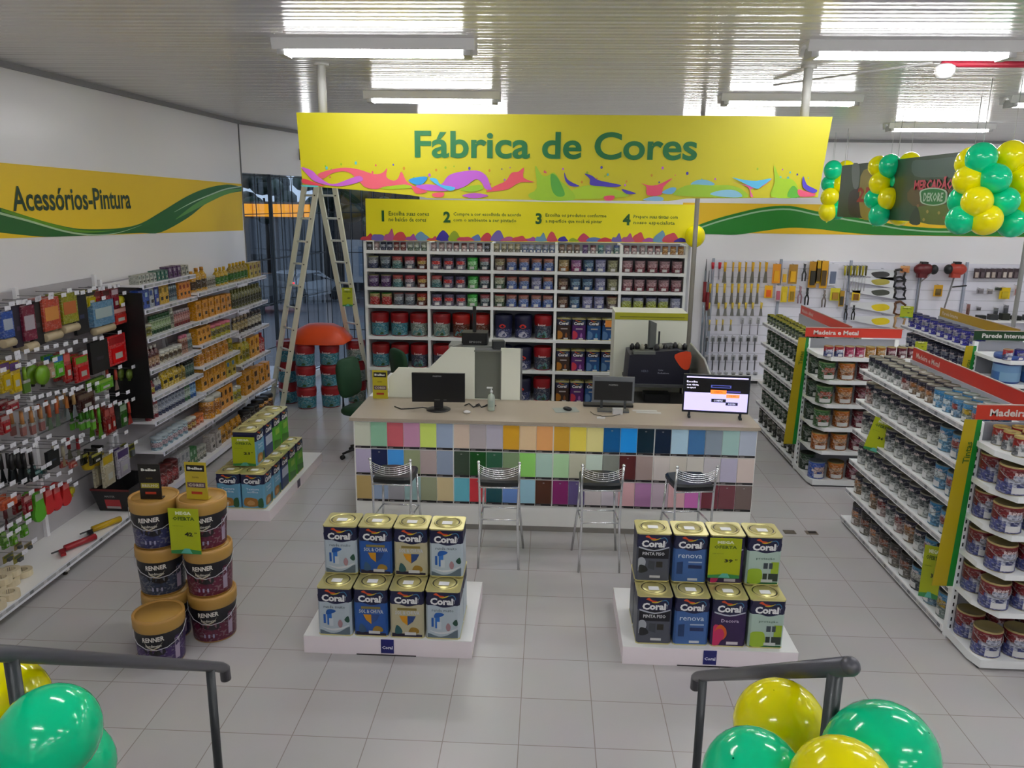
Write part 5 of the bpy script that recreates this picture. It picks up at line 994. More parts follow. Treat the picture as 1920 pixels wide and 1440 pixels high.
# ================================================================== aisle racks
def rail_strip(x, ya, yb, z0, z1, sgn):
    b = MB(); ys = []; y = ya; mats = []
    while y < yb - .14:
        ys += [y, y + .045]; mats += [('c8c8cc', '6c7074', 'c8c8cc')[len(ys) // 2 % 3], 'a8aab0']; y += .14 + .05 * ((len(ys) * 7) % 5) / 5
    ys.append(yb); vs = [(x, q, z) for z in (z0, z1) for q in ys]; n = len(ys)
    fs = [((i + 1, i, n + i, n + i + 1) if sgn < 0 else (i, i + 1, n + i + 1, n + i)) for i in range(n - 1)]
    return b.add(vs, fs, mats[:n - 1])
def gondola(name, x0, x1, y0, y1, cap, lips, endlips, label, end_text, end_col, spine_col, flag_word, spine_z, flag):
    e = empty('aisle_rack', ((x0 + x1) / 2, y0, 0), label=label, cat='shelving', group='white double-sided aisle racks'); off = (-(x0 + x1) / 2, -y0, 0); W_ = M('b0b2b8', .4, 0, 0, 2.0); xc = (x0 + x1) / 2
    b = MB(); b.box(xc - .02, xc + .02, y0, y1, 0, spine_z, M('9c9ea4')); T(b, 'spine_panel', e, off)
    for sx, xs in ((1, x0), (-1, x1)):
        b = MB(); b.box(min(xs, xs + sx * .045), max(xs, xs + sx * .045), y0 - .02, y0 + .03, 0, spine_z - .02, W_)
        if sx == 1:
            for k in range(26): z = .08 + k * (spine_z - .14) / 26; b.box(xs + .018, xs + .028, y0 - .022, y0 - .019, z, z + .028, '24262a')
        T(b, 'slotted_post', e, off)
        b = MB(); b.box(min(xs + sx * .045, xc), max(xs + sx * .045, xc), y0 - .005, y0 + .01, 0, spine_z - .02, M('90929a')); T(b, 'end_panel', e, off)
        for i, z in enumerate(lips):
            b = MB(); dx = 0 if i == len(lips) - 1 else .02
            b.box(min(xs + sx * dx, xc), max(xs + sx * dx, xc), y0 + .03, y1, z - .02, z, W_); a = xs + sx * dx; b.box(min(a, a - sx * .008), max(a, a - sx * .008), y0 + .03, y1, z - .045, z + .004, M('b8bac0', .3, 0, 0, 2.0))
            o = T(b, 'shelf', e, off)
            if sx == 1:
                b = rail_strip(a - .0085, y0 + .06, y1, z - .036, z - .008, -1)
                k = T(b, 'price_rail', e, off)
    for i, z in enumerate(endlips):
        b = MB(); last = i == len(endlips) - 1; c = .0 if last else .07; yy = y0 - cap
        b.prism([(x0 - .0 + (0 if last else .01), y0 - .02), (x0 + (.0 if last else .01), yy + c + .12), (x0 + c + .03, yy), (x1 - c - .03, yy), (x1, yy + c + .12), (x1, y0 - .02)], z - .04 if not last else .02, z, W_); T(b, 'end_shelf', e, off)
    b = MB(); b.box(x0 + .02, x1 - .02, y0 + .02, y1, 0, .035, '50545c'); b.box(x0 + .03, x1 - .03, y0 - cap + .03, y0 + .02, 0, .02, '50545c'); T(b, 'base', e, off)
    zt = spine_z
    b = MB(); b.box(x0 - .02, x1 + .02, y0 - .02, y0 - .012, zt, zt + .105, M(end_col, .35)); b.box(x0 - .02, x1 + .02, y0 - .024, y0 - .010, zt + .105, zt + .112, 'c0a8a0'); s_ = T(b, 'end_header', e, off)
    b = MB(); wd = len(end_text) * .034; b.text(end_text, (x0 + .07 + wd / 2, y0 - .0225, zt + .052), (1, 0, 0), (0, 0, 1), .052, 'e0d8d4', width=wd, bold=.03, res=2); T(b, 'header_words', e, off)
    b = MB(); b.box(xc - .004, xc + .004, y0 + .05, y1, zt - .01, zt + .115, M(spine_col, .35)); b.box(xc - .006, xc + .006, y0 + .05, y1, zt + .115, zt + .122, 'c0a8a0'); T(b, 'long_header', e, off)
    b = MB(); b.text(end_text, (xc - .0055, y1 - .05 - wd * .5, zt + .055), (0, -1, 0), (0, 0, 1), .05, 'd8c8c0', width=wd * .9, bold=.02, res=1); T(b, 'long_header_words', e, off)
    fz0, fz1 = flag
    b = MB(); a0, a1 = x0 - .155, x0 - .095; yy = y0 - .026
    b.plate([(a0, yy, fz0), (a0 + .105, yy, fz0), (a1 + .085, yy, fz1), (a1, yy, fz1)], M('b09c08', .4), (0, .004, 0)); T(b, 'yellow_strip', e, off)
    b = MB(); b.plate([(a0 + .105, yy, fz0), (a0 + .15, yy, fz0), (a1 + .12, yy, fz1), (a1 + .085, yy, fz1)], M('087c28', .4), (0, .004, 0)); T(b, 'green_strip', e, off)
    b = MB(); zz = fz1 - .24; b.text('Tintas', ((a0 + a1) / 2 + .08, yy - .002, zz), (0.04, 0, 1), (-1, 0, .0), .045, '38600c', width=.16, bold=.02, res=1); T(b, 'strip_word', e, off)
    return e
GL1 = [1.49, 1.21, .92, .64, .36, .08]; GE1 = [1.49, 1.23, .96, .69, .42, .08]
GL2 = [1.58, 1.28, .98, .67, .365, .07]; GE2 = [1.53, 1.27, 1.0, .72, .44, .08]
gondola('a', 3.0, 4.05, 9.20, 11.15, .60, GL1, GE1, 'white double-sided aisle rack with red Madeira e Metal header, beyond the counter end', 'Madeira e Metal', 'c83828', 'c83828', '', 1.62, (.32, 1.61))
gondola('b', 3.0, 4.0, 5.45, 7.60, .44, GL2, GE2, 'white double-sided aisle rack with red Madeira header, closest to the room front', 'Madeira e Metal', 'c03828', 'b82c20', '', 1.68, (.42, 1.68))
gondola('c', 4.90, 5.95, 9.20, 11.15, .60, GL1, GE1, 'white double-sided aisle rack with green Parede Interna header and yellow long header', 'Parede Interna', '1c4020', 'b08c08', '', 1.62, (.7, 1.55))
SH6 = ['top shelf', 'second shelf', 'third shelf', 'fourth shelf', 'fifth shelf', 'bottom shelf']
def tinspec(s): a = s.split(); return (a[0], a[1], a[2], a[3], True)
TS = {'grn': ('2c3428 183820 14301c 607464', 'dark green paint tin'), 'grs': ('8c8820 103018 183820 707c50', 'dark green tin with yellow lid'), 'blk': ('2c2c18 101810 10180c 5c6050', 'black and green paint tin'),
      'sil': ('807c70 0c1030 b0b4b4 404c4c', 'silver paint tin with navy band'), 'silr': ('807c70 0c1030 a89490 782420', 'silver tin with red and navy band'), 'brn': ('50483c 1c1830 84705c a06838', 'tan tin with navy band'), 'sku': ('68706c 2c7cb0 5c90b4 c0ccd0', 'sky blue paint tin'), 'skr': ('68706c 3c80b0 6484a0 903c38', 'sky blue tin with red mark'), 'sky': ('68706c 3484b8 7c8c88 b49820', 'sky blue tin with yellow label'), 'skd': ('34342c 4484a8 384048 a8a8a0', 'dark lidded blue tin'), 'dkb': ('38342c 1c1a1c 6c6860 783c20', 'dark lidded silver tin'), 'dkn': ('3c382c 1c1a2c 948880 a86c40', 'dark lidded tan tin'),
      'orn': ('706438 b86818 a05410 c09068', 'orange paint tin'), 'mar': ('4c1818 601020 701028 a07080', 'maroon paint tin'), 'gre': ('586c40 285c28 345c30 a04c38', 'green paint tin with red mark'), 'blu': ('606c78 1c48a0 2850a8 c0a098', 'blue paint tin'), 'mgt': ('a09060 a01c48 b02c5c c05878', 'magenta paint tin'), 'org': ('a89860 b07418 b88020 c8b090', 'orange paint tin with gold lid'), 'mrg': ('a09060 6c1430 5c1828 b8a4a8', 'maroon tin with gold lid'), 'mul': ('a08058 b02c34 485488 c0c4d8', 'red topped white tin'),
      'roy': ('1c2050 2c2c94 3434a4 808090', 'royal blue paint tin'), 'nvy': ('181c38 141838 1c2050 687088', 'navy paint tin')}
_tc = {}
def tin(k, r, h, seg=16, word=None, handle=True):
    q = (k, r, h, word)
    if q not in _tc:
        s = tinspec(TS[k][0]); b = rcan(r, h, s, seg)
        if word: b.text(word, (0, 0, 0), (1, 0, 0), (0, 0, 1), .024, 'd8c8c8', width=r * 1.1, wrap=(r * .985 + .0015, .05, h * .79, .06), bold=.04, res=1)
        p = Proto(b).part('lid', rlid(r, h, s[0], True))
        if handle and r > .07: p.part('handle', bail(r, h, .8, .3, '8c8c8c'))
        _tc[q] = p
    return _tc[q]
def side_row(kinds, x, ya, yb, z, r, h, shelf, rack, group, deep=1):
    n = len(kinds)
    for d in range(deep):
        for i, k in enumerate(kinds):
            y = ya + (yb - ya) * (i + .5) / n
            tin(k, r, h, 14, {'s': 'Coralit', 'b': 'Coralit', 'g': 'Verniz', 'r': 'Suvinil', 'n': 'Suvinil'}.get(k[0]) if r > .07 else None).put('quart_tin' if r < .07 else 'gallon_tin', (x + d * (2 * r + .015), y + random.uniform(-.008, .008), z), -PI / 2 + random.uniform(-.2, .2), '%s, %s from near%s, %s, %s' % (TS[k][1], ORD[i], ' behind' if d else '', shelf, rack), 'paint tin', group)
# rack a: dark green side
for si, z in enumerate(GL1):
    g = 'dark tins on the counter side of the rack'
    if si == 0: side_row(['grs'] * 13, 3.09, 9.26, 11.1, z, .05, .12, 'top shelf', 'rack beside counter', g, 2)
    elif si < 5: side_row(['grn'] * 9, 3.13, 9.27, 11.1, z, .083, .19, SH6[si], 'rack beside counter', g)
    else: side_row(['blk'] * 8, 3.12, 9.27, 11.1, z, .095, .24, SH6[si], 'rack beside counter', g)
for i, k in enumerate(['mul', 'mul', 'mgt', 'mgt', 'org', 'org', 'mrg', 'mrg', 'mrg']):
    tin(k, .05, .115, 14).put('quart_tin', (3.08 + i * .112, 8.67, GE1[0]), random.uniform(-.1, .1), '%s, %s from counter, end shelf under red header' % (TS[k][1], ORD[i]), 'paint tin', 'small tins under the red header')
for si in range(1, 6):
    for i, k in enumerate({1: ['gre', 'orn', 'mar', 'mar'], 2: ['gre', 'orn', 'mar', 'mar'], 3: ['gre', 'orn', 'mar', 'mar'], 4: ['orn', 'orn', 'mar', 'mar'], 5: ['blu', 'orn', 'mar', 'mar']}[si]):
        tin(k, .09, .19, 18).put('gallon_tin', (3.10 + i * .212, 8.72, GE1[si]), random.uniform(-.15, .15), '%s, %s from counter, %s of red-headed rack end' % (TS[k][1], ORD[i], SH6[si]), 'paint tin', 'large tins on the red-headed rack end')
    tin('grn', .09, .19, 14).put('gallon_tin', (3.09, 9.02, GE1[si]), 0, 'dark green tin tucked behind, %s of the red-headed rack end' % SH6[si], 'paint tin', 'large tins on the red-headed rack end')
for i in range(9):
    b = _tc.setdefault('crm', Proto(rcan(.055, .13, ('b8a078', 'a89070', '988060', 'b8a888', False), 12)).part('lid', rlid(.055, .13, 'c0a880')))
    for d in (0, 1): b.put('quart_tin', (3.60 + d * .13, 9.6 + i * .165, GL1[0] + .0), 0, 'cream lidded tin, %s along the %s row behind the long red header' % (ORD[i], ('inner', 'outer')[d]), 'paint tin', 'cream lidded tins behind the long red header')
# rack b: long silver and blue side
near = {1: ['sky', 'skr', 'sku'], 2: ['sky', 'skr', 'sku'], 3: ['sky', 'skr', 'sku'], 4: ['sky', 'brn', 'skr']}
far = {1: ['sil'] * 7 + ['silr'], 2: ['sil'] * 8, 3: ['sil'] * 8, 4: ['sil', 'brn', 'silr', 'sil', 'silr', 'brn', 'sil', 'brn']}
g = 'paint tins on the long side of the front aisle rack'
side_row(['skr', 'sky', 'skr', 'sku', 'sku', 'brn', 'brn', 'brn', 'silr', 'sil', 'sil', 'sil', 'sil', 'sil'], 3.11, 5.52, 7.56, GL2[0], .062, .14, 'top shelf', 'front aisle rack', g, 2)
for si in range(1, 5): side_row(near[si] + far[si], 3.125, 5.52, 7.56, GL2[si], .083, .19, SH6[si], 'front aisle rack', g)
side_row(['sky', 'skr', 'skd', 'dkb', 'dkb', 'dkb', 'dkn', 'dkb', 'dkn'], 3.115, 5.52, 7.50, GL2[5], .096, .20, 'bottom shelf', 'front aisle rack', g)
# rack b end: wine and blue tins
TS['rnn'] = ('a09060 701018 485088 a8acc0', 'wine and blue paint tin'); TS['rnq'] = ('a89858 8c1410 70747c b8bcc0', 'red quart tin with gold lid')
for si in range(1, 6):
    for i in range(3):
        for d in range(2):
            tin('rnn', .094, .19, 22, 'Renner').put('gallon_tin', (3.115 + i * .207, 5.125 + d * .235, GE2[si]), random.uniform(-.2, .15), 'wine and blue tin, %s from post, %s row, %s, front rack end' % (ORD[i], ('front', 'rear')[d], SH6[si]), 'paint tin', 'wine and blue tins on the front rack end')
for i in range(5):
    for d in range(3): tin('rnq', .053, .125, 18, 'Renner').put('quart_tin', (3.12 + i * .125, 5.10 + d * .125, GE2[0]), random.uniform(-.2, .2), 'red quart tin, %s from post, %s row, top shelf, front rack end' % (ORD[i], ('front', 'middle', 'rear')[d]), 'paint tin', 'red quart tins on the front rack end')
b = MB(); b.box(-.03, .03, -.0, .002, -.03, .03, M('f07820')); b.build('price_burst', None, (3.22, 5.026, 1.33), label='small orange sticker card on the wine and blue tin of the front rack end', cat='price card')
# rack c
for si, z in enumerate(GL1[:5]):
    side_row(['roy'] * 9 if si == 0 else ['nvy'] * 9, 5.03, 9.27, 11.1, z, .083, .18, SH6[si], 'rack with green header', 'blue tins on the rack with the green header')
def bigblue():
    b = MB(); r, h = .14, .30
    b.lathe([(r * .95, 0), (r, .02), (r, .12), (r, .2), (r * 1.0, .27), (r * 1.03, .275), (r * 1.02, .3)], '24488c', 24, face=lambda j, a: ['1c3c80', '7ca4c4' if abs(a) < .15 else '3c68a4', '6c94bc', '182c68', '183070', '24488c'][j])
    b.text('Suvinil', (0, 0, 0), (1, 0, 0), (0, 0, 1), .04, 'c8c8d0', width=.16, wrap=(r + .002, 0, .235, .05), bold=.03, res=1)
    l = MB(); l.lathe([(r * 1.02, .3), (r, .31), (r * .9, .31), (.003, .305)], '2c508c', 24, caps=False); return Proto(b).part('lid', l)
BBp = bigblue()
for si, z in ((0, 1.23), (1, .82), (2, .42)):
    for i in range(3): BBp.put('paint_pail', (5.07 + i * .30, 8.78, GE1[1] if si == 0 else (GE1[3] if si == 1 else GE1[5])), .1, 'blue paint pail, %s from the post, %s below the green header' % (ORD[i], ('upper row', 'middle row', 'bottom row')[si]), 'paint pail', 'blue pails below the green header')
for i in range(7): tin('roy' if i else 'mul', .05, .115, 14).put('quart_tin', (5.0 + i * .12, 8.68, GE1[0]), 0, 'small tin, %s from the post, top shelf directly under the green header' % ORD[i], 'paint tin', 'small tins under the green header')
# hanging lime cards on the racks
o = offer((2.985, 7.02, .93), -PI / 2 + .25, .17, .32, '36', 'lime offer card sticking out midway along the front aisle rack'); o.rotation_euler = (0, .22, -.5)
o = offer((2.93, 5.62, .22), -.5, .13, .42, '36', 'lime offer card low by the yellow strip of the front aisle rack')
o = offer((4.86, 10.9, 1.62), -.4, .16, .16, '9', 'small lime card at the far end of the rack with yellow long header')
o = offer((4.10, 8.75, 1.56), -.2, .12, .10, '9', 'small lime tag on the end shelf beside the maroon tins')
# ================================================================== accessory shelving on the side wall
e = empty('accessory_rack', (-4.2, 9.4, 0), label='white accessory shelving along the side wall filled with bottles, jars and orange boxes', cat='shelving'); off = (4.2, -9.4, 0)
W_ = M('b0b0ba', .4, 0, 0, 2.0)
U = {'a': (7.66, 8.86, [2.25, 2.0, 1.71, 1.38, 1.10, .84, .52]), 'b': (8.88, 10.0, [2.03, 1.70, 1.42, 1.16, .86, .52]), 'c': (10.02, 11.12, [2.03, 1.68, 1.34, .95, .52])}
for u, (ya, yb, zs) in U.items():
    for z in zs:
        b = MB(); xf = -3.96 if z <= .53 else -4.02; b.box(-4.44, xf, ya, yb, z - .022, z, W_); b.box(xf, xf + .008, ya, yb, z - .042, z + .003, M('a8a8b4', .3, 0, 0, 2.0)); T(b, 'shelf', e, off)
        b = rail_strip(xf + .0085, ya + .02, yb, z - .034, z - .004, 1); T(b, 'price_rail', e, off)
    for y in (ya, yb):
        b = MB(); b.box(-4.46, -4.43, y - .02, y + .02, 0, 2.3 if u == 'a' else 2.12, W_); T(b, 'upright', e, off)
b = MB(); b.box(-4.47, -4.46, 7.64, 8.88, .1, 2.26, M('a09ca0', .45, 0, 0, 1.3)); b.box(-4.47, -4.46, 8.88, 11.14, .1, 2.04, M('a09ca0', .45, 0, 0, 1.3)); T(b, 'back_panel', e, off)
b = MB(); b.box(-4.44, -3.95, 7.66, 11.14, .07, .10, W_); b.box(-3.95, -3.94, 7.66, 11.14, .05, .105, M('a8a8b4', .3, 0, 0, 2.0)); T(b, 'base_shelf', e, off); b = MB(); b.box(-4.4, -4.0, 7.68, 11.1, 0, .07, '505058'); T(b, 'base', e, off)
b = MB(); b.box(-4.44, -4.0, 7.60, 7.615, .90, 2.18, '060608'); T(b, 'black_divider', e, off, label='tall black end panel')
# product kinds: body facing -y
def p_box(w_, d, h, c, c2):
    b = MB(); b.box(-w_ / 2, w_ / 2, -d / 2, d / 2, 0, h, PR(c, .4, .45)); b.box(-w_ * .30, w_ * .12, -d / 2 - .001, -d / 2, h * .60, h * .84, c2); b.box(-w_ * .1, w_ * .32, -d / 2 - .001, -d / 2, h * .2, h * .38, '282420' if sum(int(c[i:i + 2], 16) for i in (0, 2, 4)) > 250 else 'b8b0a0')
    return Proto(b)
def p_bottle(r, h, c, c2, cap):
    b = MB(); b.lathe([(r * .95, 0), (r, h * .02), (r, h * .12), (r, h * .5), (r, h * .66), (r * .5, h * .8), (r * .38, h * .82), (r * .38, h * .86)], M(c, .3), 12, face=lambda j, a: PR(c2) if j in (2,) and abs(a) < .3 else PR(c, .3, .5))
    k = MB(); k.lathe([(r * .42, h * .85), (r * .42, h * .99), (r * .3, h)], cap, 10); return Proto(b).part('cap', k)
def p_spray(r, h, c, c2, cap):
    b = MB(); b.lathe([(r, 0), (r, h * .2), (r, h * .7), (r * .9, h * .8), (r * .6, h * .83)], c, 12, face=lambda j, a: PR(c2) if j == 1 and abs(a) < .3 else PR(c))
    k = MB(); k.lathe([(r * .8, h * .82), (r * .8, h * .98), (r * .6, h)], cap, 12); return Proto(b).part('cap', k)
def p_jar(r, h, c, c2, cap):
    b = MB(); b.lathe([(r * .94, 0), (r, h * .05), (r, h * .25), (r, h * .6), (r * .97, h * .82)], c, 14, face=lambda j, a: PR(c2) if j == 2 else PR(c))
    k = MB(); k.lathe([(r * 1.03, h * .80), (r * 1.03, h * .97), (r * .95, h)], cap, 14); return Proto(b).part('lid', k)
def p_pouch(w_, h, c, c2):
    b = MB(); w2 = w_ / 2; v = [(-w2, -.035, 0), (w2, -.035, 0), (w2, .035, 0), (-w2, .035, 0), (-w2 * .97, -.03, h * .6), (w2 * .97, -.03, h * .6), (w2 * .97, .03, h * .6), (-w2 * .97, .03, h * .6), (-w2, -.004, h), (w2, -.004, h), (w2, .004, h), (-w2, .004, h)]
    b.add(v, [(3, 2, 1, 0), (0, 1, 5, 4), (1, 2, 6, 5), (2, 3, 7, 6), (3, 0, 4, 7), (4, 5, 9, 8), (5, 6, 10, 9), (6, 7, 11, 10), (7, 4, 8, 11), (8, 9, 10, 11)], PR(c)); b.add([(-w2 * .7, -.0345, h * .3), (w2 * .7, -.0345, h * .3), (w2 * .7, -.033, h * .5), (-w2 * .7, -.033, h * .5)], [(0, 1, 2, 3)], c2); return Proto(b)
_pp = {}
def prod(kind, h, c, c2, cap):
    k = (kind, h, c, c2, cap)
    if k not in _pp:
        _pp[k] = {'box': lambda: p_box(min(.16, h * .62), .10, h, c, c2), 'wide': lambda: p_box(.22, .12, h, c, c2), 'bottle': lambda: p_bottle(h * .20, h, c, c2, cap), 'spray': lambda: p_spray(h * .15, h, c, c2, cap), 'jar': lambda: p_jar(h * .42, h, c, c2, cap), 'pouch': lambda: p_pouch(h * .62, h, c, c2)}[kind]()
    return _pp[k]
NOUN = {'box': 'box', 'wide': 'wide box', 'bottle': 'bottle', 'spray': 'tube bottle', 'jar': 'jar', 'pouch': 'pouch'}
UN = {'a': 'section by the black divider', 'b': 'middle section', 'c': 'section by the windows'}
# kind,height,body,panel,cap,count
ROW = {
 'a0': 'box,.09,b0b4ac,708078,0,5 box,.10,2c6858,a0a8a0,0,3 box,.12,5c3c68,b0a8b0,0,3 box,.11,a8a89c,484c50,0,2', 'a1': 'box,.19,24489c,a0b8c0,0,2 box,.20,a0a8b0,304c90,0,1 box,.20,24388c,88a0b8,0,1 box,.20,c09810,706010,0,2 spray,.20,88a0a8,304858,404850,5 box,.18,d08014,802010,0,3',
 'a2': 'jar,.12,8c8818,505010,b0b0a0,2 spray,.19,1c4c24,88a070,24502c,7 spray,.22,a8a898,60604c,c0c0b0,1 spray,.17,7c1c20,b07870,a09498,7', 'a3': 'bottle,.24,c02880,d8a0b8,e0b0c0,1 bottle,.22,501018,a08060,d8d8d0,3 jar,.13,b0a890,504030,d0d0c8,5 spray,.21,b89078,804c38,c87088,3 spray,.2,a09890,506868,b0b0a8,2',
 'a4': 'bottle,.14,701420,b0a018,701418,3 bottle,.15,a8a8a0,282c60,d0d0d0,2 pouch,.18,c8a808,201c10,0,3 bottle,.19,a88c10,706010,201810,2 spray,.17,1c3c34,506c60,101810,4', 'a5': 'spray,.21,8c1c2c,b8b0b0,b03040,3 spray,.22,1c2850,9098a8,c8c8b8,8 spray,.2,287040,a0b0a0,202020,2 spray,.21,2058a0,78a8d0,2058a0,2',
 'a6': 'jar,.14,88a8b8,b8a0a8,a8b4bc,6 jar,.13,803c14,b89850,c8c8c0,2 jar,.12,a85018,d87038,b06020,2', 'a7': 'jar,.22,701014,a84040,501010,3 box,.24,b0b0b4,787c84,0,3 box,.2,2c7434,a0b8a0,0,2 jar,.15,8c8c84,c0bcb0,a8a8a0,3',
 'b0': 'bottle,.24,c08c14,402808,c88c18,1 bottle,.27,c49414,402c08,a87010,2 spray,.14,b8b4a8,706c60,c8c8c0,5 bottle,.22,c09c10,306c10,c8a010,3', 'b1': 'box,.22,d08c08,905808,0,4 box,.21,c88408,604008,0,2', 'b2': 'box,.19,d09008,805008,0,3 jar,.17,a8a00c,504c08,c06878,4 spray,.15,a8a070,505030,a8a8a0,2',
 'b3': 'pouch,.2,d08c0c,a06010,0,5 bottle,.23,b4a010,706c10,705078,1', 'b4': 'box,.26,d09008,a06808,0,4 box,.22,b09808,2c70a8,0,2', 'b5': 'jar,.26,d08c0c,a06010,c8c8c0,2 box,.27,d48c08,301408,0,3 jar,.18,b4a80c,706c10,c0c0b8,2', 'b6': 'box,.2,b8b0ac,787470,0,2 pouch,.2,c88c14,503008,0,4',
 'c0': 'bottle,.24,987c0c,246410,c8a00c,5 box,.2,b89c08,5c1c10,c03030,3', 'c1': 'bottle,.25,5c5c20,30300c,6c6c3c,10', 'c2': 'spray,.22,342018,a08c58,887860,4 spray,.22,241c1c,b0a890,484040,4', 'c3': 'box,.27,b49c0c,505008,0,1 bottle,.3,a89c10,706808,c8c8c0,2 box,.28,d09408,804808,0,2 bottle,.27,a02020,c88080,a02028,2', 'c4': 'wide,.3,cc8c08,402008,0,2 box,.28,d89010,5c3c08,0,2', 'c5': 'jar,.2,241c18,5c5048,181410,3 jar,.22,c08410,502c00,141010,3'}
for key, spec in ROW.items():
    u, si = key[0], int(key[1]); ya, yb, zs = U[u]; z = (zs + [.10])[si]; items = []
    for t in spec.split():
        k, h, c, c2, cap, n = t.split(',')
        for _ in range(int(n)): items.append((k, float(h), c, c2, cap if len(cap) == 6 else c2))
    wid = [{'box': min(.16, h * .62), 'wide': .22, 'bottle': h * .4, 'spray': h * .3, 'jar': h * .84, 'pouch': h * .62}[k] for k, h, *_ in items]
    s_ = (yb - ya - .06) / sum(wid); y = ya + .03; s1 = min(s_, 1.0)
    for i, (it, wd) in enumerate(zip(items, wid)):
        gap = wd * s_
        if s_ < .86: sc = s_ / .90
        else: sc = min(1.0, s_ * .97)
        xx = (-4.05 if z > .53 else -4.0) - .07
        p = prod(*it); o = p.put('product_' + {'box': 'box', 'wide': 'box', 'bottle': 'bottle', 'spray': 'bottle', 'jar': 'jar', 'pouch': 'pouch'}[it[0]], (xx, y + gap / 2, z), PI / 2, '%s %s, %s from near end of %s, %s' % (cname(it[2]), NOUN[it[0]], ORD[i], (SHF[si] if si < len(zs) else 'base shelf'), UN[u]), {'box': 'box', 'wide': 'box', 'bottle': 'bottle', 'spray': 'bottle', 'jar': 'jar', 'pouch': 'pouch'}[it[0]], 'accessories on the side wall shelving', scale=(sc, sc, 1))
        y += gap
# ------------------------------------------------------------------ hook wall nearer the camera
e = empty('hook_panel', (-4.45, 6.0, 0), label='pale slotted hook wall with a deep base shelf along the side wall', cat='shelving'); off = (4.45, -6.0, 0)
b = MB(); b.box(-4.48, -4.46, 4.4, 7.6, .13, 2.33, M('949296', .45, 0, 0, 1.5)); T(b, 'panel', e, off)
for y in (5.2, 6.4, 7.57): b = MB(); b.box(-4.46, -4.43, y - .02, y + .02, 0, 2.36, W_); T(b, 'upright', e, off)
for z in (.45, .75, 1.05, 1.35, 1.65, 1.95, 2.2): b = MB(); b.box(-4.46, -4.455, 4.4, 7.6, z, z + .012, '78787c'); T(b, 'hook_rail', e, off)
b = MB(); b.box(-4.46, -3.96, 4.4, 7.62, .10, .13, M('b4b6bc', .4, 0, 0, 2.0)); b.box(-3.96, -3.95, 4.4, 7.62, .08, .135, M('a8aab0', .3, 0, 0, 2.0)); T(b, 'base_shelf', e, off)
for y in (5.95,): b = MB(); b.box(-4.05, -3.99, y - .02, y + .02, .03, .10, W_); b.lathe([(.02, 0), (.02, .03)], '181818', 10, -4.02, y, 0); T(b, 'foot', e, off)
b = rail_strip(-3.9495, 4.42, 7.6, .10, .128, 1); T(b, 'price_rail', e, off)
def local(px, py, w_, h_, X=-4.20):
    p = at(px, py, 0, X); a = at(px - w_ / 2, py, 0, X); c = at(px + w_ / 2, py, 0, X); t = at(px, py - h_ / 2, 0, X); u = at(px, py + h_ / 2, 0, X)
    return p, abs(c.y - a.y), abs(t.z - u.z)
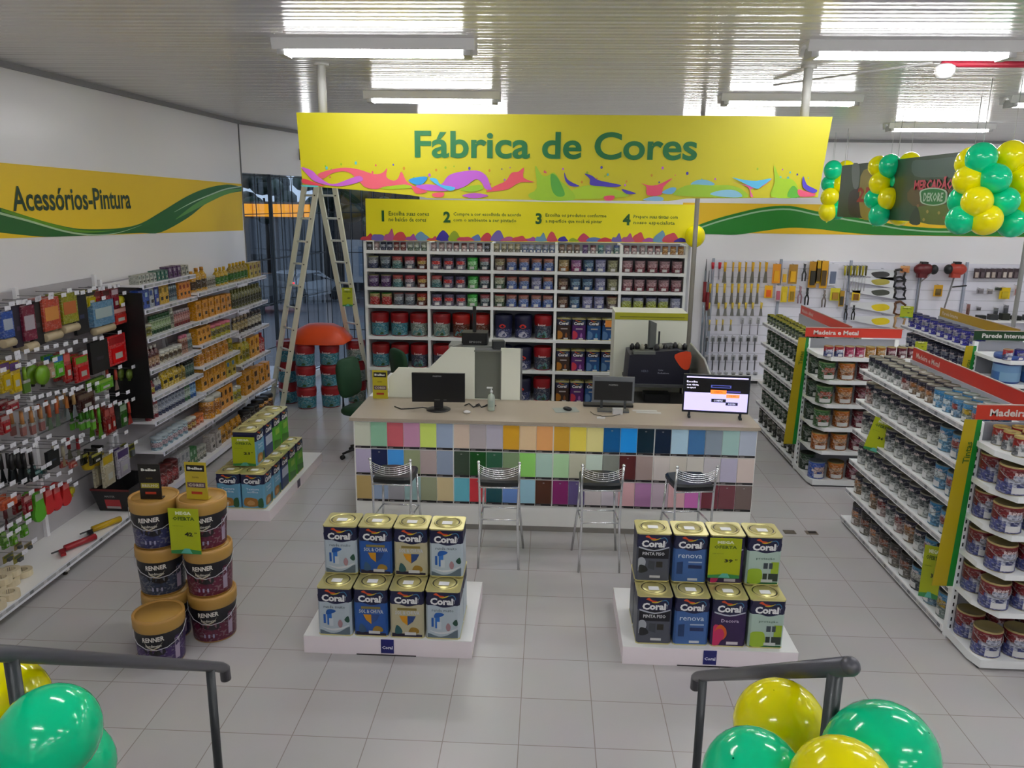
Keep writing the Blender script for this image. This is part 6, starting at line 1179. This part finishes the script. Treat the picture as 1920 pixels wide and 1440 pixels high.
def shape(kind, wd, h, c, c2):
    """Hanging article facing +x, hung from its top centre at the origin."""
    b = MB(); parts = []
    if kind == 'pack':
        b.box(0, .022, -wd / 2, wd / 2, -h, 0, PR(c, .4, .45)); k = MB(); k.box(.022, .024, -wd * .42, wd * .42, -h * .30, -h * .06, c2); k.box(.022, .034, -wd * .34, wd * .34, -h * .92, -h * .42, M(c2 if kind == 'x' else c, .25)); k.box(.034, .0345, -wd * .2, wd * .2, -h * .8, -h * .6, 'a8a8a0'); parts.append(('card_print', k))
    elif kind == 'card':
        b.box(0, .006, -wd / 2, wd / 2, -h, 0, M(c, .35)); k = MB(); k.box(.006, .007, -wd * .42, wd * .42, -h * .35, -h * .08, c2); k.box(.006, .03, -wd * .2, wd * .2, -h * .9, -h * .45, '505458'); parts.append(('tool_blister', k))
    elif kind == 'roller':
        b.box(0, .05, -wd / 2, wd / 2, -h * .72, 0, PR(c, .3, .4)); k = MB(); k.lathe([(.03, -wd * .48), (.036, -wd * .46), (.036, wd * .46), (.03, wd * .48)], 'b8a888', 14, 0, 0, 0, axis='y'); 
        k.v = [(x + .03, y, z - h * .86) for x, y, z in k.v]; parts.append(('paint_roller', k)); k = MB(); k.box(.05, .052, -wd * .4, wd * .4, -h * .5, -h * .2, c2); parts.append(('card_print', k))
    elif kind in ('brush', 'spatula'):
        hl = h * .5; b.tube([(.01, 0, 0), (.01, 0, -hl * .5), (.01, 0, -hl)], .013, M(c, .35), 8, .017); k = MB()
        if kind == 'brush': k.box(0, .022, -wd / 2, wd / 2, -h * .62, -hl, '8c8c88'); k.plate([(0, -wd / 2, -h * .62), (0, wd / 2, -h * .62), (0, wd * .45, -h), (0, -wd * .45, -h)], M(c2, .8), (.02, 0, 0)); parts.append(('bristles', k))
        else: k.plate([(.008, -wd * .15, -hl), (.008, wd * .15, -hl), (.008, wd / 2, -h), (.008, -wd / 2, -h)], M(c2, .3, .6), (.003, 0, 0)); parts.append(('blade', k))
    elif kind == 'badge':
        b.lathe([(.01, 0), (wd * .5, .004), (wd * .5, .03), (.01, .034)], M(c, .35), 20, 0, 0, -wd * .5, axis='x'); k = MB(); k.box(.0, .02, -.012, .012, -h, -wd * .9, c2); parts.append(('handle', k))
    elif kind == 'glove':
        b.blob([(-wd * .3, 0), (wd * .3, 0), (wd * .35, -h * .4), (wd * .5, -h * .8), (wd * .2, -h), (-wd * .3, -h), (-wd * .5, -h * .75), (-wd * .35, -h * .4)], M(c, .5), lambda y, z: Vector((0, y, z))); f = len(b.f) - 1; vs = [Vector(v) for v in b.v]; b = MB(); b.plate(vs, M(c, .5), (.025, 0, 0)); k = MB(); k.box(.025, .027, -wd * .3, wd * .3, -h * .25, 0, c2); parts.append(('card_print', k))
    elif kind == 'wrap':
        b.box(0, .03, -wd / 2, wd / 2, -h, 0, M(c, .5)); b.box(.03, .031, -wd * .2, wd * .2, -h * .6, -h * .5, c2)
    return b, parts
HOOK = MB(); HOOK.tube([(-.21, 0, .012), (.09, 0, .012), (.095, 0, .02)], .003, M('a8a8ac', .3, .6), 5); HOOKP = Proto(HOOK)
_t = MB(); _t.box(.092, .094, -.034, .034, .010, .044, M('c0c0c8', .4, 0, 0, 1.35)); HOOKP.part('price_tag', _t)
WH = []
def hang(kind, px, py, w_, h_, c, c2, label, hook=True):
    p, wd, h = local(px, py, w_, h_); b, parts = shape(kind, wd, h, c, c2); top = p.z + h / 2
    pr = Proto(b)
    for n, k in parts: pr.part(n, k)
    nm = {'pack': 'tool_pack', 'card': 'tool_card', 'roller': 'roller_pack', 'brush': 'paint_brush', 'spatula': 'putty_knife', 'badge': 'brush_pack', 'glove': 'glove_pack', 'wrap': 'cover_pack'}[kind]
    pr.put(nm, (-4.20, p.y, top), 0, label, nm.replace('_', ' '), 'articles hanging on the accessory hook wall')
    if kind != 'wrap' and w_ < 34: pr.put(nm, (-4.285, p.y, top), 0, 'spare behind ' + label, nm.replace('_', ' '), 'articles hanging on the accessory hook wall')
    if hook: HOOKP.put('wall_hook', (-4.23, p.y, top), 0, 'tagged wire hook for ' + label, 'hook', 'wire hooks on the accessory wall')
H = '''roller,5,618,22,70,2c4c98,a0a8b8,blue roller pack at the very edge, upper row
wrap,27,612,16,80,1c1428,403048,dark violet cover pack beside the blue roller pack
roller,46,618,24,92,701c34,a8a0a8,wine roller pack with cream roll, upper row
wrap,64,606,24,84,0c0c0e,303030,black cover pack between the wine and orange roller packs
roller,88,600,32,86,b04430,c88840,orange and red roller pack with cream roll, upper row
roller,122,588,30,78,8c8c18,b06030,lime and orange roller pack, upper row
wrap,147,590,24,74,0c0e14,28304c,black cover pack beside the lime roller pack, upper row
pack,166,560,20,30,a89c10,202020,small yellow roller pack high on the hook wall
pack,178,562,12,32,a02c28,602020,red brush card next to the small yellow pack
roller,186,595,40,64,5884a4,a0b0b0,pale blue roller pack with long cream roll
pack,196,562,14,40,901c24,401010,dark red card above the pale blue roller pack
pack,212,560,14,40,7c1c2c,b0a0a8,wine card beside the black divider, upper row
badge,223,565,12,22,b8b010,808010,small round yellow item by the black divider
pack,221,592,30,32,b83028,c89890,red label pack above the red sheet pack
pack,6,706,20,60,b89c08,5c3c70,yellow pack at the very edge, middle row
pack,24,706,20,62,c0a408,583c78,yellow pack with purple label, middle row
brush,45,712,14,50,78a020,486c18,lime brush beside the yellow packs
badge,76,705,24,42,6c9c18,181818,round lime pack with black handle
pack,92,694,12,30,b89c84,a07868,beige card between the round lime pack and blue shorts pack
pack,106,686,20,42,50a020,2c6cb0,green and blue pack, middle row
pack,122,688,14,54,a02c28,c05850,narrow red pack beside the green and blue pack
pack,150,690,26,50,b01418,5c8c20,large red pack with green label
wrap,182,668,34,60,0a0a0c,28282c,black cover pack beside the tall red pack
pack,216,655,34,56,c00c10,901014,tall bright red pack near the black divider
pack,193,720,32,22,58981c,8cb040,bright green pack below the black cover pack
spatula,216,712,8,40,a83828,a08880,red handled knife beside the bright green pack
pack,255,688,10,16,983c3c,b09898,small red tag pack on the black divider
badge,240,703,10,22,5c7028,506820,green item under the black divider
pack,6,795,18,36,901820,a09090,red pack at the very edge above the yellow tub
brush,40,795,9,46,b07840,80504c,wooden brush, first of the wooden handled row
brush,58,792,9,46,b07840,80504c,wooden brush, second of the wooden handled row
brush,75,785,9,46,b4804c,80504c,wooden brush, third of the wooden handled row
spatula,91,782,10,50,b05028,788c78,orange handled trowel, first of two
spatula,105,775,10,50,b05028,788c78,orange handled trowel, second of two
spatula,124,765,10,46,b06c30,9098a0,orange handled wide knife beside the trowels
spatula,137,758,10,50,b08c58,9098a0,tan handled wide knife beside the trowels
pack,158,752,32,34,381410,605040,dark brown brush pack under the middle row
brush,150,790,7,34,2c6c14,4c8c20,thin green brush, first of the green row
brush,161,786,7,34,2c6c14,4c8c20,thin green brush, second of the green row
brush,172,786,7,40,4c9414,5c9c20,thin lime brush, third of the green row
spatula,185,792,10,62,50981c,6cac28,lime long handled brush hanging lowest of the green row
pack,198,790,9,52,7c1410,a05048,dark red narrow pack beside the lime brush
pack,207,784,9,52,8c1c14,a05048,red narrow pack beside the dark red one
wrap,216,782,9,44,0c0c0c,303030,narrow black pack amid the red packs
pack,228,778,14,44,2c5c1c,90a890,green narrow pack with grey label
spatula,241,774,9,44,c04030,b03020,orange red scraper near the shelving
pack,20,760,22,20,8c2830,b0a0a0,red blister under the yellow packs
spatula,21,880,12,60,0c0c0e,24282c,black putty knife, first of four
spatula,34,878,12,60,0c0c0e,24282c,black putty knife, second of four
spatula,45,878,12,60,0c0c0e,24282c,black putty knife, third of four
spatula,57,870,12,66,0c0c0e,24282c,black putty knife, fourth of four
card,70,890,14,18,1c5854,88a4a4,teal card beside the black putty knives
card,80,882,10,14,1c5854,88a4a4,small teal card beside the larger teal card
wrap,95,860,22,34,101014,303848,black hook bundle beside the putty knives
spatula,117,855,6,40,a8a088,b09c78,thin steel tool with tan tip
pack,134,870,12,12,a85048,c08878,small salmon tag under the steel tool
spatula,145,842,10,42,8c1820,787868,red pliers hanging mid row
pack,177,858,22,20,202014,a09c40,black and yellow pack above the tape card
pack,200,880,22,62,b0a890,b89c08,cream card with yellow panel beside the violet card
pack,228,866,24,54,a8a4b0,402c60,white and violet card on the hook wall
card,245,845,14,24,8c8c14,282818,small lime card beside the shelving
pack,48,945,15,36,80101c,b08888,dark red glove pack, lower row
glove,70,950,24,54,50a01c,a8a8a0,bright green glove pack, lower row
glove,88,940,20,46,b41c20,c06868,red glove pack, first beside the green one
glove,103,934,18,44,b41c20,c06868,red glove pack, second beside the green one
glove,120,926,18,42,b82020,c06868,red glove pack, third beside the green one
badge,131,922,9,20,a89c10,a09810,yellow tape ring at the end of the red gloves
pack,13,942,30,18,c05430,d07048,orange tag pack at the very edge, lower row
spatula,9,972,8,44,501018,40101c,dark red scissors handle at the very edge
pack,42,994,12,24,50941c,78a850,lime card hanging low behind the tapes
pack,22,1010,10,24,5c981c,90b068,small lime card low at the edge
pack,6,1018,9,22,487c1c,90b068,green card low at the very edge
card,34,1046,20,14,8c8434,506048,olive card just above the tape rolls
card,52,1024,14,12,98844c,606048,tan card just above the tape rolls'''
for ln in H.split('\n'):
    a = ln.split(','); hang(a[0], *[float(t) for t in a[1:5]], a[5], a[6], ','.join(a[7:]))
for r, (xa, ya, xb, yb, n) in enumerate(((30, 668, 176, 640, 9), (4, 700, 60, 684, 3), (60, 752, 180, 724, 9), (0, 846, 90, 824, 5), (100, 836, 150, 822, 4), (0, 916, 130, 890, 7), (150, 832, 235, 815, 5), (20, 576, 215, 542, 9), (180, 752, 238, 740, 4), (0, 1000, 50, 972, 4))):
    for i in range(n):
        p = at(xa + (xb - xa) * i / max(1, n - 1), ya + (yb - ya) * i / max(1, n - 1), 0, -4.15); HOOKP.put('wall_hook', (-4.23, p.y, p.z), 0, 'bare tagged wire hook, %s along the %s extra hook line' % (ORD[i], ORD[r]), 'hook', 'wire hooks on the accessory wall')
# things on the deep base shelf
def tape(y, x, z, lab):
    b = MB(); R_, r_, h = .076, .042, .05; n = 20; vs = []
    for q, zz in ((R_, 0), (R_, h), (r_, h), (r_, 0)):
        for i in range(n): vs.append((q * math.cos(2 * PI * i / n), q * math.sin(2 * PI * i / n), zz))
    b.add(vs, [(j * n + i, j * n + (i + 1) % n, ((j + 1) % 4) * n + (i + 1) % n, ((j + 1) % 4) * n + i) for j in range(4) for i in range(n)], M('c0b498', .5, 0, 0, 1.3)); return b
_tp = Proto(tape(0, 0, 0, '')); _c = MB(); _c.lathe([(.0425, .001), (.0425, .049)], '4c4850', 16, caps=False); _tp.part('cardboard_core', _c)
for r in range(3):
    for i in range(5):
        y = 4.98 + i * .158 + (r % 2) * .04; x = -4.04 - r * .135
        if (r, i) in ((0, 4), (0, 3)): continue
        _tp.put('tape_roll', (x, y, .133), 0, 'cream tape roll, %s from near end, %s row on the base shelf' % (ORD[i], ('edge', 'second', 'third', 'wall side')[r]), 'tape roll', 'cream tape rolls on the base shelf')
for i, (x, y) in enumerate(((-4.2, 5.55), (-4.18, 5.42), (-4.33, 5.5))): _tp.put('tape_roll', (x, y, .186), 0, 'cream tape roll lying %s on top of the others' % ('farthest', 'in the middle', 'nearest the wall')[i], 'tape roll', 'cream tape rolls on the base shelf')
for (loc, rz, c, c2, lb) in (((-4.03, 6.22, .135), .75, '941c24', '901820', 'red caulking gun lying on the base shelf'), ((-4.02, 6.62, .135), .55, 'c09c0c', '14181c', 'yellow caulking gun with black grip lying on the base shelf')):
    e = empty('caulking_gun', loc, PI / 2 - .45, label=lb, cat='caulking gun')
    b = MB(); b.lathe([(.028, -.14), (.028, .14)], M(c, .3), 14, 0, 0, .03, axis='x'); b.build('barrel', e); b = MB(); b.plate([(-.14, 0, .015), (-.20, 0, .015), (-.24, -.10, .015), (-.20, -.11, .015), (-.16, -.03, .015)], c2, (0, 0, .022)); b.build('trigger_grip', e); b = MB(); b.tube([(-.14, 0, .03), (-.26, 0, .03)], .007, '48484c', 6); b.build('push_rod', e)
e = empty('tool_tub', (-4.15, 7.22, .133), .0, label='black mixing tub with red label on the base shelf', cat='tub')
b = MB(); v = [(sx * w_, sy * d, z) for z, w_, d in ((0, .15, .22), (.24, .19, .28), (.24, .175, .265), (.02, .135, .2)) for sx, sy in ((-1, -1), (1, -1), (1, 1), (-1, 1))]
b.add(v, [(3, 2, 1, 0)] + [(j * 4 + i, j * 4 + (i + 1) % 4, (j + 1) * 4 + (i + 1) % 4, (j + 1) * 4 + i) for j in range(3) for i in range(4)] + [(12, 13, 14, 15)], '0c0c0e'); b.build('tub_shell', e)
b = MB(); f = lambda u, z: Vector((-.15 + (u + 1) * .15 - 0, -.22 - .06 * z / .24 - .002, z)); b.add([f(-.5, .03), f(.5, .03), f(.5, .13), f(-.5, .13)], [(0, 1, 2, 3)], 'b02c30'); b.add([f(-.45, .03) - Vector((0, .001, 0)), f(.45, .03) - Vector((0, .001, 0)), f(.45, .055) - Vector((0, .001, 0)), f(-.45, .055) - Vector((0, .001, 0))], [(0, 1, 2, 3)], 'b0a8a8')
b.text('MASTER', f(-.1, .165), (1, 0, 0), (0, -.2, 1), .02, '989898', width=.1, bold=.02, res=1); b.build('tub_label', e)
b = MB(); b.box(-.19, .19, -.285, -.278, .225, .245, '601414'); b.build('tub_rim', e, label='dark red rim')
for i, y in enumerate((6.86, 6.98)):
    e = empty('spray_bottle', (-4.28, y, .75), 0, label='black topped yellow sprayer hanging over the tub, ' + ('nearer one', 'farther one')[i], cat='sprayer', group='yellow sprayers over the tub'); b = MB(); b.lathe([(.05, -.14), (.056, -.12), (.056, -.03), (.03, 0)], M('b89c08', .3), 16); b.build('bottle', e); b = MB(); b.lathe([(.026, -.005), (.022, .04)], '101010', 10); b.box(-.02, .09, -.012, .012, .03, .055, '101010'); b.build('spray_head', e); b = MB(); b.tube([(-.18, 0, -.02), (0, 0, -.02)], .004, 'a0a0a4', 5); b.build('hook', e)
# ================================================================== tool wall at the back
e = empty('tool_board', (5.2, 14.15, 0), label='white slotted tool board along the back wall', cat='tool board'); off = (-5.2, -14.15, 0)
b = MB(); b.box(2.86, 9.4, 14.15, 14.19, .05, 2.13, M('a8a8b0', .4, 0, 0, 2.0)); T(b, 'board', e, off)
for z in [.3 + .17 * k for k in range(11)]: b = MB(); b.box(2.86, 9.4, 14.147, 14.15, z, z + .006, M('8c8c94', .5, 0, 0, 1.6)); T(b, 'slot_line', e, off)
for x in (2.88, 4.05, 5.25, 6.45, 7.22, 8.4): b = MB(); b.box(x - .02, x + .02, 14.11, 14.15, 0, 2.16, M('a4acbc', .4)); T(b, 'upright', e, off)
b = MB(); b.box(7.25, 9.4, 13.75, 14.14, 1.17, 1.20, M('b4b6bc', .4, 0, 0, 2.0)); T(b, 'shelf', e, off); b = MB(); b.box(2.9, 9.4, 13.75, 14.14, .06, .10, M('b4b6bc', .4, 0, 0, 2.0)); T(b, 'base_shelf', e, off)
YT = 14.05
_wt = {}
def tool(kind, px, py, w_, h_, c, c2, label):
    p = at(px, py, 1, YT); k = (p.y / F_PX) * 1.04; w_ *= k; h_ *= k
    key = (kind, round(w_, 3), round(h_, 3), c, c2)
    if key not in _wt:
        b = MB(); pr = Proto(b); k2 = MB()
        if kind == 'driver': b.tube([(0, 0, 0), (0, 0, -h_ * .2), (0, 0, -h_ * .38)], w_ * .42, M(c, .35, 0, 0, 1.6), 8, w_ * .3); k2.tube([(0, 0, -h_ * .38), (0, 0, -h_)], w_ * .16, M(c2, .3, .3, 0, 1.4), 6); pr.part('shaft', k2)
        elif kind == 'trowel': b.tube([(0, 0, 0), (0, 0, -h_ * .45)], w_ * .3, M(c, .35, 0, 0, 1.6), 8, w_ * .22); k2.plate([(-w_ * .2, 0, -h_ * .45), (w_ * .2, 0, -h_ * .45), (w_ * .42, 0, -h_), (-w_ * .42, 0, -h_)], M(c2, .3, .4), (0, .004, 0)); pr.part('blade', k2)
        elif kind == 'blister': b.box(-w_ / 2, w_ / 2, 0, .006, -h_, 0, M(c, .35, 0, 0, 1.6)); k2.box(-w_ * .3, w_ * .3, -.02, 0, -h_ * .9, -h_ * .35, M(c2, .4, 0, 0, 1.5)); pr.part('blister', k2)
        elif kind == 'bit': b.box(-w_ / 2, w_ / 2, 0, .005, -h_ * .35, 0, M('b4b4b8')); k2.tube([(0, -.006, -h_ * .1), (0, -.006, -h_)], w_ * .14, M(c, .35, .5), 6); k2.box(-w_ * .3, w_ * .3, -.012, 0, -h_ * .3, -h_ * .1, c2); pr.part('drill_bit', k2)
        elif kind == 'pliers':
            b.tube([(-w_ * .25, 0, -h_), (-w_ * .3, 0, -h_ * .6), (0, 0, -h_ * .35), (w_ * .1, 0, 0)], w_ * .14, M(c, .4, 0, 0, 1.4), 6); b.tube([(w_ * .25, 0, -h_), (w_ * .3, 0, -h_ * .6), (0, -.006, -h_ * .35), (-w_ * .1, 0, 0)], w_ * .14, M(c, .4, 0, 0, 1.4), 6); k2.ball((0, 0, -h_ * .3), w_ * .3, .008, h_ * .1, M(c2, .3, .4), 8, 6); pr.part('pivot', k2)
        elif kind == 'saw': b.plate([(-w_ * .62, 0, -h_ * .15), (w_ * .25, 0, -h_ * .05), (w_ * .25, 0, -h_ * .95), (-w_ * .62, 0, -h_ * .42)], M('b4b6b8', .3, .2, 0, 1.6), (0, .003, 0)); k2.tube([(w_ * .22, 0, -h_ * .1), (w_ * .32, 0, -h_ * .02), (w_ * .42, 0, -h_ * .25), (w_ * .40, 0, -h_ * .6), (w_ * .44, 0, -h_ * .9), (w_ * .30, 0, -h_ * .95), (w_ * .22, 0, -h_ * .8), (w_ * .24, 0, -h_ * .4), (w_ * .22, 0, -h_ * .1)], .022, M(c, .4, 0, 0, 1.4), 6); pr.part('handle', k2); k3 = MB(); k3.blob([(-w_ * .2, -h_ * .3), (0, -h_ * .2), (w_ * .12, -h_ * .35), (w_ * .1, -h_ * .6), (-w_ * .1, -h_ * .7), (-w_ * .2, -h_ * .5)], M(c2, .4, 0, 0, 1.5), lambda x, z: Vector((x, -.002, z))); pr.part('saw_label', k3)
        k4 = MB(); k4.tube([(0, 0, .0), (0, .10, .004)], .004, 'a0a0a8', 5); pr.part('hook', k4)
        _wt[key] = pr
    nm = {'driver': 'screwdriver', 'trowel': 'chisel', 'blister': 'tool_blister_card', 'bit': 'drill_bit_card', 'pliers': 'pliers', 'saw': 'hand_saw'}[kind]
    _wt[key].put(nm, (p.x, YT, p.z + h_ / 2), 0, label, nm.replace('_', ' '), 'tools hanging on the back wall board')
for i, x in enumerate((1336, 1349)): tool('driver', x, 508, 7, 30, 'a01828', '8c8890', 'red handled screwdriver, %s from the pole, top row of the tool wall' % ORD[i])
for i, x in enumerate((1359, 1374, 1386, 1398, 1411, 1424, 1436)): tool('trowel', x, 511, 9 if i % 2 == 0 else 6, 36, 'b88c14', '787468', 'yellow handled chisel, %s after the red screwdrivers, top row' % ORD[i])
for i, x in enumerate((1331, 1344, 1358, 1372, 1384, 1396, 1408, 1420)): tool('trowel', x, 551, 8, 36, 'b09020', '78746c', 'yellow handled chisel, %s from the pole, second row' % ORD[i])
tool('blister', 1441, 547, 14, 22, 'c09010', 'c05010', 'orange and yellow blister card, second row of the tool wall')
for i, x in enumerate((1329, 1347, 1360, 1373, 1385, 1398, 1411, 1427)): tool('trowel', x, 580, 8, 24, 'b09838', '8c8c88', 'short yellow chisel, %s from the pole, third row' % ORD[i])
for i, x in enumerate((1330, 1343, 1355, 1370)): tool('trowel', x, 610, 6, 20, 'b49c48', '98948c', 'small yellow file, %s from the pole, fourth row' % ORD[i])
for i, x in enumerate((1391, 1406, 1421)): tool('bit', x, 612, 6, 30, '706c74', 'a8a8a8', 'grey file card, %s after the yellow files, fourth row' % ORD[i])
for r, y in enumerate((645, 680, 712)):
    for i, x in enumerate((1324, 1336, 1348, 1360, 1374, 1388, 1402, 1415)): tool('bit', x, y, 8, 28, '58585c', ('48484c', '808488', '303034', '68686c')[(i + r) % 4], 'drill bit card, %s from the pole, %s row of the tool wall' % (ORD[i], ('fifth', 'sixth', 'seventh')[r]))
for i, (x, y, w_, h_, c, c2) in enumerate(((1456, 513, 14, 34, 'b87818', 'c08c08'), (1471, 518, 10, 26, 'a8a098', 'b89010'), (1487, 514, 15, 34, '84601c', 'c09010'), (1524, 515, 14, 46, '8c6408', '201c10'), (1535, 510, 10, 40, 'a07c0c', '382c10'), (1545, 515, 13, 48, 'b08010', '403014'), (1562, 515, 16, 38, 'b0b0b8', '50586c'), (1470, 552, 11, 28, 'a89418', 'b8a020'), (1485, 551, 11, 28, 'b08810', '745c14'), (1459, 550, 10, 28, 'a8a0a4', '984c58'), (1566, 552, 17, 22, 'a8a020', '88641c'), (1578, 560, 9, 28, '8c6c20', '302c20'), (1605, 554, 14, 18, 'b09418', '6c480c'))):
    tool('blister', x, y, w_, h_, c, c2, '%s tool card with %s blister, %s in the mixed cards of the tool wall' % (cname(c), cname(c2), ORD[i]))
for i, (x, y, c) in enumerate(((1500, 553, '84646c'), (1513, 556, '141414'), (1545, 560, '68605c'), (1508, 511, '303034'))): tool('pliers', x, y, 10, 30, c, '90908c', '%s handled pliers, %s among the cards of the tool wall' % (cname(c), ORD[i]))
for i in range(8): tool('driver', 1583 + i * 5.6, 522, 5, 44, ('908414', '403c14')[i % 2], 'a0a0a4', '%s screwdriver, %s of the row before the saws' % (('yellow', 'dark yellow')[i % 2], ORD[i]))
for i, (x, c) in enumerate(((1586, '202024'), (1600, '181818'))): tool('pliers', x, 586, 8, 26, c, '303030', 'black clamp, %s under the yellow screwdrivers' % ORD[i])
for i, (y, c, c2, lb) in enumerate(((516, '242424', '303030', 'black handled saw, uppermost on the tool wall'), (530, '1c1c20', '8c8438', 'black handled saw under the uppermost one'), (550, '141418', '383c34', 'black handled saw with square grip'), (578, '503018', 'b8a410', 'wooden handled saw with yellow oval, upper one'), (604, 'a08058', 'b8a410', 'wooden handled saw with yellow oval, lower one'))): tool('saw', 1655, y, 92, 22 if i < 3 else 26, c, c2, lb)
tool('blister', 1697, 505, 16, 12, 'b08458', 'a06030', 'orange tag card beside the uppermost saw'); tool('blister', 1759, 545, 15, 20, 'b08418', '504014', 'yellow and black card between the two brush cutters')
for i, (px, c, tilt, lb) in enumerate(((1732, '641018', .0, 'dark red brush cutter hanging motor up on the tool wall'), (1794, 'b03c2c', .12, 'orange red brush cutter hanging motor up on the tool wall'))):
    p = at(px, 505, 1, 13.95); e = empty('brush_cutter', (p.x, 13.95, p.z), label=lb, cat='brush cutter')
    b = MB(); b.ball((0, 0, 0), .17, .09, .11, M(c, .35), 16, 10); b.box(-.10, .06, -.06, .06, -.14, -.05, M(c, .4), .02); b.build('motor_housing', e); b = MB(); b.ball((.16 if i == 0 else -.15, -.02, .0), .07, .08, .085, '181c1e', 12, 8); b.build('air_filter', e); b = MB(); b.tube([(-.04, -.03, -.12), (-.05 - tilt * .6, -.03, -.6), (-.06 - tilt * 1.2, -.03, -1.1)], .014, '747476', 8); b.build('drive_tube', e)
    b = MB(); b.tube([(-.05, -.03, -.22), (.06, -.04, -.12), (.13, -.04, -.03)] if i == 0 else [(-.05, -.03, -.3), (.18, -.04, -.27)], .012, '8c8888' if i == 0 else '141414', 8); b.build('loop_handle', e); b = MB(); b.tube([(0, 0, .08), (0, .2, .09)], .006, '909090', 5); b.build('hook', e)
    b = MB(); b.box(-.06, .05, -.05, .05, .09, .13, '141414', .01); b.build('starter_cap', e)
for i in range(9): tool('blister', 1831 + i * 10.5, 513, 9, 17, '302428', ('988c84', '504448', 'a8a098')[i % 3], 'dark accessory card, %s after the orange red cutter, top row' % ORD[i])
for i, (x, y, w_, h_, c, c2) in enumerate(((1838, 546, 12, 9, '787478', '605c60'), (1856, 547, 10, 8, '84807c', '605c60'), (1884, 550, 18, 20, 'b0980c', 'a08c10'), (1872, 542, 12, 5, '3c4438', '282c28'), (1835, 579, 8, 6, '6c6c70', '404044'), (1867, 585, 8, 14, '5c6064', '383c40'), (1886, 580, 9, 14, '585860', '383c40'), (1815, 582, 6, 22, '6c4c48', '584038'), (1906, 545, 8, 18, 'a8a0a0', '905050'))):
    tool('blister', x, y, w_, h_, c, c2, '%s small hardware card, %s below the dark accessory cards' % (cname(c), ORD[i]))
for i in range(5):
    p = at(1835 + i * 22, 612, 1, 13.95); b = MB(); b.box(-.07, .07, -.06, .06, 0, .07 + .02 * (i % 3), ('181c18', '34383c', '202418')[i % 3], .01); b.build('tool_case', None, (p.x, 13.93, 1.201), label='dark tool case, %s along the high shelf behind the blue tins' % ORD[i], cat='tool case', group='dark cases on the high shelf')
for i, (dx, h) in enumerate(((0, 1.95), (.06, 1.75))):
    b = MB(); b.tube([(0, 0, 0), (.02, .12, h)], .018, M('8c949c', .3, .5), 8); g = b.build('pole_pruner', None, (2.72 + dx, 13.92, .0), label='long grey pole tool with red grip leaning beside the pole, ' + ('taller', 'shorter')[i], cat='pole tool', group='pole tools leaning on the back wall'); b = MB(); b.tube([(.02 * .7, .12 * .7, h * .72), (.02 * .88, .12 * .88, h * .9)], .03, '80141c', 8); b.build('red_grip', g); b = MB(); b.tube([(.018, .11, h * .9), (.02, .12, h + .2)], .016, '201c20', 8, .004); b.build('blade_tip', g)
